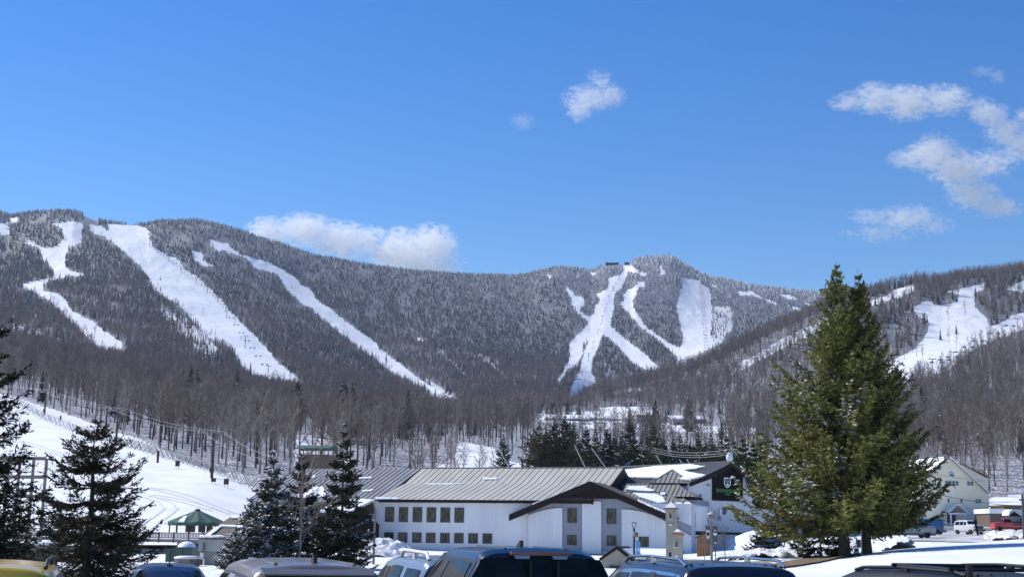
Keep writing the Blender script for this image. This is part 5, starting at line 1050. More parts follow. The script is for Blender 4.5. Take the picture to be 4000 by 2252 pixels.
drape('snow_bank', [(3860, 150), (4200, 142), (4200, 150), (3880, 160)], 0, MAT['pile_snow'], lift=.1, dome=.9, rough=.7, n=60, seed=14, kind='thing', label='lumpy snow bank along the road at the right edge', cat='snow bank')
drape('snow_mound', [(1385, 118), (1640, 116), (1660, 132), (1380, 134)], 0, MAT['pile_snow'], lift=0, dome=1.5, rough=.55, n=80, seed=17, kind='thing', label='broken snow heap against the left corner of the lodge', cat='snow mound')
drape('snow_bank', [(530, 62), (1450, 56), (1450, 66), (900, 74), (560, 80)], 0, MAT['snow'], lift=0, dome=.25, rough=.3, n=80, seed=21, kind='thing', label='sunlit snow bank in front of the grey shed and the snowy spruces', cat='snow bank')
MAT['water'] = mat('water', (0.012, 0.016, 0.022), 0.08, spec=0.6, bump=0.15, bscale=1.5, col2=(0.02, 0.025, 0.03))
drape('water', [(-300, 52), (620, 52), (600, 58), (-300, 61)], 0, MAT['water'], lift=.12, n=60)
drape('snow_bank', [(200, 61), (640, 60), (640, 78), (220, 80)], 0, MAT['snow'], lift=.0, dome=.5, rough=.3, n=60, seed=25, kind='thing', label='shaded snow bank between the dark pond and the timber deck', cat='snow bank')

# ------------------------------------------------------------------ grey shed
SH = Frame(777, 87, -24)
shed = empty('utility_shed', SH.loc(0), 'weathered grey concrete shed with a sloping roof patched with snow', 'shed'); shed.rotation_euler = (0, 0, SH.a)
ue, zE_ = SH.F(773, 2098, -.3); uer = SH.F(985, 2100, -.3)[0]; vt, zt_ = SH.S(905, 2014, ue)
MAT['shed_wall'] = mat('shed_wall', (0.30, 0.31, 0.31), 0.85, (0.40, 0.41, 0.40), 1.2, stretch=(1, 1, .3), bump=.2)
MAT['shed_roof'] = mat('shed_roof', (0.095, 0.08, 0.068), 0.85, (0.15, 0.13, 0.11), 2, stretch=(1, .2, 1))
zm = SH.F(850, 2152, 0)[1]
b = MB(); b.box((0, 0, zm), (uer - .2, vt, zE_ - .06)); b.prism([(0.02, .02, zE_ - .07), (0.02, vt, zE_ - .07), (0.02, vt, zt_ - .1)], (uer - .3, 0, 0)); b.build('upper_wall', MAT['shed_wall'], shed)
b = MB(); b.box((.03, .03, -1), (uer - .25, vt, zm - .002)); b.build('lower_wall', MAT['concrete'], shed)
b = MB(); b.prism([(ue, -.3, zE_), (uer, -.3, zE_), (uer, vt, zt_), (ue, vt, zt_)], (0, 0, -.1)); b.prism([(ue, vt, zt_), (uer, vt, zt_), (uer, vt + 4, zt_ - 1.6), (ue, vt + 4, zt_ - 1.6)], (0, 0, -.1)); sr = b.build('roof', MAT['shed_roof'], shed)
sb = MB()
for q, pl in enumerate([[(800, 2096), (845, 2060), (862, 2057), (866, 2058), (818, 2096)], [(905, 2018), (935, 2015), (960, 2022), (905, 2026)], [(780, 2094), (870, 2094), (872, 2097), (778, 2097)], [(860, 2052), (950, 2055), (948, 2062), (862, 2057)]]): patch(sb, SH, pl, (ue, -.3, zE_), (uer, -.3, zE_), (ue, vt, zt_), .1, q)
sb.build('roof_snow', MAT['tree_snow'], sr)
def boxF(fr, px0, py0, px1, py1, d, name, m, parent, v=0.0):
    u0_, u1_, z0_, z1_ = quadF(fr, px0, py0, px1, py1, v); b = MB(); b.box((u0_, v - d, z0_), (u1_, v - .004, z1_)); return b.build(name, m, parent)
boxF(SH, 790, 2119, 800, 2146, .2, 'meter_box', MAT['grey_metal'], shed); boxF(SH, 792, 2156, 802, 2182, .25, 'junction_box', MAT['white_paint'], shed); boxF(SH, 797, 2182, 803, 2212, .12, 'conduit', MAT['white_paint'], shed); boxF(SH, 786, 2152, 791, 2208, .1, 'conduit', MAT['wood_brown'], shed)
# stone ring at its foot
p = on_ground(738, 84); e = empty('stone_planter', p, 'round snow topped stone planter beside the grey shed', 'planter')
MAT['stone'] = mat('stone', (0.12, 0.10, 0.085), 0.9, (0.24, 0.20, 0.17), 3, bump=.8)
zt2 = P(738, 2180, 84)[2] - p[2]
b = MB(); b.lathe([(.65, -.3), (.78, zt2 * .5), (.8, zt2)], 18); b.build('wall', MAT['stone'], e); b = MB(); b.lathe([(.83, zt2 + .004), (.84, zt2 + .1), (.5, zt2 + .17), (.01, zt2 + .18)], 18); b.build('snow_cap', MAT['tree_snow'], e)
# green utility boxes
MAT['util_green'] = mat('util_green', (0.035, 0.07, 0.06), 0.5, (0.05, 0.09, 0.075), 2)
for (x0_, y0_, x1_, y1_, D, snow, lb) in ((648, 2142, 683, 2176, 96, 0, 'low dark green utility cabinet, leftmost of the three under the deck'), (684, 2135, 748, 2184, 93, 1, 'wide green utility cabinet with snow heaped on its lid'), (749, 2120, 779, 2172, 98, 2, 'tall pale green utility cabinet against the grey shed corner')):
    U = Frame(x0_, D, -10); e = empty('utility_cabinet', U.loc(0), lb, 'cabinet', 'green cabinets beside the shed'); e.rotation_euler = (0, 0, U.a)
    a0 = U.F(x0_, y0_)[0]; a1 = U.F(x1_, y0_)[0]; zt_ = U.F((x0_ + x1_) / 2, y0_)[1]; zb_ = U.F((x0_ + x1_) / 2, y1_)[1]
    b = MB(); b.box((a0, 0, zb_ - .3), (a1, 1.2, zt_ - .08)); b.build('body', MAT['util_green'], e); b = MB(); b.box((a0 - .05, -.05, zt_ - .076), (a1 + .05, 1.25, zt_)); b.build('lid', MAT['util_green'], e)
    n_ = 2
    for k in range(n_): b = MB(); b.box((a0 + .06 + (a1 - a0) * k / n_, -.03, zb_ + .06), (a0 - .06 + (a1 - a0) * (k + 1) / n_, -.002, zt_ - .14)); b.build('door', MAT['util_green'], e)
    if snow == 1: b = MB(); b.lathe([(a1 * .52, 0), (a1 * .45, .18), (a1 * .25, .34), (.01, .4)], 12, ((a0 + a1) / 2, .6, zt_)); b.build('snow_cap', MAT['tree_snow'], e)
# ------------------------------------------------------------------ green canopy over the deck
G = P(768, 2060, 126); gz = H(G[0], G[1]); e = empty('canopy_tent', (G[0], G[1], gz), 'round green canopy tent on a timber deck with a patch of snow on it', 'tent')
MAT['canvas'] = mat('canvas_green', (0.022, 0.075, 0.060), 0.75, (0.032, 0.10, 0.082), 1.5)
R_ = (P(872, 2040, 126)[0] - P(650, 2040, 126)[0]) / 2 * 1.02; zt_ = P(776, 1992, 126)[2] - gz; ze_ = P(760, 2038, 126)[2] - gz; zv = P(760, 2050, 126)[2] - gz
b = MB(); n = 12; tv = [(0.08 * R_ * math.cos(2 * math.pi * k / n), 0.08 * R_ * math.sin(2 * math.pi * k / n), zt_) for k in range(n)]; ev = [(R_ * math.cos(2 * math.pi * k / n), R_ * math.sin(2 * math.pi * k / n), ze_ - .1) for k in range(n)]
mv = [(R_ * .98 * math.cos(2 * math.pi * (k + .5) / n), R_ * .98 * math.sin(2 * math.pi * (k + .5) / n), ze_ + .06) for k in range(n)]
for k in range(n):
    k2 = (k + 1) % n; b.add([tv[k], ev[k], mv[k]], [(0, 1, 2)]); b.add([tv[k], mv[k], tv[k2]], [(0, 1, 2)]); b.add([tv[k2], mv[k], ev[k2]], [(0, 1, 2)])
    for p_, q_ in ((ev[k], mv[k]), (mv[k], ev[k2])): b.add([p_, q_, (q_[0], q_[1], zv), (p_[0], p_[1], zv - .05)], [(0, 1, 2, 3)])
b.build('canopy', MAT['canvas'], e); b = MB(); b.lathe([(.1 * R_, zt_ - .03), (.1 * R_, zt_ + .1), (.01, zt_ + .16)], 12); b.build('cap', MAT['dark_metal'], e)
zd = P(760, 2077, 126)[2] - gz
for k in range(n):
    b = MB(); b.tube([(R_ * .94 * math.cos(2 * math.pi * k / n), R_ * .94 * math.sin(2 * math.pi * k / n), zd - .05), (R_ * .94 * math.cos(2 * math.pi * k / n), R_ * .94 * math.sin(2 * math.pi * k / n), ze_ - .05)], .05, 6); b.build('post', MAT['dark_metal'], e)
sb = MB(); a = np.array(tv[8]); c = np.array(ev[8]); c2 = np.array(ev[9]); q = [c * .85 + c2 * .15, c * .4 + c2 * .6, a * .45 + c * .4 + c2 * .15, a * .4 + c * .6]; sb.prism([x + np.array([0, -.1, .06]) for x in q], (0, -.02, .1)); sb.build('snow_patch', MAT['tree_snow'], e)
for q, (dx, s_) in enumerate(((-.6, .8), (-.3, 1), (.5, .9), (1.2, .8))):
    b = MB(); x = dx * R_ * .4; b.box((x - .25, -.6, zd), (x + .25, -.2, zd + .05 + .7 * s_)); b.build('stacked_table', MAT['wood_brown'], e)
# deck
DK = Frame(540, 118, -8); e = empty('timber_deck', DK.loc(0), 'timber deck with slatted railing on a concrete base under the green canopy', 'deck'); e.rotation_euler = (0, 0, DK.a)
u1_ = DK.F(795, 2090, 0)[0]; um_ = DK.F(688, 2090, 0)[0]; zr_ = DK.F(620, 2077, 0)[1]; zd_ = DK.F(620, 2106, 0)[1]; zb_ = DK.F(620, 2115, 0)[1]; u00 = DK.F(-60, 2090, 0)[0]
b = MB(); b.box((u00, 0, zb_), (u1_, 22, zd_)); b.build('floor', MAT['old_wood'], e); b = MB(); b.box((u00, .1, zd_ + .003), (u1_, 22, zd_ + .1)); b.build('snow_cover', MAT['tree_snow'], e)
b = MB(); b.box((um_, .3, -1), (u1_, 20, zb_ - .002)); b.box((u00, .8, -1), (um_ - .01, 20, zb_ - .6)); b.build('base_wall', MAT['concrete'], e)
b = MB(); b.box((u00, .02, zr_ - .06), (u1_, .14, zr_)); b.box((u00, .03, zd_ + .14), (u1_, .12, zd_ + .2)); n = 150
for k in range(n):
    x = u00 + (u1_ - u00) * k / n; b.box((x, .05, zd_ + .2), (x + .07, .1, zr_ - .061))
b.build('railing', MAT['wood_brown'], e)
for k in range(16):
    x = u00 + (u1_ - u00) * k / 15; b = MB(); b.box((x - .06, -.03, zb_ - .05), (x + .06, .019, zr_ + .04)); b.build('railing_post', MAT['wood_brown'], e)
# wooden frame and shed at far left
WF = Frame(-30, 110, -12); e = empty('climbing_frame', WF.loc(0), 'open wooden post and beam frame standing on the snow behind the left edge spruce', 'frame'); e.rotation_euler = (0, 0, WF.a)
zb_ = WF.F(60, 2080, 0)[1]
for a in (35, 78, 132, 182):
    x = WF.F(a, 1800, 0)[0]; b = MB(); zt_ = WF.F(a, 1790, 0)[1]; b.box((x - .09, -.09, zb_ - 2), (x + .09, .09, zt_)); b.build('post', MAT['old_wood'], e)
for y_ in (1790, 1862, 1938):
    x0_ = WF.F(-60, y_, 0)[0]; x1_, z_ = WF.F(184, y_, 0); b = MB(); b.box((x0_, -.14, z_ - .14), (x1_, -.095, z_ + .14)); b.build('beam', MAT['old_wood'], e)
WB = Frame(-120, 80, 8); e = empty('ramp_building', WB.loc(0), 'low weathered timber building with a snowy ledge behind the yellow car', 'building'); e.rotation_euler = (0, 0, WB.a)
x0_ = -2; x1_ = WB.F(150, 2140, 0)[0]; zt_ = WB.F(50, 2122, 0)[1]; z2_ = WB.F(50, 2150, 0)[1]
b = MB(); b.box((x0_, .25, -1), (x1_ - .2, 6, z2_)); b.build('wall', mat('dim_boards', (0.045, 0.035, 0.032), 0.9, (0.08, 0.065, 0.06), 3, stretch=(1, 1, 6)), e); b = MB(); b.box((x0_, -.1, z2_ + .003), (x1_, 6.2, zt_ - .05)); b.build('ledge', mat('weathered_boards', (0.20, 0.17, 0.145), 0.85, (0.3, 0.265, 0.23), 3, stretch=(1, 1, 6)), e); b = MB(); b.box((x0_, -.1, zt_ - .047), (x1_, 6.2, zt_ + .08)); b.build('snow_cover', MAT['tree_snow'], e)
for a in (-10, 28, 82, 132):
    x = WB.F(a, 2170, 0)[0]; b = MB(); b.box((x - .12, 0, -.5), (x + .12, .2, z2_)); b.build('post', MAT['old_wood'], e)
p = on_ground(39, 74); e = empty('marker_post', p, 'slim yellow marker post in front of the weathered timber building', 'post'); b = MB(); b.tube([(0, 0, 0), (0, 0, P(39, 2164, 74)[2] - p[2])], .05, 8); b.build('post', mat('yellow_paint', (0.62, 0.47, 0.03), 0.5), e)
b = MB(); b.lathe([(.06, P(39, 2164, 74)[2] - p[2]), (.05, P(39, 2164, 74)[2] - p[2] + .05), (.01, P(39, 2164, 74)[2] - p[2] + .07)], 8); b.build('cap', MAT['frame_dark'], e)
# hillside shelter with green roof
SHL = Frame(1150, 235, -12); e = empty('hill_shelter', SHL.loc(0), 'brown shelter with a green roof at the foot of the wood above the lodge', 'shelter'); e.rotation_euler = (0, 0, SHL.a)
x1_ = SHL.F(1285, 1750, 0)[0]; zt_ = SHL.F(1220, 1742, 0)[1]; ze_ = SHL.F(1220, 1751, -.6)[1]; zb_ = SHL.F(1220, 1796, 0)[1]; z2_ = SHL.F(1220, 1773, 0)[1]
b = MB(); b.prism([(-.5, -.6, ze_), (x1_ + .3, -.6, ze_), (x1_ + .3, 2.5, zt_ + .25), (-.5, 2.5, zt_ + .25)], (0, 0, .12)); b.prism([(-.5, 2.5, zt_ + .25), (x1_ + .3, 2.5, zt_ + .25), (x1_ + .3, 5.4, ze_), (-.5, 5.4, ze_)], (0, 0, .12)); b.build('roof', MAT['canvas'], e)
b = MB(); b.box((0, 0, zb_ - 2), (x1_, 5, z2_)); b.build('wall', MAT['wood_brown'], e)
for k in range(8):
    x = .05 + (x1_ - .25) * k / 7; b = MB(); b.box((x, .02, z2_ + .002), (x + .15, .17, ze_ + .05)); b.build('post', MAT['wood_brown'], e)
b = MB(); b.box((0, 0, ze_ - .35), (x1_, .015, ze_ - .05)); b.build('beam', MAT['wood_brown'], e)

# ------------------------------------------------------------------ castle towers, gabled hut, wooden hut
MAT['tower_beige'] = mat('tower_beige', (0.33, 0.31, 0.26), 0.85, (0.40, 0.38, 0.32), 2, bump=.2, bscale=12)
MAT['tile_red'] = mat('tile_red', (0.16, 0.05, 0.035), 0.8, (0.26, 0.085, 0.05), 5)
MAT['stone_trim'] = mat('stone_trim', (0.52, 0.50, 0.46), 0.8)
def tower(px0, px1, ytop, ybase, yapex, D, wins, lights, lb, snowcol, roofw):
    T = Frame(px0, D, -14); e = empty('castle_tower', T.loc(0), lb, 'tower', 'small beige castle towers'); e.rotation_euler = (0, 0, T.a)
    x1_ = T.F(px1, 2100, 0)[0]; zt_ = T.F((px0 + px1) / 2, ytop, 0)[1]; w_ = x1_; zap = T.F((px0 + px1) / 2, yapex, w_ / 2)[1]
    b = MB(); b.box((0, 0, -.3), (w_, w_, zt_)); b.build('shaft', MAT['tower_beige'], e)
    ox = roofw; b = MB(); b.add([(-ox, -ox, zt_), (w_ + ox, -ox, zt_), (w_ + ox, w_ + ox, zt_), (-ox, w_ + ox, zt_), (w_ / 2, w_ / 2, zap)], [(0, 1, 4), (1, 2, 4), (2, 3, 4), (3, 0, 4), (0, 3, 2, 1)]); r = b.build('roof', MAT['tile_red'], e)
    s0 = .16 if snowcol else .45; z0_ = zt_ + (zap - zt_) * s0; k = 1 - s0
    xs = (lambda f: w_ / 2 + (w_ / 2 + ox) * f); b = MB(); q = [(xs(-k), xs(-k), z0_ + .03), (xs(k), xs(-k), z0_ + .03), (xs(k), xs(k), z0_ + .03), (xs(-k), xs(k), z0_ + .03), (w_ / 2, w_ / 2, zap + .08)]; b.add(q, [(0, 1, 4), (1, 2, 4), (2, 3, 4), (3, 0, 4), (0, 3, 2, 1)]); b.build('snow_cap', MAT['tree_snow'], r)
    b = MB(); b.box((-.04, -.04, zt_ - .14), (w_ + .04, w_ + .04, zt_ - .003)); b.build('cornice', MAT['tower_beige'], e)
    for (a, c, wd, hh_) in wins:
        ux, uz = T.F(a, c, 0); 
        def arch(k_, v0, v1, m_, par, nm):
            pts = [(ux - wd * k_, v0, uz - hh_ * .5 - .02 * k_)] + [(ux + wd * k_ * math.cos(math.pi * (1 + i / 6)) if 0 else ux - wd * k_ * math.cos(math.pi * i / 6), v0, uz + hh_ * .28 + wd * k_ * math.sin(math.pi * i / 6)) for i in range(7)] + [(ux + wd * k_, v0, uz - hh_ * .5 - .02 * k_)]
            b = MB(); b.prism(pts, (0, v1 - v0, 0)); return b.build(nm, m_, par)
        o = arch(1.75, -.003, -.05, MAT['stone_trim'], e, 'window'); arch(1.0, -.052, -.07, MAT['glass'], o, 'pane')
        b = MB(); b.box((ux - wd * 1.9, -.12, uz - hh_ * .62), (ux + wd * 1.9, -.052, uz - hh_ * .52)); b.build('sill', MAT['tree_snow'], o)
    for (a, c) in lights:
        ux, uz = T.F(a, c, 0); b = MB(); b.box((ux - .13, -.1, uz - .07), (ux + .13, -.003, uz + .07)); b.build('wall_light', MAT['white_paint'], e)
tower(2601, 2639, 1986, 2200, 1962, 108, [(2619, 2013, .1, .42), (2618, 2166, .11, .5)], [(2619, 2048)], 'taller beige castle tower with a snow covered pyramid roof', True, .2)
tower(2627, 2664, 2087, 2200, 2066, 104, [(2643, 2123, .1, .44)], [(2643, 2170)], 'shorter beige castle tower with a red roof half covered by snow', False, .18)
HU = Frame(2349, 92, -14); e = empty('gabled_hut', HU.loc(0), 'beige hut with dark gable roof behind the dark blue pickup cab', 'hut'); e.rotation_euler = (0, 0, HU.a)
pa = HU.F(2408, 2131, -.25); pl_ = HU.F(2341, 2178, -.25); pr_ = HU.F(2478, 2184, -.25)
x1_ = HU.F(2468, 2200, 0)[0]
b = MB(); b.prism([(0, 0, -.2), (x1_, 0, -.2), (x1_, 0, pr_[1] - .1), (pa[0], 0, pa[1] - .2), (0, 0, pl_[1] - .1)], (0, 5, 0)); b.build('wall', MAT['tower_beige'], e)
b = MB()
for (a_, z_), (c_, y_) in ((pl_, pa), (pa, pr_)): b.prism([(a_, -.25, z_), (c_, -.25, y_), (c_, 5.2, y_), (a_, 5.2, z_)], (0, 0, -.19))
hr = b.build('roof', MAT['fascia'], e)
b = MB(); b.prism([(pa[0] + (pr_[0] - pa[0]) * .3, .2, pa[1] + (pr_[1] - pa[1]) * .3 + .01), (pr_[0], .2, pr_[1] + .01), (pr_[0], 5.1, pr_[1] + .01), (pa[0] + (pr_[0] - pa[0]) * .3, 5.1, pa[1] + (pr_[1] - pa[1]) * .3 + .01)], (0, 0, .12)); b.build('roof_snow', MAT['tree_snow'], hr)
window(HU, e, (2383, 2206, 2424, 2240), 0, mull=1, rows=1, off=.01)
# low metal roof with snow between hut and towers
LR = Frame(2440, 118, -14); e = empty('low_annex', LR.loc(0), 'low annex with a snow covered seamed roof between the hut and the castle towers', 'annex'); e.rotation_euler = (0, 0, LR.a)
x1_ = LR.F(2640, 2180, 0)[0]; z0_ = LR.F(2560, 2192, 0)[1]; vtop = 7; z1_ = LR.F(2560, 2150, vtop)[1]
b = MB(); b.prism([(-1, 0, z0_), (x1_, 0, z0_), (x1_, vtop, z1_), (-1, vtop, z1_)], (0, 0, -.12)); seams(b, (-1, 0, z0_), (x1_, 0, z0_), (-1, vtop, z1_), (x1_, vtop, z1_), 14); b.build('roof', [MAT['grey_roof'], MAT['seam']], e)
b = MB(); b.prism([(-1, 1.6, z0_ + (z1_ - z0_) * 1.6 / vtop + .02), (x1_ - .2, 2.4, z0_ + (z1_ - z0_) * 2.4 / vtop + .02), (x1_ - .2, vtop, z1_ + .02), (-1, vtop, z1_ + .02)], (0, 0, .2)); b.build('roof_snow', MAT['snow'], e); b = MB(); b.box((-.8, .3, -.5), (x1_ - .3, vtop, z0_ - .12)); b.build('wall', MAT['taupe_wall'], e)
WH = Frame(2722, 128, -14); e = empty('wooden_hut', WH.loc(0), 'small orange brown wooden hut between the lodge bay and the banner lamp post', 'hut'); e.rotation_euler = (0, 0, WH.a)
MAT['cedar'] = mat('cedar', (0.20, 0.085, 0.02), 0.75, (0.30, 0.14, 0.04), 2, stretch=(9, 1, 1))
x1_ = WH.F(2768, 2100, 0)[0]; zl = WH.F(2722, 2098, 0)[1]; zr_ = WH.F(2768, 2082, 0)[1]
b = MB(); b.prism([(0, 0, 0), (x1_, 0, 0), (x1_, 0, zr_), (0, 0, zl)], (0, 2.5, 0)); b.build('wall', MAT['cedar'], e); b = MB(); b.prism([(-.15, -.15, zl - .02), (x1_ + .15, -.15, zr_ + .04), (x1_ + .15, 2.7, zr_ + .04), (-.15, 2.7, zl - .02)], (0, 0, .1)); b.build('roof', MAT['wood_brown'], e)
b = MB(); u0_, u1_, z0_, z1_ = quadF(WH, 2737, 2108, 2748, 2118, 0); b.box((u0_, -.05, z0_), (u1_, -.003, z1_)); o = b.build('sign', MAT['sign_black'], e); b = MB(); b.prism([(u0_ + .04, -.06, z0_ + .1), ((u0_ + u1_) / 2, -.06, z1_ - .04), (u1_ - .04, -.06, z0_ + .1), ((u0_ + u1_) / 2, -.06, z1_ - .12)], (0, -.01, 0)); b.build('emblem', MAT['sign_white'], o)
# ------------------------------------------------------------------ lamp posts
MAT['lamp_brown'] = mat('lamp_brown', (0.15, 0.13, 0.12), 0.6, (0.2, 0.18, 0.165), 3)
MAT['banner'] = mat('banner_grey', (0.075, 0.07, 0.07), 0.8, (0.095, 0.09, 0.09), 2); MAT['banner_blue'] = mat('banner_blue', (0.06, 0.28, 0.62), 0.7, (0.12, 0.38, 0.7), 3)
def lamp_head(b, z, r, h):
    b.lathe([(r * .95, z - h), (r, z - h * .98), (r, z - h * .35)], 16, mi=0)
    return b
def post(px, ytop, D, label, group='lamp posts in front of the lodge'):
    p = on_ground(px, D); e = empty('lamp_post', p, label, 'lamp post', group); s_ = D / 5200; return e, p, s_
def zrel(px, py, D, p): return float(P(px, py, D)[2] - p[2])
# (a) by the lodge corner
D = 92; e, p, s_ = post(1462, 1955, D, 'brown lamp post with tapered lantern at the left corner of the lodge')
z1_ = zrel(1470, 1980, D, p); zt_ = zrel(1470, 1955, D, p)
b = MB(); b.tube([(0, 0, 0), (0, 0, z1_)], [.085, .06], 8); b.build('pole', MAT['lamp_brown'], e); b = MB(); b.lathe([(.07, z1_), (.09, z1_ + .1), (.17, zt_ - .06), (.2, zt_ - .03)], 8, mi=0, smooth=False); b.build('lantern', MAT['grey_metal'], e); b = MB(); b.lathe([(.24, zt_ - .03), (.2, zt_ + .06), (.04, zt_ + .12)], 8); b.build('lamp_cap', MAT['lamp_brown'], e)
# (b) with blue banner
D = 84; e, p, s_ = post(2477, 2040, D, 'dark lamp post with forked top and a blue banner in front of the lodge gable')
zf = zrel(2476, 2062, D, p); zt_ = zrel(2476, 2039, D, p); zc1 = zrel(2476, 2096, D, p); zc0 = zrel(2476, 2076, D, p)
b = MB(); b.tube([(0, 0, 0), (0, 0, zf)], .065, 8); b.build('pole', MAT['dark_metal'], e)
b = MB(); b.tube([(0, 0, zf), (-.1, 0, zf + .12), (-.13, 0, zt_ - .03)], .025, 5); b.tube([(0, 0, zf), (.1, 0, zf + .12), (.13, 0, zt_ - .03)], .025, 5); b.lathe([(.17, zt_ - .04), (.17, zt_), (.02, zt_ + .03)], 10); b.build('fork', MAT['dark_metal'], e)
b = MB(); b.lathe([(.17, zc1), (.18, zc1 + .02), (.18, zc0 - .06), (.12, zc0 - .01), (.03, zc0 + .02)], 14, (.06, -.12, 0)); b.build('lamp_shade', MAT['lamp_brown'], e)
zb1 = zrel(2487, 2112, D, p); zb0 = zrel(2487, 2168, D, p); b = MB(); b.box((.12, -.02, zb0), (.38, .0, zb1)); bn = b.build('banner', MAT['banner_blue'], e); b = MB(); b.bar((.05, 0, zb1 + .02), (.42, 0, zb1 + .02), .03); b.bar((.05, 0, zb0 - .02), (.42, 0, zb0 - .02), .03); b.build('banner_arm', MAT['dark_metal'], e)
b = MB(); b.prism([(.14, -.022, zb0 + .3), (.24, -.022, zb0 + .55), (.36, -.022, zb0 + .4), (.34, -.022, zb0 + .2)], (0, -.004, 0)); b.build('banner_print', mat('banner_pale', (0.45, 0.62, 0.8), 0.7), bn)
# (c) with a pair of dark banners
D = 78; e, p, s_ = post(2779, 2000, D, 'brown lamp post carrying a pair of dark grey banners beside the snow mound')
zc0 = zrel(2777, 2003, D, p); zc1 = zrel(2777, 2025, D, p); zj = zrel(2777, 2040, D, p)
b = MB(); b.tube([(0, 0, 0), (0, 0, zj)], [.085, .06], 8); b.build('pole', MAT['lamp_brown'], e)
b = MB(); b.lathe([(.2, zc1), (.215, zc1 + .02), (.215, zc0 - .06)], 16); b.build('lamp_shade', MAT['lamp_brown'], e); b = MB(); b.lathe([(.23, zc0 - .058), (.2, zc0), (.06, zc0 + .05), (.05, zc0 + .1), (.01, zc0 + .12)], 16); b.build('lamp_cap', MAT['stone_trim'], e)
b = MB(); b.tube([(-.23, 0, zc1 + .05), (-.23, 0, zc1 - .08), (-.1, 0, zc1 - .16), (0, 0, zj)], .018, 5); b.tube([(.23, 0, zc1 + .05), (.23, 0, zc1 - .08), (.1, 0, zc1 - .16), (0, 0, zj)], .018, 5); b.build('yoke', MAT['lamp_brown'], e)
zb1 = zrel(2777, 2053, D, p); zb0 = zrel(2777, 2124, D, p)
b = MB(); b.bar((-.37, 0, zb1 + .02), (.37, 0, zb1 + .02), .03); b.bar((-.3, 0, zb0 - .02), (.37, 0, zb0 - .02), .03); b.build('banner_arm', MAT['lamp_brown'], e)
b = MB(); b.prism([(-.35, -.02, zb1), (-.08, -.02, zb1), (-.08, -.02, zb0), (-.24, -.02, zb0 + .02)], (0, .02, 0)); bl = b.build('banner', MAT['banner'], e); b = MB(); b.prism([(.08, -.02, zb1), (.35, -.02, zb1), (.34, -.02, zb0 + .01), (.08, -.02, zb0)], (0, .02, 0)); br = b.build('banner', MAT['banner'], e)
hb = zb1 - zb0; o = shield(bl, None, -.19, zb1 - hb * .5, .2, hb * .42, -.022, depth=-.004, marks=False); b = MB(); b.prism([(-.24, -.035, zb1 - hb * .58), (-.19, -.035, zb1 - hb * .5), (-.14, -.035, zb1 - hb * .58), (-.19, -.035, zb1 - hb * .64)], (0, -.004, 0)); b.build('emblem_mark', MAT['sign_white'], o)
b = MB(); b.box((-.29, -.03, zb1 - hb * .26), (-.12, -.021, zb1 - hb * .22)); b.build('lettering', MAT['sign_white'], bl)
b = MB()
for (x0_, x1_, f0, f1) in ((.17, .25, .2, .26), (.1, .33, .37, .41), (.11, .32, .42, .47), (.18, .26, .49, .53), (.16, .28, .88, .94)): b.box((x0_, -.03, zb1 - hb * f1), (x1_, -.021, zb1 - hb * f0))
b.build('lettering', MAT['sign_white'], br)
# sign posts under the big spruce
def zemb(e, x, z, w_, h_): return shield(e, None, x, z, w_, h_, -.03, depth=-.006, marks=False)
D = 88; p = on_ground(3136, D); e = empty('sign_post', p, 'thin dark post with a small grey emblem sign left of the big spruce', 'sign'); b = MB(); zt_ = zrel(3137, 2060, D, p); b.tube([(0, 0, 0), (0, 0, zt_)], .03, 6); b.build('pole', MAT['dark_metal'], e)
b = MB(); b.box((-.32, -.03, zt_ - .5), (-.04, 0, zt_ + .03)); sg = b.build('sign_board', MAT['banner'], e); zemb(sg, -.18, zt_ - .22, .16, .2)
D = 90; p = on_ground(3194, D); e = empty('small_sign', p, 'short post with a tiny dark sign and yellow top near the left trunk', 'sign'); b = MB(); zt_ = zrel(3194, 2138, D, p); b.tube([(0, 0, 0), (0, 0, zt_)], .025, 6); b.build('pole', MAT['grey_metal'], e); b = MB(); b.box((-.1, -.03, zt_ - .4), (.12, -.026, zt_ - .15)); b.build('sign_board', MAT['sign_black'], e); b = MB(); b.box((-.03, -.04, zt_), (.08, .0, zt_ + .12)); b.build('reflector', mat('yellow_sign', (0.75, 0.55, 0.03), 0.5), e)
D = 87.5; p = on_ground(3347, D); e = empty('info_sign', p, 'dark grey sign pillar with white emblem standing between the two trunks', 'sign'); zt_ = zrel(3347, 2105, D, p); b = MB(); b.box((-.2, -.04, .1), (.1, .0, zt_ - .55)); b.box((-.06, -.05, zt_ - .52), (.24, .0, zt_)); sb_ = b.build('sign_board', MAT['banner'], e); b = MB(); b.tube([(.3, 0, 0), (.3, 0, zt_ + .6)], .03, 6); b.build('pole', MAT['stone_trim'], e); zemb(sb_, .1, zt_ - .22, .2, .26)
b = MB(); b.box((-.12, -.055, .62), (0, -.041, .76)); b.box((-.12, -.055, .22), (.02, -.041, .27)); b.build('lettering', MAT['sign_white'], sb_)
# bike rack like loops on the snow
p = on_ground(2871, 97); e = empty('bike_rack', p, 'curly white metal bike rack on the snow bank', 'bike rack')
for dx, sg_ in ((-.08, -1), (.1, 1)):
    b = MB(); z0_ = zrel(2871, 2180, 97, p); h_ = zrel(2871, 2150, 97, p) - z0_; b.tube([(dx + .1 * sg_, 0, -.1), (dx, 0, z0_ + .1), (dx, 0, z0_ + h_ * .75), (dx + .12 * sg_, 0, z0_ + h_), (dx + .17 * sg_, 0, z0_ + h_ * .85)], .022, 6); b.build('loop', MAT['stone_trim'], e)
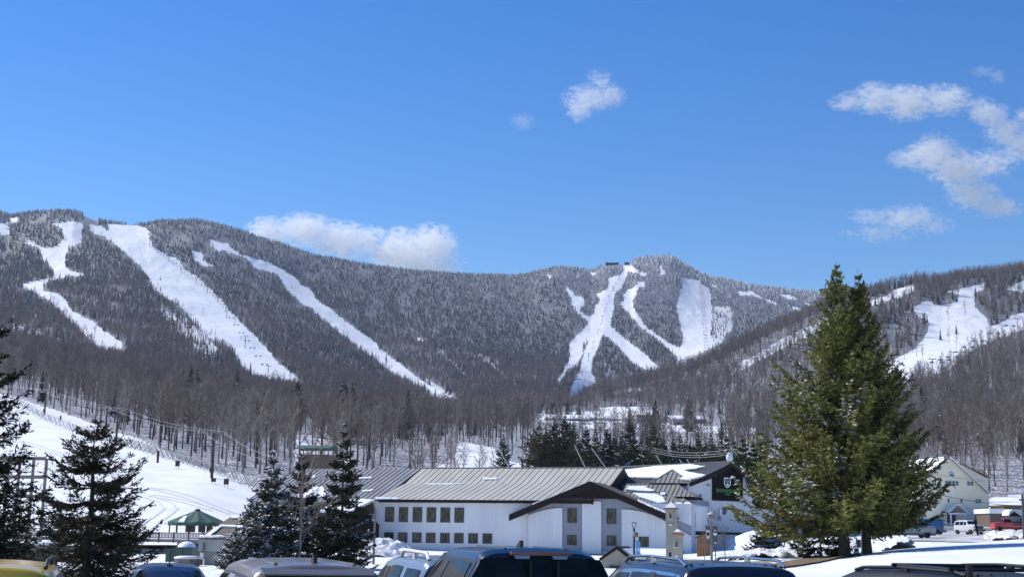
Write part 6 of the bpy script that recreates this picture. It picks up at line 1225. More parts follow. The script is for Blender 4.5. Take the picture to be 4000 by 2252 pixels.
# ------------------------------------------------------------------ ray against the terrain
def gh(px, py, d0, d1, n=1200):
    d = ray(px, py); Dd = np.linspace(d0, d1, n); pts = EYE[None] + (Dd / d[1])[:, None] * d[None]
    hz = height(pts[:, 0], pts[:, 1]); k = np.nonzero(pts[:, 2] <= hz)[0]; k = k[0] if len(k) else int(np.argmin(np.abs(pts[:, 2] - hz)))
    return np.array([pts[k, 0], pts[k, 1], hz[k]])
# ------------------------------------------------------------------ yellow house
Y = Frame(3700, 250, 12); e = yh = empty('yellow_house', Y.loc(5), 'pale yellow three storey house with snowy roof at the right', 'house'); yh.location = (Y.O[0], Y.O[1], 0); yh.rotation_euler = (0, 0, Y.a)
MAT['yellow_clap'] = mat('yellow_clapboard', (0.88, 0.80, 0.60), 0.7, (0.90, 0.83, 0.65), 1, bump=.15); MAT['trim_white'] = mat('trim_white', (0.72, 0.74, 0.76), 0.6); MAT['roof_dim'] = mat('roof_dim', (0.16, 0.14, 0.11), 0.85, (0.22, 0.19, 0.15), 2)
ap = Y.F(3716, 1783, -.5); er = Y.F(3868, 1921, -.5); slope = (ap[1] - er[1]) / (er[0] - ap[0]); el = (2 * ap[0] - er[0], er[1])
wr = Y.F(3865, 1990, 0)[0]; wl = 2 * ap[0] - wr; dp = 15
def yz(u_): return ap[1] - .25 - abs(u_ - ap[0]) * slope
b = MB(); b.prism([(wl, 0, 2), (wr, 0, 2), (wr, 0, yz(wr)), (ap[0], 0, yz(ap[0])), (wl, 0, yz(wl))], (0, dp, 0)); b.build('wall', MAT['yellow_clap'], yh)
b = MB()
for q in (el, er): b.prism([(q[0], -.5, q[1]), (ap[0], -.5, ap[1]), (ap[0], dp + .4, ap[1]), (q[0], dp + .4, q[1])], (0, 0, -.22))
yr = b.build('roof', MAT['roof_dim'], yh)
b = MB()
for q in (el, er): b.prism([(q[0], -.56, q[1] + .02), (ap[0], -.56, ap[1] + .02), (ap[0], -.56, ap[1] - .4), (q[0], -.56, q[1] - .4)], (0, .055, 0))
b.build('bargeboard', MAT['trim_white'], yh)
b = MB(); k0 = .12; b.prism([(el[0] + .3, .8, el[1] + (.3) * slope + .02), (ap[0] - 1.0, .3, ap[1] - 1.0 * slope + .02), (ap[0] - .2, 2, ap[1] - .2 * slope + .02), (ap[0] - .2, dp, ap[1] - .2 * slope + .02), (el[0] + .3, dp, el[1] + .3 * slope + .02)], (0, 0, .35)); b.build('roof_snow', MAT['snow'], yr)
# right hand shed dormer
d0 = Y.F(3757, 1812, 1.5); d1 = Y.F(3862, 1866, 1.5)
b = MB(); b.prism([(d0[0], 1.5, d0[1]), (d1[0] - .2, 1.5, d1[1] - .1), (d1[0] - .2, 1.5, er[1] + .5), (d0[0] + 1, 1.5, yz(d0[0] + 1) - .3)], (0, 9, 0)); b.build('dormer', MAT['yellow_clap'], yh)
b = MB(); b.prism([(d0[0] - .1, 1.2, d0[1] + .02), (d1[0] + .2, 1.2, d1[1] + .02), (d1[0] + .2, 10.8, d1[1] + .02), (d0[0] - .1, 10.8, d0[1] + .02)], (0, 0, .18)); b.build('dormer_roof', MAT['roof_dim'], yh)
def yw(x0_, y0_, x1_, y1_, n=1, rows=1): 
    o = window(Y, yh, (x0_, y0_, x1_, y1_), 0, mull=n, rows=rows, fm='trim_white', fw=.12, off=.02)
for w_ in ((3637, 1873, 3658, 1895, 1), (3689, 1875, 3745, 1896, 3), (3775, 1877, 3803, 1897, 1), (3698, 1943, 3710, 1963, 0), (3748, 1944, 3761, 1964, 0), (3808, 1946, 3834, 1966, 1), (3810, 2008, 3838, 2030, 1)): yw(*w_[:4], n=w_[4])
cu_, cz_ = Y.F(3716, 1852, 0); b = MB(); b.lathe([(.62, 0), (.62, .08), (.01, .08)], 20); b.v = [(x + cu_, -z - .003, y + cz_) for x, y, z in b.v]; o = b.build('round_window', MAT['trim_white'], yh); b = MB(); b.box((cu_ - .5, -.14, cz_ - .3), (cu_ + .5, -.09, cz_ - .12)); b.box((cu_ - .25, -.14, cz_ - .1), (cu_ + .25, -.09, cz_ + .1)); b.build('lettering', MAT['frame_dark'], o)
cu_, cz_ = Y.F(3714, 1830, 0); b = MB(); b.prism([(cu_ - .45 * math.cos(k * math.pi / 8) if 0 else cu_ + .45 * math.cos(k * math.pi / 8), -.003, cz_ + .42 * math.sin(k * math.pi / 8)) for k in range(9)], (0, -.08, 0)); b.build('fan_vent', MAT['trim_white'], yh)
u0_, z0_ = Y.F(3652, 1906, 0); u1_, z1_ = Y.F(3692, 1914, 0); b = MB(); b.box((u0_, -.12, z1_), (u1_, -.004, z0_)); o = b.build('shop_sign', mat('sign_teal', (0.03, 0.10, 0.09), 0.6), yh); b = MB(); b.box((u0_ + .3, -.14, z1_ + .12), (u1_ - .3, -.121, z1_ + .2)); b.build('lettering', MAT['sign_white'], o)
u0_, z0_ = Y.F(3765, 1983, 0); u1_ = Y.F(3865, 1983, 0)[0]; b = MB(); b.box((u0_, -.08, z0_ - .08), (u1_, -.004, z0_ + .08)); b.build('belt_course', MAT['trim_white'], yh)
# entrance porch
pa = Y.F(3742, 1965, -2.5); pl_ = Y.F(3706, 1996, -2.5); pr_ = Y.F(3780, 1996, -2.5); zg_ = Y.F(3742, 2040, -2.5)[1]
b = MB(); 
for q in (pl_, pr_): b.prism([(q[0], -2.5, q[1]), (pa[0], -2.5, pa[1]), (pa[0], -.01, pa[1]), (q[0], -.01, q[1])], (0, 0, -.2))
pr = b.build('porch_roof', MAT['trim_white'], yh); b = MB(); b.prism([(pl_[0] + .5, -2.3, pl_[1] - .15), (pr_[0] - .5, -2.3, pr_[1] - .15), (pa[0], -2.3, pa[1] - .35)], (0, .1, 0)); b.build('porch_gable', MAT['roof_dim'], yh)
b = MB(); b.box((pl_[0] + .2, -2.45, pl_[1] - .5), (pr_[0] - .2, -2.2, pl_[1] - .21)); b.build('porch_beam', MAT['trim_white'], yh)
for q in (pl_[0] + .4, pr_[0] - .6): b = MB(); b.box((q, -2.4, 2), (q + .22, -2.2, pl_[1] - .5)); b.build('porch_post', MAT['trim_white'], yh)
b = MB(); b.box((pa[0] - .9, -.06, zg_), (pa[0] + .9, -.003, zg_ + 2.1)); b.build('door', MAT['frame_dark'], yh)
# brown shed and white sign hut right of the road
BS = Frame(3866, 240, 6); e = empty('brown_shed', BS.loc(0), 'long brown shed with snow on its roof beyond the red flatbed truck', 'shed'); e.rotation_euler = (0, 0, BS.a)
for (a, c0, c1, x1p, sn) in ((3866, 2003, 2040, 3935, 1), (3929, 1975, 2040, 4060, 0)):
    q0, zt_ = BS.F(a, c0, 0); q1 = BS.F(x1p, c0, 0)[0]; b = MB(); b.box((q0, (0 if sn else .6), 3), (q1, 6, zt_)); b.build('wall', MAT['wood_brown'], e)
    b = MB(); b.box((q0 - .2, -.3 if sn else .3, zt_ + .003), (q1 + .2, 6.2, zt_ + (.8 if sn else .25))); b.build('roof_snow' if sn else 'roof', MAT['snow'] if sn else MAT['wood_brown'], e)
SB = Frame(3955, 224, 0); e = empty('ticket_hut', SB.loc(0), 'grey hut with thick snow on its roof and an emblem sign at the right edge', 'hut')
q1 = SB.F(4050, 2020, 0)[0]; z1_ = SB.F(3980, 2012, 0)[1]; z0_ = SB.F(3980, 2050, 0)[1]; zs = SB.F(3980, 1988, 0)[1]
b = MB(); b.box((.1, 0, 2), (q1, 3, z1_)); b.build('wall', MAT['grey_stucco'], e); b = MB(); b.prism([(-.6, -.4, z1_ - .1), (.45, -.4, z1_ + .65), (1.5, -.4, z1_ - .1)], (0, .3, 0)); b.build('gable', MAT['fascia'], e)
b = MB(); b.prism([(-.4, -.1, z1_ + .01), (q1, -.1, z1_ + .01), (q1, -.1, zs), (.2, -.1, zs), (-.3, -.1, zs - .3)], (0, 3.2, 0)); b.build('snow_cap', MAT['tree_snow'], e)
b = MB(); cx_, cz_ = SB.F(3987, 2028, -.1); b.box((cx_ - .4, -.1, cz_ - .55), (cx_ + .4, -.003, cz_ + .55)); sg = b.build('sign_board', MAT['banner'], e); shield(sg, None, cx_, cz_, .55, .75, -.102, depth=-.01, marks=False)
# ------------------------------------------------------------------ mid-distance lodge buildings
def block(px0, px1, ytop, ybot, D, deg, dep, wallm, roofm, label, snow=True, cat='building', name='base_lodge', slope=.0, nwin=0):
    f_ = Frame(px0, D, deg); x1_ = f_.F(px1, ytop, 0)[0]; zt_ = f_.F((px0 + px1) / 2, ytop, 0)[1]; zb_ = f_.F((px0 + px1) / 2, ybot, 0)[1]
    e = empty(name, f_.loc(0), label, cat); e.rotation_euler = (0, 0, f_.a); g0 = min(H(*f_.W(0, 0, 0)[:2]), H(*f_.W(x1_, dep, 0)[:2])) - 3
    b = MB(); b.box((0, 0, g0), (x1_, dep, zt_ - (zt_ - zb_) * .6 if snow else zt_ - .4)); b.build('wall', wallm, e)
    zz = zt_ - (zt_ - zb_) * .6 if snow else zt_ - .4
    b = MB(); b.prism([(-.8, -1, zz + .01), (x1_ + .8, -1, zz + .01), (x1_ + .8, dep, zt_), (-.8, dep, zt_)], (0, 0, .5)); b.build('roof', roofm, e)
    n = nwin or max(2, int(x1_ / 6))
    for k in range(n): xx = x1_ * (k + .5) / n; b = MB(); b.box((xx - 1, -.15, zz - 3.2), (xx + 1, -.005, zz - 1.6)); b.build('window', MAT['frame_dark'], e)
    return e
dg_ = mat('grey_boards', (0.075, 0.08, 0.085), 0.8, (0.11, 0.11, 0.115), .3); rb_ = mat('red_brown_boards', (0.09, 0.06, 0.052), 0.8, (0.13, 0.09, 0.075), .3)
block(1735, 1815, 1576, 1612, 1085, 0, 18, rb_, MAT['snow'], 'dark base lodge with a flat snowy roof below the longest ski trail', name='base_lodge')
block(1816, 1900, 1571, 1612, 1075, -18, 20, dg_, MAT['grey_metal'], 'grey slope roofed building joined to the right of the dark base lodge', snow=False)
block(1905, 1938, 1588, 1604, 1070, 0, 8, MAT['trim_white'], MAT['snow'], 'tiny white cabin right of the grey base building', name='cabin')
block(1996, 2042, 1600, 1622, 860, 0, 9, dg_, MAT['grey_metal'], 'small pale roofed house on the hillside left of the long snowy roof', snow=False, name='house')
block(2122, 2300, 1611, 1650, 800, 0, 16, dg_, MAT['snow'], 'long low building with a bright snow covered roof, beyond the conifer row')
block(2302, 2412, 1613, 1650, 815, 5, 16, rb_, MAT['snow'], 'darker brown end of the long low building, beyond the conifer row')
block(2492, 2580, 1620, 1640, 760, 0, 10, rb_, MAT['roof_dim'], 'low brown building half hidden by bare trees right of the long snowy roof', snow=False)
block(2632, 2760, 1618, 1650, 720, 4, 12, mat('pale_boards', (0.22, 0.21, 0.22), 0.8, (0.3, 0.29, 0.3), .5), MAT['snow'], 'pale grey long building on the hillside above the sign gable')
# ------------------------------------------------------------------ summit buildings
def sm(px, py, D): p = P(px, py, D); g = H(p[0], p[1]); return np.array([p[0], p[1], g]), D / 5200
D = float(dr(355)) - 8; p, s_ = sm(355, 888, D); e = empty('summit_station', p, 'dark lift station with a domed roof on the left ridge', 'lift station'); z = lambda y_: float(P(355, y_, D)[2] - p[2])
b = MB(); b.lathe([(6, z(880)), (7.5, z(876)), (6.5, z(871)), (3, z(868)), (.2, z(867.5))], 12); b.build('roof', MAT['sign_black'], e)
for dx in (-4, 3): b = MB(); b.box((dx - .8, -1, -3), (dx + .8, 1, z(878))); b.build('post', MAT['sign_black'], e)
b = MB(); b.box((3, -3, -2), (13, 3, z(884))); b.build('cabin', MAT['frame_dark'], e)
def summit(px0, px1, yt, yb, D, lb, nm='summit_lodge'):
    p, s_ = sm((px0 + px1) / 2, yb, D); e = empty(nm, p, lb, 'building'); w_ = (px1 - px0) * s_ / 2; zt_ = float(P((px0 + px1) / 2, yt, D)[2] - p[2])
    b = MB(); b.box((-w_, -4, -6), (w_, 4, zt_ * .72)); b.build('wall', MAT['sign_black'], e); b = MB(); b.prism([(-w_ * 1.05, -4.6, zt_ * .73), (w_ * 1.05, -4.6, zt_ * .73), (w_ * 1.0, -4.6, zt_), (-w_ * .3, -4.6, zt_ * .9), (-w_ * 1.05, -4.6, zt_)], (0, 9, 0)); b.build('roof', MAT['frame_dark'], e); return e
summit(2366, 2416, 1025, 1040, float(dr(2390)) - 30, 'dark summit lodge on the shoulder left of the peak'); summit(2440, 2458, 1024, 1042, float(dr(2450)) - 30, 'small dark lift top station between the summit lodge and the peak', 'summit_station')
summit(2724, 2742, 1083, 1097, float(dr(2730)) - 40, 'dark lift top station at the head of the wide trail right of the peak', 'summit_station'); summit(2784, 2797, 1091, 1099, float(dr(2790)) - 20, 'tiny dark hut on the ridge right of the peak', 'summit_hut')
D = float(dr(2612)); p, s_ = sm(2613, 1012, D); e = empty('radio_tower', p, 'rime covered lattice radio tower on the peak', 'tower'); zt_ = float(P(2613, 984, D)[2] - p[2])
b = MB()
for sx in (-1, 1):
    for sy in (-1, 1): b.bar((sx * 2.2, sy * 2.2, -2), (sx * 1.6, sy * 1.6, zt_), 1.0)
b.build('legs', MAT['pole_white'], e); b = MB()
for k in range(7):
    z0_ = zt_ * k / 7; z1_ = zt_ * (k + 1) / 7
    for sy in (-2, 2): b.bar((-2, sy, z0_), (2, sy, z1_), .8); b.bar((2, sy, z0_), (-2, sy, z1_), .8)
b.build('bracing', MAT['pole_white'], e)
# ------------------------------------------------------------------ ski lifts
MAT['lift_dark'] = mat('lift_dark', (0.06, 0.06, 0.065), 0.6); MAT['lift_brown'] = mat('lift_brown', (0.045, 0.022, 0.022), 0.7, (0.07, 0.04, 0.035), 3); MAT['lift_grey'] = mat('lift_grey', (0.20, 0.20, 0.21), 0.6)
MAT['chair_blue'] = mat('chair_blue', (0.02, 0.06, 0.25), 0.4)
def lift_tower(x, y, z, hgt, label, group, az=0.0, m='lift_dark', arm=5.0, r=.45):
    e = empty('lift_tower', (x, y, z), label, 'lift tower', group, az); b = MB(); b.tube([(0, 0, -1), (0, 0, hgt)], [r, r * .7], 6); b.build('pole', MAT[m], e)
    b = MB(); b.bar((-arm / 2, 0, hgt), (arm / 2, 0, hgt), .45); b.bar((-arm / 2, -1.5, hgt + .4), (-arm / 2, 1.5, hgt + .4), .3); b.bar((arm / 2, -1.5, hgt + .4), (arm / 2, 1.5, hgt + .4), .3); b.build('crossarm', MAT[m], e); return e
def T1(sc, ox, oy, x, y0_, y1_): return (ox + x / sc, oy + y0_ / sc, oy + y1_ / sc)
left_t = [T1(2.071, 0, 800, *q) for q in ((1210, 290, 342), (1275, 358, 392), (1360, 418, 452), (1465, 500, 556), (1585, 585, 636), (1675, 655, 716), (1760, 738, 798), (1832, 835, 912), (1982, 1062, 1160))] + [T1(1.812, 1000, 800, 85, 1138, 1195)]
def chair(name='lift_chair'): pass
def line(ts, d0, d1, group, lbf, m='lift_dark', r=.45):
    out = []
    for q, (a, c0, c1) in enumerate(ts):
        g = gh(a, c1, d0, d1); hg = float(P(a, c0, g[1])[2] - g[2]); hg = min(max(hg, 8), 22); lift_tower(*g, hg, lbf, group, m=m, arm=5, r=r); out.append((g[0], g[1], g[2] + hg))
    return out
lt1 = line(left_t, 1010, 3300, 'lift towers down the wide left trail', 'lift tower on the widest trail of the left mountain')
lt2 = line([T1(1.8125, 2000, 900, *q) for q in ((762, 318, 352), (735, 368, 402), (712, 400, 432), (687, 462, 506), (658, 545, 582), (640, 603, 656), (610, 700, 742), (575, 788, 842), (543, 868, 930), (468, 1050, 1140))], 1150, 3300, 'lift towers under the summit lodge', 'lift tower on the winding trail below the summit lodge', r=.35)
lt3 = line([T1(1.8125, 2000, 900, *q) for q in ((1338, 372, 400), (1345, 440, 470), (1354, 508, 540), (1360, 600, 640), (1370, 738, 768), (1380, 852, 888))], 1250, 3300, 'lift towers on the straight trail', 'lift tower on the straight wide trail right of the peak', m='lift_grey', r=.35)
lt4 = line([T1(2.071, 3000, 950, *q) for q in ((1335, 935, 1030), (1505, 880, 965), (1675, 770, 850), (2022, 608, 700))], 700, 1640, 'lift towers on the right hill', 'lift tower at the lower edge of the big right hand trail', r=.3)
def chairs(pts, n, group, label, w_=2.4, m='chair_blue', off=(-2.5, 2.5)):
    me_c = MB(); me_c.box((-w_ / 2, -.4, -3.2), (w_ / 2, .3, -2.9)); me_c.prism([(-w_ / 2, .3, -3.2), (w_ / 2, .3, -3.2), (w_ / 2, .5, -2.1), (-w_ / 2, .5, -2.1)], (0, .12, 0))
    mh = MB(); mh.bar((0, .2, 0), (0, .2, -2.1), .12); c_o = me_c.build('seat', MAT[m]); h_o = mh.build('hanger', MAT['lift_dark']); mc, mh_ = c_o.data, h_o.data; bpy.data.objects.remove(c_o); bpy.data.objects.remove(h_o)
    for k in range(n):
        f = (k + .5) / n * (len(pts) - 1); i = min(int(f), len(pts) - 2); t_ = f - i; p = np.array(pts[i]) * (1 - t_) + np.array(pts[i + 1]) * t_
        for o_ in off:
            e = empty('lift_chair', (p[0] + o_, p[1], p[2] - .4 - 2 * t_ * (1 - t_)), label, 'lift chair', group)
            for me in (mc, mh_): o = bpy.data.objects.new(me.name.split('.')[0], me); COL.objects.link(o); o.parent = e
chairs(lt4, 8, 'chairs on the right hill lift', 'blue lift chair hanging over the lower edge of the big right hand trail', w_=3.0, off=(-3.5, 3.5))
chairs(lt1, 34, 'chairs on the left mountain lift', 'dark lift chair above the widest trail of the left mountain', m='lift_dark')
chairs(lt2, 14, 'chairs on the summit lodge lift', 'dark lift chair above the winding trail below the summit lodge', m='lift_dark', off=(0,))
chairs(lt3, 26, 'chairs on the straight trail lift', 'grey lift chair above the straight wide trail right of the peak', m='lift_grey')
# lower left lift: heavy brown poles with cables
lp = []
for a, c0, c1, D, lb in ((172, 1526, 1632, 400, 'dark lift pole farthest up the left slope beside the pipe fence'), (453, 1600, 1725, 318, 'dark lift pole behind the top of the lone brown spruce'), (827, 1690, 1862, 248, 'tall dark brown lift pole nearest the lodge on the left slope')):
    g = on_ground(a, D, c1); hg = float(P(a, c0, D)[2] - g[2]); e = empty('lift_pole', g, lb, 'lift pole', 'lift poles on the left slope'); b = MB(); b.tube([(0, 0, -.5), (0, 0, hg)], [.3, .22], 8); b.build('pole', MAT['lift_brown'], e)
    b = MB(); b.bar((-2.0, 0, hg - .1), (1.6, 0, hg + .1), .2); b.bar((-2.0, -.9, hg + .2), (-2.0, .9, hg + .2), .22); b.bar((1.6, -.9, hg + .3), (1.6, .9, hg + .3), .22); b.build('crossarm', MAT['lift_grey'], e); b = MB(); b.box((-.38, -.42, 1.0), (.38, -.2, 1.9)); b.build('pad', MAT['lift_brown'], e); lp.append((g[0], g[1], g[2] + hg + .35))
MAT['cable'] = mat('cable', (0.30, 0.30, 0.32), 0.6)
def cable(pts, r, name, label, sag=0.0, m='cable', group=None, n=10):
    o = np.array(pts[0]); b = MB(); q = []
    for a, c in zip(pts[:-1], pts[1:]):
        a = np.array(a); c = np.array(c)
        for k in range(n): t_ = k / n; q.append(a + (c - a) * t_ - np.array([0, 0, 4 * sag * t_ * (1 - t_)]) - o)
    q.append(np.array(pts[-1]) - o); b.tube(q, r, 4); ob = b.build(name, MAT[m]); ob.location = tuple(o); tag(ob, label, 'cable', group); return ob
tt = P(1075, 1790, 200); t0 = P(-150, 1470, 520)
for dx, lb in ((-2.0, 'lower haul cable strung over the left slope poles'), (1.6, 'upper haul cable strung over the left slope poles')): cable([(t0[0] + dx, t0[1], t0[2])] + [(x + dx, y, z) for x, y, z in lp] + [(tt[0] + dx, tt[1], tt[2])], .03, 'lift_cable', lb, .9)
# pipe on crossed stakes along the wood
MAT['stake'] = mat('stake', (0.30, 0.29, 0.27), 0.8); MAT['pipe'] = mat('pipe', (0.42, 0.46, 0.52), 0.5)
path = [(60, 1552, 425), (170, 1580, 385), (300, 1625, 350), (380, 1655, 335), (470, 1695, 318), (560, 1720, 306), (640, 1738, 292), (740, 1780, 275), (850, 1828, 258), (960, 1858, 245), (1040, 1872, 236)]
e = empty('pipe_fence', on_ground(470, 318), 'long snowmaking pipe held on crossed stakes along the edge of the left wood', 'pipeline'); o_ = np.array(e.location)
PW = []
for (a0, b0, c0), (a1, b1, c1) in zip(path[:-1], path[1:]):
    for k in range(9): t_ = k / 9; PW.append(on_ground(a0 + (a1 - a0) * t_, c0 + (c1 - c0) * t_, 1700))
for hz_, r_ in ((1.5, .06), (1.15, .05)): b = MB(); b.tube([p + (0, 0, hz_) - o_ for p in PW], r_, 5); b.build('pipe', MAT['pipe'], e)
b = MB(); rg = np.random.default_rng(5)
for p in PW:
    for q in range(2):
        p2 = p + np.array([q * 1.1 + rg.normal() * .2, rg.normal() * .3, 0]); b.bar(p2 + (-.9, -1.4, -.2) - o_, p2 + (.5, 0, 1.75) - o_, .07); b.bar(p2 + (.8, -1.2, -.2) - o_, p2 + (-.5, 0, 1.8) - o_, .07)
b.build('stakes', MAT['stake'], e, kind='stuff')
# pads and small boards on the slope
for a, c0, c1, D, lb in ((236, 1622, 1640, 390, 'short leaning dark stake beside the farthest lift pole'), (300, 1662, 1690, 345, 'dark padded stake on the slope left of the lone spruce top'), (617, 1758, 1784, 275, 'short dark padded stake on the open slope'), (833, 1868, 1890, 235, 'small dark board on legs just below the tall lift pole'), (883, 1868, 1898, 232, 'dark control cabinet right of the tall lift pole'), (693, 1798, 1818, 262, 'small dark board standing alone on the middle of the slope'), (2040, 1790, 1835, 250, 'thin dark post on the snow behind the tan roof')):
    g = on_ground(a, D, c1); hg = max(float(P(a, c0, D)[2] - g[2]), 1.0); e = empty('slope_marker', g, lb, 'marker'); w_ = .22 if 'stake' in lb or 'post' in lb else .42
    b = MB(); b.box((-w_, -.1, hg * .35 if w_ > .3 else 0), (w_, .1, hg)); b.build('board', MAT['lift_brown'], e); b = MB(); b.bar((-w_ * .6, 0, -.3), (-w_ * .6, 0, hg * .34), .07); b.bar((w_ * .6, 0, -.3), (w_ * .6, 0, hg * .34), .07); b.build('stand', MAT['stake'], e)
# utility poles and wires
def upole(a, c0, D, lb, arm=2.4, m='stake', c1=None):
    g = on_ground(a, D, c1 or c0 + 100); hg = float(P(a, c0, D)[2] - g[2]); e = empty('utility_pole', g, lb, 'utility pole', 'grey utility poles'); b = MB(); b.tube([(0, 0, -.5), (0, 0, hg)], [.17, .11], 7); b.build('pole', MAT[m], e); b = MB(); b.bar((-arm / 2, 0, hg - .5), (arm / 2, 0, hg - .5), .14); b.build('crossarm', MAT[m], e); return np.array([g[0], g[1], g[2] + hg - .4])
a1 = upole(1914, 1630, 420, 'grey utility pole standing among bare trees above the tan roof'); a2 = upole(2078, 1690, 380, 'short utility pole left of the rust coloured pine'); a3 = upole(2860, 1742, 230, 'utility pole rising behind the roof ventilator'); a4 = upole(2508, 1745, 300, 'thin utility pole between two spruces over the snowy roof'); a5 = upole(2032, 1585, 640, 'pale utility pole beside the small hillside house'); a6 = upole(2330, 1565, 700, 'utility pole with a dark top above the long snowy roof')
for dz in (0, -.5, -.9): cable([a1 + (0, 0, dz), a2 + (0, 0, dz), a4 + (0, 0, 1 + dz), a3 + (0, 0, dz), P(3700, 1775, 200) + (0, 0, dz)], .04, 'power_line', 'pale overhead wire crossing behind the conifer row', 1.2, group='overhead wires', n=8)
for (x0_, y0_, x1_, y1_, D, lb, m) in ((3560, 1755, 4080, 1785, 150, 'upper pale overhead wire in front of the wood at the right', 'cable'), (3560, 1765, 4080, 1802, 150, 'second pale overhead wire in front of the wood at the right', 'cable'), (3560, 1828, 4080, 1876, 165, 'pale wire crossing the gable of the yellow house', 'cable'), (3560, 1832, 4080, 1884, 165, 'lower of the paired wires crossing the gable of the yellow house', 'cable'), (3560, 1900, 4080, 1975, 150, 'dark wire crossing the middle floor of the yellow house', 'lift_dark')):
    cable([P(x0_, y0_, D), P(x1_, y1_, D)], .03, 'power_line', lb, .6, m=m, n=12)
e_ = upole(3999, 1928, 118, 'dark pole cut by the right edge of the frame', m='lift_dark', arm=.6)
p = on_ground(3822, 178); e = empty('leaning_post', p, 'short black post leaning beside the white off road car', 'post'); zt_ = zrel(3815, 2030, 178, p); b = MB(); b.tube([(0, 0, 0), (-.35, 0, zt_)], .14, 6); b.build('post', MAT['sign_black'], e); b = MB(); b.lathe([(.2, 0), (.2, .1)], 8, (-.36, 0, zt_ - .05)); b.build('cap', MAT['sign_black'], e)

# old machine tracks pressed into the lower left slope
MAT['track_snow'] = mat('track_snow', (0.60, 0.62, 0.66), 0.7, (0.72, 0.74, 0.77), 2)
b = MB()
for line_, wd in (([(40, 1715), (120, 1735), (210, 1765), (320, 1800)], .5), ([(560, 1905), (640, 1915), (720, 1935), (820, 1972), (930, 2015)], .55), ([(590, 1935), (660, 1945), (740, 1962), (860, 2000)], .4), ([(560, 1935), (640, 1958), (668, 1985), (640, 2010), (585, 2045)], .45), ([(150, 1800), (260, 1830), (420, 1850), (560, 1905)], .4)):
    q = []
    for (a0, c0), (a1, c1) in zip(line_[:-1], line_[1:]):
        for k in range(8): t_ = k / 8; q.append(gh(a0 + (a1 - a0) * t_, c0 + (c1 - c0) * t_, 130, 470, 500))
    for off in (-.9, .9):
        vs = []
        for i, p in enumerate(q):
            d = q[min(i + 1, len(q) - 1)] - q[max(i - 1, 0)]; d = d / (np.linalg.norm(d) + 1e-9); n_ = np.array([-d[1], d[0], 0])
            for s_ in (-1, 1): w3 = p + n_ * (off + s_ * wd * .5); vs.append((w3[0], w3[1], H(w3[0], w3[1]) + .05))
        b.add(vs, [(2 * i, 2 * i + 1, 2 * i + 3, 2 * i + 2) for i in range(len(q) - 1)])
b.build('ski_tracks', MAT['track_snow'], kind='stuff')
# ------------------------------------------------------------------ vehicles
def paint(name, c, metal=0.35, rough=0.28, c2=None):
    m = mat(name, c, rough, c2 or tuple(min(1, q * 1.15) for q in c), 1.5, metal=metal, coat=0.4); m.node_tree.nodes['Principled BSDF'].inputs['Coat Roughness'].default_value = .05; return m
MAT['car_glass'] = mat('car_glass', (0.010, 0.013, 0.014), 0.03, (0.03, 0.036, 0.034), 3.0, spec=0.10)
MAT['car_trim'] = mat('car_trim', (0.012, 0.012, 0.013), 0.4); MAT['tyre'] = mat('tyre', (0.015, 0.015, 0.016), 0.85); MAT['rim'] = mat('rim', (0.35, 0.36, 0.38), 0.3, metal=.8)
MAT['chrome'] = mat('chrome', (0.6, 0.61, 0.63), 0.18, metal=1.0); MAT['tail_red'] = mat('tail_red', (0.22, 0.02, 0.03), 0.2, coat=.5); MAT['lamp_clear'] = mat('lamp_clear', (0.5, 0.5, 0.52), 0.15, coat=.5)
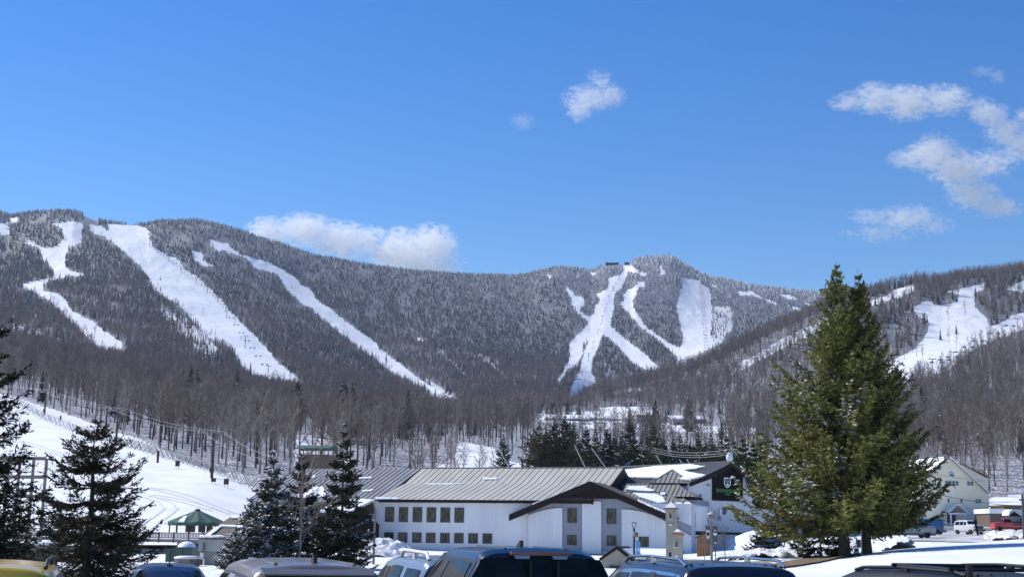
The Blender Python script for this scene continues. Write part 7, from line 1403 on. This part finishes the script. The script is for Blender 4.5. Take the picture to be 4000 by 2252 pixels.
class Car:
    def __init__(s, loc, rz, label, pm, prof, W, belt, Wr, z0=.3, zlow=.0, wb=(-1.4, 1.4), rw=.34, name='parked_car', cat='car', crown=.03, group=None, belts=None):
        s.e = empty(name, loc, label, cat, group, rz); s.prof = prof; s.W = W; s.b0 = belt; s.Wr = Wr; s.crown = crown; s.pm = pm; s.belts = belts
        s.y0 = prof[0][0]; s.y1 = prof[-1][0]; ny = 110; ys = np.linspace(s.y0, s.y1, ny); ys = np.unique(np.concatenate([ys, [p[0] for p in prof]]))
        V = []; rows = []
        for y in ys:
            row = s.section(y, z0); rows.append(row)
        k = len(rows[0]); b = MB(); vs = [p for r in rows for p in r]; fs = [(i * k + j, i * k + j + 1, (i + 1) * k + j + 1, (i + 1) * k + j) for i in range(len(rows) - 1) for j in range(k - 1)]
        b.add(vs, fs, 0, True); b.add(rows[0], [tuple(range(k))], 0); b.add(rows[-1], [tuple(range(k))[::-1]], 0); s.body = b.build('body', pm, s.e)
        for yw in wb:
            for sx in (-1, 1):
                b = MB(); b.lathe([(rw * .62, -.11), (rw * .95, -.115), (rw, -.07), (rw, .07), (rw * .95, .115), (rw * .62, .11)], 22); b.v = [(z + sx * (W / 2 - .12), x + yw, y + rw) for x, y, z in b.v]; w_ = b.build('wheel', MAT['tyre'], s.e)
                b = MB(); b.lathe([(rw * .6, -.09), (rw * .62, .09)], 16); b.v = [(z + sx * (W / 2 - .11), x + yw, y + rw) for x, y, z in b.v]; b.build('rim', MAT['rim'], w_)
    def zt(s, y): return float(np.interp(y, [p[0] for p in s.prof], [p[1] for p in s.prof]))
    def belt(s, y): return s.b0 if s.belts is None else float(np.interp(y, [p[0] for p in s.belts], [p[1] for p in s.belts]))
    def hw(s, y):
        t = (y - s.y0) / (s.y1 - s.y0); return s.W / 2 * (1 - .10 * max(0, 1 - t / .12) ** 2 - .14 * max(0, 1 - (1 - t) / .16) ** 2)
    def rwid(s, y):
        t = (y - s.y0) / (s.y1 - s.y0); return s.Wr / 2 * (1 - .10 * max(0, (t - .55) / .45) - .03 * max(0, 1 - t / .2))
    def side(s, y, t, off=0.0):
        zt = s.zt(y); zb = min(s.belt(y), zt - .06); w = s.hw(y) * .965; r = s.rwid(y) + .01; x = w + (r - w) * t ** 1.15; z = zb + (zt - .075 - zb) * t
        return x + off, z + off * .25
    def section(s, y, z0):
        w = s.hw(y); zt = s.zt(y); zb = min(s.belt(y), zt - .06); r = s.rwid(y); h = [(w * .82, z0), (w * .97, z0 + .1), (w, z0 + (zb - z0) * .45), (w * .995, zb - .12), (w * .98, zb - .03), (w * .965, zb)]
        for t in (.2, .4, .6, .8, 1.0): h.append(s.side(y, t))
        h += [(r - .02, zt - .04), (r - .07, zt - .015), (r * .75, zt + s.crown * .35), (r * .4, zt + s.crown * .85), (0, zt + s.crown)]
        return [(-x, y, z) for x, z in h] + [(x, y, z) for x, z in h[::-1][1:]]
    def sidewin(s, sx, yb0, yb1, yt0, yt1, t0=.06, t1=.9, m='car_glass', off=.012, name='side_window', frame=None):
        b = MB(); n, k = 8, 5; vs = []
        for j in range(k + 1):
            t = t0 + (t1 - t0) * j / k
            for i in range(n + 1):
                f = i / n; y = (yb0 + (yb1 - yb0) * f) * (1 - j / k) + (yt0 + (yt1 - yt0) * f) * (j / k); x, z = s.side(y, t, off); vs.append((sx * x, y, z))
        fs = [(j * (n + 1) + i, j * (n + 1) + i + 1, (j + 1) * (n + 1) + i + 1, (j + 1) * (n + 1) + i) for j in range(k) for i in range(n)]
        b.add(vs, fs, 0, True); o = b.build(name, MAT[m], s.e); return o
    def endglass(s, ya, yb, f0=.06, f1=.94, wf=.9, off=.02, name='rear_window', m='car_glass', bow=.0):
        """glass lying on the sloping part of the profile between stations ya (low) and yb (high)"""
        b = MB(); n, k = 12, 6; vs = []; za, zb = s.zt(ya), s.zt(yb); d = np.array([yb - ya, zb - za]); nn = np.array([-d[1], d[0]]) / np.linalg.norm(d); sg = -1 if ya < yb else 1
        if nn[0] * sg < 0: nn = -nn
        for j in range(k + 1):
            f = f0 + (f1 - f0) * j / k; y = ya + d[0] * f; z = za + d[1] * f
            wl = s.hw(y) * .955; wh = s.rwid(y); tt_ = min(max((z - s.belt(y)) / max(zb - s.belt(y), .01), 0), 1); hwid = (wl + (wh - wl) * tt_) * wf
            for i in range(n + 1): g = -1 + 2 * i / n; vs.append((g * hwid, y + nn[0] * off - sg * 0 + (-sg) * bow * g * g, z + nn[1] * off + s.crown * (1 - g * g) * f))
        fs = [(j * (n + 1) + i, j * (n + 1) + i + 1, (j + 1) * (n + 1) + i + 1, (j + 1) * (n + 1) + i) for j in range(k) for i in range(n)]
        b.add(vs, fs, 0, True); return b.build(name, MAT[m], s.e)
    def rail(s, sx, ya, yb, m='car_trim', h=.07, inset=.10, r=.022):
        q = []; n = 12
        for i in range(n + 1):
            f = i / n; y = ya + (yb - ya) * f; x = s.rwid(y) - inset; lift = h * min(1, min(f, 1 - f) / .09) ** .6; q.append((sx * x, y, s.zt(y) + .005 + lift))
        b = MB(); b.tube(q, r, 6)
        for f in (.5,): y = ya + (yb - ya) * f; b.box((sx * (s.rwid(y) - inset) - .02, y - .05, s.zt(y) - .01), (sx * (s.rwid(y) - inset) + .02, y + .05, s.zt(y) + h))
        return b.build('roof_rail', MAT[m], s.e)
    def fin(s, y, m='car_trim'):
        b = MB(); z = s.zt(y) + s.crown; b.prism([(-.02, y - .09, z - .01), (-.02, y + .12, z - .01), (-.02, y - .05, z + .075), (-.02, y - .09, z + .08)], (.04, 0, 0)); return b.build('antenna', MAT[m], s.e)
    def lamps(s, z, h=.18, w_=.16, m='tail_red'):
        for sx in (-1, 1): b = MB(); b.box((min(sx * s.W * .36, sx * (s.W * .36 + w_)), s.y0 - .02, z), (max(sx * s.W * .36, sx * (s.W * .36 + w_)), s.y0 + .05, z + h)); b.build('tail_light', MAT[m], s.e)
        for sx in (-1, 1): b = MB(); b.box((min(sx * s.W * .3, sx * (s.W * .3 + .25)), s.y1 - .1, z - .1), (max(sx * s.W * .3, sx * (s.W * .3 + .25)), s.y1 + .02, z + .02)); b.build('headlight', MAT['lamp_clear'], s.e)
    def mirror(s, y, z):
        for sx in (-1, 1): b = MB(); x = s.hw(y) * .97; b.box((min(sx * x, sx * (x + .2)), y - .06, z), (max(sx * x, sx * (x + .2)), y + .06, z + .14)); b.build('mirror', s.pm, s.e)
def at_rear(px, D, rz, yrear):
    """origin of a car whose rear roof centre stands at photo column px, D metres out"""
    p = P(px, 2200, D); q = Matrix.Rotation(rz, 2) @ Vector((0, yrear)); return (p[0] - q[0], p[1] - q[1], 0.0)
R_ = math.radians
# dark blue pickup
a = R_(17); PM = paint('paint_dark_blue', (0.008, 0.014, 0.034), metal=.0)
pr = [(-3.0, 1.32), (-2.98, 1.36), (-1.15, 1.38), (-1.12, 1.40), (-1.02, 1.86), (-.85, 1.915), (.6, 1.93), (1.0, 1.88), (1.75, 1.36), (2.0, 1.28), (2.85, 1.18), (2.98, .9)]
c = Car(at_rear(2108, 16.1, a, -1.0), a, 'dark blue pickup truck with black tinted rear glass, largest vehicle in the middle', PM, pr, 2.03, 1.36, 1.44, z0=.45, wb=(-1.9, 1.95), rw=.41, name='pickup_truck', cat='pickup truck', crown=.035)
c.endglass(-1.12, -1.02, f0=.02, f1=.90, wf=1.0, off=.03)
for sx in (-1, 1): c.sidewin(sx, -.85, .15, -.78, .12, t1=.86); c.sidewin(sx, .27, 1.55, .22, .80, t1=.84)
for sx in (-1, 1): c.sidewin(sx, -.98, 1.72, -.92, .92, t0=.02, t1=.93, m='car_trim', off=.005, name='window_trim')
c.endglass(1.75, 1.0, name='windshield'); c.lamps(1.0, .35, .14); c.mirror(1.5, 1.35)
b = MB(); b.box((-.38, -1.10, 1.865), (.36, -1.03, 1.905)); b.build('brake_light', MAT['tail_red'], c.e)
for x in (-.25, .22): b = MB(); b.prism([(x - .1, -1.105, 1.862), (x + .1, -1.105, 1.862), (x + .08, -1.12, 1.825), (x - .08, -1.12, 1.825)], (0, .05, 0)); b.build('cargo_light', MAT['lamp_clear'], c.e)
b = MB()
for x in (-.17, .17): b.box((x - .012, -1.19, 1.38), (x + .012, -1.145, 1.80))
b.build('glass_divider', MAT['car_trim'], c.e)
c.fin(-.2)
b = MB()
for x in (-.38, 0, .38): b.tube([(x, -.85, c.zt(-.85) + .026), (x, .4, c.zt(.4) + .028)], .014, 6)
b.build('roof_ribs', PM, c.e)
b = MB()
for x, w_, h_ in ((-.42, .22, .3), (.02, .2, .28), (.45, .22, .3)): b.box((x - w_ / 2, -.7, 1.15), (x + w_ / 2, -.6, 1.42 + h_ * .5))
b.build('headrest', MAT['car_trim'], c.e)
# black SUV with roof rails
a = R_(12); PM = paint('paint_black_blue', (0.012, 0.016, 0.028))
suv = [(-2.5, .95), (-2.46, 1.15), (-2.28, 1.62), (-2.15, 1.755), (-1.9, 1.785), (-.6, 1.81), (.3, 1.79), (.75, 1.70), (1.45, 1.22), (1.6, 1.16), (2.4, 1.04), (2.5, .7)]
c = Car(at_rear(2900, 15.6, a, -2.2), a, 'glossy black blue sport utility vehicle with silver roof rails right of the pickup', PM, suv, 2.0, 1.17, 1.36, wb=(-1.5, 1.45), rw=.37, name='parked_car', crown=.03)
c.endglass(-2.46, -2.2, f0=.1, f1=.86, wf=.92, off=.02, bow=-.02)
for sx in (-1, 1):
    c.sidewin(sx, -2.28, 1.3, -2.05, .70, t0=.0, t1=.97, m='chrome', off=.004, name='window_trim')
    c.sidewin(sx, -2.2, -1.35, -2.0, -1.2, t1=.9); c.sidewin(sx, -1.2, -.3, -1.08, -.32, t1=.9); c.sidewin(sx, -.18, 1.15, -.2, .5, t1=.88); c.rail(sx, -2.0, .35, m='chrome', h=.06, r=.02, inset=.06)
    c.sidewin(sx, -1.38, -1.18, -1.25, -1.05, t1=.93, m='car_trim', off=.016, name='pillar')
c.endglass(1.45, .75, name='windshield'); c.lamps(.95); c.mirror(1.1, 1.2)
b = MB()
for k in range(9): x = -.52 + k * .13; b.tube([(x, -1.95, c.zt(-1.95) + .018), (x, .1, c.zt(.1) + .02)], .014, 5)
b.build('roof_ribs', PM, c.e)
# brown silver SUV
a = R_(17.5); PM = paint('paint_bronze_silver', (0.16, 0.145, 0.135), metal=.35, rough=.4)
c = Car(at_rear(1245, 13.6, a, -2.2), a, 'bronze silver sport utility vehicle with black shark fin antenna left of the silver one', PM, [(q[0], q[1] * .975) for q in suv], 1.93, 1.14, 1.28, wb=(-1.5, 1.45), rw=.37, crown=.045)
c.endglass(-2.46, -2.2, f0=.1, f1=.80, wf=.9, off=.02, bow=-.03)
for sx in (-1, 1):
    c.sidewin(sx, -2.25, 1.3, -1.95, .62, t0=.0, t1=.95, m='car_trim', off=.004, name='window_trim'); c.sidewin(sx, -2.05, -1.35, -1.8, -1.2, t1=.88); c.sidewin(sx, -1.25, -.3, -1.12, -.32, t1=.9); c.sidewin(sx, -.2, 1.1, -.22, .45, t1=.88)
b = MB(); b.prism([(-.55, -2.31, 1.655), (.55, -2.31, 1.655), (.57, -2.16, 1.712), (-.57, -2.16, 1.712)], (0, 0, .015)); b.build('spoiler', PM, c.e)
b = MB()
for x in (-.4, .4): b.tube([(x, -2.0, c.zt(-2.) + .03), (x, .2, c.zt(.2) + .03)], .02, 5)
b.build('roof_groove', PM, c.e); c.fin(-1.9); c.endglass(1.45, .75, name='windshield'); c.lamps(.95); c.mirror(1.1, 1.15)
# yellow crossover
a = R_(16); PM = paint('paint_mustard', (0.52, 0.35, 0.03), metal=.0)
c = Car(at_rear(-62, 13.1, a, -2.0), a, 'mustard yellow crossover with grey roof rail, cut by the left edge', PM, [(q[0] * .9, q[1] * .945) for q in suv], 1.8, 1.08, 1.22, wb=(-1.33, 1.3), rw=.34, crown=.035)
c.endglass(-2.21, -1.96, f0=.1, f1=.86, wf=.88, off=.02, bow=-.02)
for sx in (-1, 1): c.sidewin(sx, -2.0, 1.15, -1.75, .55, t0=.0, t1=.95, m='car_trim', off=.004, name='window_trim'); c.sidewin(sx, -1.9, -1.25, -1.68, -1.1, t1=.86); c.sidewin(sx, -1.15, -.25, -1.0, -.28, t1=.88); c.sidewin(sx, -.15, 1.0, -.18, .4, t1=.86); c.rail(sx, -1.75, .3, m='dark_metal', h=.06, r=.022, inset=.05)
c.endglass(1.3, .68, name='windshield'); c.lamps(.9); c.mirror(1.0, 1.1)
b = MB(); z_ = c.zt(-1.72) + .03; b.tube([(0, -1.72, z_), (0, -1.95, z_ + .17)], .008, 5); b.lathe([(.04, z_ - .01), (.03, z_ + .03)], 8, (0, -1.72, 0)); b.build('antenna', MAT['car_trim'], c.e)
# dark blue small car
a = R_(15); PM = paint('paint_steel_blue', (0.035, 0.07, 0.14))
hat = [(-2.0, .9), (-1.97, 1.05), (-1.62, 1.36), (-1.45, 1.44), (-.5, 1.48), (.1, 1.46), (.4, 1.40), (1.2, 1.02), (1.95, .88), (2.05, .6)]
c = Car(at_rear(662, 25.0, a, -1.5), a, 'steel blue small car with a tall roof antenna in front of the snow bank', PM, hat, 1.72, .98, 1.16, wb=(-1.25, 1.25), rw=.31, crown=.03)
c.endglass(-1.97, -1.5, f0=.1, f1=.88, wf=.9, off=.02)
for sx in (-1, 1): c.sidewin(sx, -1.75, -.25, -1.35, -.28, t1=.88); c.sidewin(sx, -.15, 1.0, -.18, .3, t1=.86)
c.endglass(1.2, .4, name='windshield'); c.lamps(.8); c.mirror(.85, 1.0)
b = MB(); z_ = c.zt(-1.4) + .02; b.tube([(0, -1.4, z_), (.02, -1.4, z_ + .34)], .012, 5); b.lathe([(.07, z_ - .02), (.06, z_ + .03)], 8, (0, -1.4, 0)); b.build('antenna', MAT['car_trim'], c.e); b = MB(); b.bar((-.45, -1.72, 1.33), (-.3, -1.95, 1.15), .04); b.build('wiper', MAT['car_trim'], c.e)
# silver boxy SUV behind the pickup
a = R_(20); PM = paint('paint_silver_blue', (0.26, 0.29, 0.34), metal=.5)
box_ = [(-2.15, .95), (-2.14, 1.25), (-2.02, 1.64), (-1.85, 1.70), (-.5, 1.74), (.2, 1.72), (.5, 1.66), (1.1, 1.22), (2.0, 1.12), (2.12, .7)]
c = Car(at_rear(1822, 21.6, a, -2.0), a, 'silver blue boxy sport utility vehicle with pale roof rack behind the pickup', PM, box_, 1.85, 1.13, 1.34, wb=(-1.3, 1.3), rw=.36)
for sx in (-1, 1): c.sidewin(sx, -1.9, -1.15, -1.85, -1.12, t1=.85); c.sidewin(sx, -.92, -.18, -.85, -.2, t1=.88); c.sidewin(sx, -.08, .95, -.1, .4, t1=.86); c.rail(sx, -1.8, -.2, m='pole_white', h=.1, r=.035, inset=.1)
c.endglass(-2.14, -2.0, f0=.1, f1=.9, wf=.86); c.endglass(1.1, .5, name='windshield'); c.lamps(.9); c.mirror(.9, 1.15)
# two vehicles at the lower right
a = R_(13); PM = mat('paint_black_grey', (0.02, 0.021, 0.025), .5, (0.03, 0.03, 0.035), 2, spec=.2)
c = Car(at_rear(4060, 12.9, a, -2.2), a, 'black van with long ribs along its roof in the lower right corner', PM, [(q[0], q[1] * .99) for q in suv], 2.0, 1.15, 1.42, wb=(-1.5, 1.45), rw=.37)
for sx in (-1, 1): c.sidewin(sx, -2.2, 1.3, -2.0, .62, t0=.0, t1=.93, m='chrome', off=.004, name='window_trim'); c.sidewin(sx, -2.1, -1.2, -1.9, -1.1, t1=.86); c.sidewin(sx, -1.1, -.25, -1.0, -.28, t1=.86); c.sidewin(sx, -.12, 1.1, -.15, .45, t1=.84)
b = MB()
for k in range(8): x = -.5 + k * .143; b.tube([(x, -1.95, c.zt(-1.95) + .02), (x, .5, c.zt(.5) + .02)], .018, 5)
b.build('roof_ribs', PM, c.e); b = MB()
for y_ in (-1.7, -.6): b.tube([(-.66, y_, c.zt(y_) + .06), (.66, y_, c.zt(y_) + .06)], .02, 5)
b.tube([(-.6, -1.7, c.zt(-1.7) + .06), (-.6, -.6, c.zt(-.6) + .06)], .015, 5); b.build('roof_rack', MAT['car_trim'], c.e)
c.rail(1, -1.9, .3, h=.07); c.rail(-1, -1.9, .3, h=.03); b = MB(); b.box((-.62, -1.98, c.zt(-1.9) - .02), (-.57, -1.93, c.zt(-1.9) + .12)); b.build('antenna', MAT['car_trim'], c.e); c.endglass(-2.46, -2.2, f0=.1, f1=.86, wf=.9); c.endglass(1.45, .75, name='windshield'); c.lamps(.95); c.mirror(1.1, 1.15)
PM = paint('paint_pale_silver', (0.42, 0.45, 0.50), metal=.4)
c = Car(at_rear(5060, 9.6, a, -2.0), a, 'pale silver car with a long whip antenna, nearest at the lower right corner', PM, [(q[0], q[1] * 1.015) for q in suv], 1.9, 1.12, 1.34, wb=(-1.5, 1.45), rw=.36)
for sx in (-1, 1): c.sidewin(sx, -2.1, -1.2, -1.9, -1.1, t1=.86); c.sidewin(sx, -1.1, -.25, -1.0, -.28, t1=.86); c.sidewin(sx, -.12, 1.1, -.15, .45, t1=.84)
c.endglass(-2.46, -2.2, f0=.1, f1=.86, wf=.9); c.endglass(1.45, .75, name='windshield'); c.lamps(.95); c.mirror(1.1, 1.15)
b = MB(); z_ = c.zt(.2) + .02; b.tube([(-.35, .2, z_), (-.36, .2, z_ + .14), (-.37, .22, z_ + .3), (-.42, .25, z_ + .36)], [.012, .008, .005, .004], 5); b.build('whip_antenna', MAT['car_trim'], c.e)
# far vehicles
def far_car(px, py, D, rz, label, pm, prof, W, belt, Wr, name='parked_car', cat='car', wb=(-1.4, 1.4), rw=.4, cl=False):
    p = on_ground(px, D, py); zz = float(P(px, py, D)[2]); c = Car((p[0], p[1], p[2] + .1), R_(rz), label, pm, prof, W, belt, Wr, wb=wb, rw=rw, name=name, cat=cat); return c
jeep = [(-2.2, 1.0), (-2.18, 1.2), (-2.1, 1.78), (-1.9, 1.84), (.2, 1.86), (.45, 1.8), (.8, 1.32), (2.0, 1.2), (2.15, .8)]
c = far_car(3787, 2088, 186, -161, 'white off road car facing the camera in the slushy lot by the yellow house', paint('paint_white', (0.62, 0.63, 0.65), metal=0), jeep, 1.9, 1.2, 1.5, cat='car')
for sx in (-1, 1): c.sidewin(sx, -1.9, -.95, -1.85, -.95); c.sidewin(sx, -.85, -.1, -.85, -.12); c.sidewin(sx, 0, .7, 0, .35)
c.endglass(.8, .45, f0=.1, f1=.9, name='windshield'); b = MB(); b.box((-.6, 2.13, .75), (.6, 2.19, 1.1)); b.build('grille', MAT['car_trim'], c.e); b = MB(); b.box((-.9, 2.1, .45), (.9, 2.32, .68)); b.build('bumper', MAT['car_trim'], c.e); c.lamps(.9, w_=.15); b = MB(); b.box((-.6, -1.6, 1.88), (.6, .1, 1.93)); b.build('roof_rack', MAT['pole_white'], c.e)
tr = [(-2.9, .95), (-2.88, 1.0), (-.5, 1.02), (-.42, 1.2), (-.35, 1.85), (.7, 1.9), (.95, 1.82), (1.35, 1.3), (2.4, 1.18), (2.5, .8)]
c = far_car(3935, 2050, 210, 97, 'red flatbed truck with a dark bed parked across the road at the right', paint('paint_red', (0.42, 0.03, 0.03), metal=0), tr, 2.0, 1.3, 1.5, name='flatbed_truck', cat='truck', wb=(-1.7, 1.7), rw=.42)
for sx in (-1, 1): c.sidewin(sx, -.2, 1.1, -.2, .8)
b = MB(); b.box((-1.05, -3.2, .95), (1.05, -.5, 1.08))
for k in range(7): y_ = -3.15 + k * .42; b.box((-1.05, y_, 1.08), (-.98, y_ + .08, 1.6)); b.box((.98, y_, 1.08), (1.05, y_ + .08, 1.6))
b.box((-1.06, -3.2, 1.3), (-1.0, -.5, 1.45)); b.box((1.0, -3.2, 1.3), (1.06, -.5, 1.45)); b.build('stake_bed', MAT['dark_metal'], c.e); c.endglass(1.35, .95, name='windshield')
c = far_car(3550, 2102, 160, 95, 'grey pickup parked behind the right boughs of the big spruce', paint('paint_grey', (0.22, 0.25, 0.27)), pr, 2.0, 1.36, 1.46, name='pickup_truck', cat='pickup truck', wb=(-1.9, 1.9))
for sx in (-1, 1): c.sidewin(sx, -.85, .15, -.78, .12); c.sidewin(sx, .27, 1.5, .22, .8)
c = far_car(3625, 2072, 185, 60, 'blue van parked beyond the boughs at the right of the big spruce', paint('paint_bright_blue', (0.02, 0.07, 0.20), metal=0), [(-2.3, 1.0), (-2.28, 1.5), (-2.2, 2.05), (1.0, 2.1), (1.4, 1.9), (1.9, 1.3), (2.4, 1.15), (2.5, .8)], 1.95, 1.3, 1.7, cat='van', name='parked_van')
for sx in (-1, 1): c.sidewin(sx, .6, 1.5, .6, 1.2)
c.endglass(1.9, 1.4, name='windshield'); c.endglass(-2.28, -2.2, wf=.8)
c = far_car(3470, 2062, 195, 85, 'black sport utility vehicle parked behind the trunk of the big spruce', paint('paint_black', (0.015, 0.015, 0.017)), suv, 1.95, 1.15, 1.4)
for sx in (-1, 1): c.sidewin(sx, -2.0, -1.2, -1.9, -1.1); c.sidewin(sx, -1.1, -.25, -1.0, -.28); c.sidewin(sx, -.12, 1.1, -.15, .45)
c.endglass(1.45, .75, name='windshield')
# ------------------------------------------------------------------ haze
hz = bpy.data.materials.new('haze'); hz.use_nodes = True; t = hz.node_tree; t.nodes.clear(); o_ = t.nodes.new('ShaderNodeOutputMaterial'); pv_ = t.nodes.new('ShaderNodeVolumePrincipled')
pv_.inputs['Color'].default_value = (0.62, 0.76, 1.0, 1); pv_.inputs['Density'].default_value = HAZE_D; pv_.inputs['Anisotropy'].default_value = 0.2
t.links.new(pv_.outputs[0], o_.inputs['Volume'])
b = MB(); b.box((-3600, -80, -2.6), (3600, 5200, 800)); hob = b.build('haze', hz, kind='stuff'); hob['label'] = 'thin blue haze over the valley'
# ------------------------------------------------------------------ clouds
import bmesh
def cloud(label, D, blobs, dens, noise=1.0, nscale=3.2, thr=.25, thick=.55, soft=.35, seed=0.0, cols=(1.0, 1.0, 1.0), group=None):
    c0 = np.mean([P(a, c, D) for a, c, *_ in blobs], axis=0); k_ = D / 5200
    m = bpy.data.materials.new('cloud'); m.use_nodes = True; t = m.node_tree; t.nodes.clear(); N = t.nodes.new; Lk = t.links.new
    out = N('ShaderNodeOutputMaterial'); pv = N('ShaderNodeVolumePrincipled'); pv.inputs['Color'].default_value = (*cols, 1); pv.inputs['Anisotropy'].default_value = 0.35
    tc = N('ShaderNodeTexCoord'); pts = []; last = None
    def M_(op, a, b_=None, c=None, cl=False):
        n = N('ShaderNodeMath'); n.operation = op; n.use_clamp = cl
        for i, q in enumerate((a, b_, c)):
            if q is None: continue
            if isinstance(q, (int, float)): n.inputs[i].default_value = q
            else: Lk(q, n.inputs[i])
        return n.outputs[0]
    nz1 = N('ShaderNodeTexNoise'); nz1.inputs['Scale'].default_value = nscale / (100 * k_); nz1.inputs['Detail'].default_value = 6; nz1.inputs['Roughness'].default_value = 0.60; nz1.inputs['Distortion'].default_value = 1.2
    mp = N('ShaderNodeMapping'); mp.inputs['Location'].default_value = (seed * 1000, seed * 300, 0); mp.inputs['Scale'].default_value = (.7, 1, 1.25); mp.inputs['Rotation'].default_value = (0, .25, 0); Lk(tc.outputs['Object'], mp.inputs[0]); Lk(mp.outputs[0], nz1.inputs['Vector'])
    for (a, c, rx, ry, *st) in blobs:
        p = P(a, c, D) - c0; rx, ry = rx * 1.25, ry * 1.25; R3 = (rx * k_, max(min(rx, ry) * k_ * thick * 2, 20), ry * k_)
        s1 = N('ShaderNodeVectorMath'); s1.operation = 'SUBTRACT'; Lk(tc.outputs['Object'], s1.inputs[0]); s1.inputs[1].default_value = tuple(p)
        s2 = N('ShaderNodeVectorMath'); s2.operation = 'MULTIPLY'; Lk(s1.outputs[0], s2.inputs[0]); s2.inputs[1].default_value = tuple(1 / q for q in R3)
        s3 = N('ShaderNodeVectorMath'); s3.operation = 'LENGTH'; Lk(s2.outputs[0], s3.inputs[0])
        f = M_('SUBTRACT', 1.0, s3.outputs['Value']); 
        if st: f = M_('MULTIPLY', f, st[0])
        last = f if last is None else M_('SMOOTH_MAX', last, f, 0.15)
        u_ = np.random.default_rng(1).normal(size=(60, 3)); u_ /= np.linalg.norm(u_, axis=1)[:, None]; pts.append(u_ * np.array(R3) * 1.0 + p)
    d = M_('ADD', M_('MULTIPLY', last, 1.3), M_('MULTIPLY', M_('SUBTRACT', nz1.outputs['Fac'], 0.5), 4.6 * noise)); d = M_('SUBTRACT', d, thr + .18); d = M_('DIVIDE', d, soft, cl=True)
    inside = M_('MULTIPLY', M_('ADD', last, 0.0), 5.0, cl=True); d = M_('MULTIPLY', d, inside); d = M_('MULTIPLY', d, dens)
    Lk(d, pv.inputs['Density']); Lk(pv.outputs[0], out.inputs['Volume'])
    bm = bmesh.new()
    for q in np.concatenate(pts): bm.verts.new(tuple(q))
    r = bmesh.ops.convex_hull(bm, input=bm.verts); bmesh.ops.delete(bm, geom=[g for g in r['geom_interior'] if isinstance(g, bmesh.types.BMVert)], context='VERTS')
    me = bpy.data.meshes.new('cloud'); bm.to_mesh(me); bm.free(); me.materials.append(m); ob = bpy.data.objects.new('cloud', me); COL.objects.link(ob); ob.location = tuple(c0)
    try: m.cycles.volume_step_rate = 1.0
    except Exception: pass
    tag(ob, label, 'cloud', group); return ob
CD = 0.0105
cloud('long low white cloud resting behind the ridge left of centre', 6500, [(1060, 905, 110, 60), (1190, 900, 130, 70), (1330, 940, 130, 75), (1420, 935, 100, 60), (1560, 985, 150, 95), (1680, 960, 110, 85), (1650, 1040, 160, 70)], CD * 1.3, thr=.16, seed=1)
cloud('small wispy white cloud floating alone above the centre of the valley', 7000, [(2300, 385, 110, 60), (2380, 375, 70, 55), (2265, 420, 60, 60), (2340, 320, 60, 60, .6)], CD * .8, thr=.28, seed=2, nscale=5)
cloud('faint tiny cloud wisp left of the small central cloud', 7000, [(2040, 475, 55, 35)], CD * .35, thr=.25, seed=3, nscale=6)
cloud('upper long white cloud in the right hand group', 7000, [(3320, 400, 90, 40), (3420, 385, 110, 65), (3540, 400, 120, 75), (3690, 390, 120, 65), (3820, 420, 80, 50, .7)], CD * .9, thr=.2, seed=4)
cloud('white cloud running off the right edge below the faint curl', 7000, [(3870, 450, 80, 50), (3930, 520, 90, 60), (4020, 560, 110, 80), (4010, 450, 50, 35)], CD * .9, thr=.2, seed=5)
cloud('largest diagonal white cloud in the right hand group', 7000, [(3540, 620, 80, 40), (3650, 600, 110, 80), (3740, 660, 120, 80), (3860, 640, 120, 60, .8), (3800, 760, 110, 60), (3890, 810, 110, 45)], CD, thr=.2, seed=6)
cloud('lowest flat pale cloud in the right hand group', 7000, [(3400, 845, 90, 35), (3540, 850, 140, 55), (3440, 910, 150, 40, .7), (3640, 880, 100, 40, .8)], CD * .7, thr=.22, seed=7)
cloud('faint curl of cloud near the top right corner', 7000, [(3840, 280, 60, 25), (3895, 300, 35, 35)], CD * .35, thr=.25, seed=8, nscale=6)
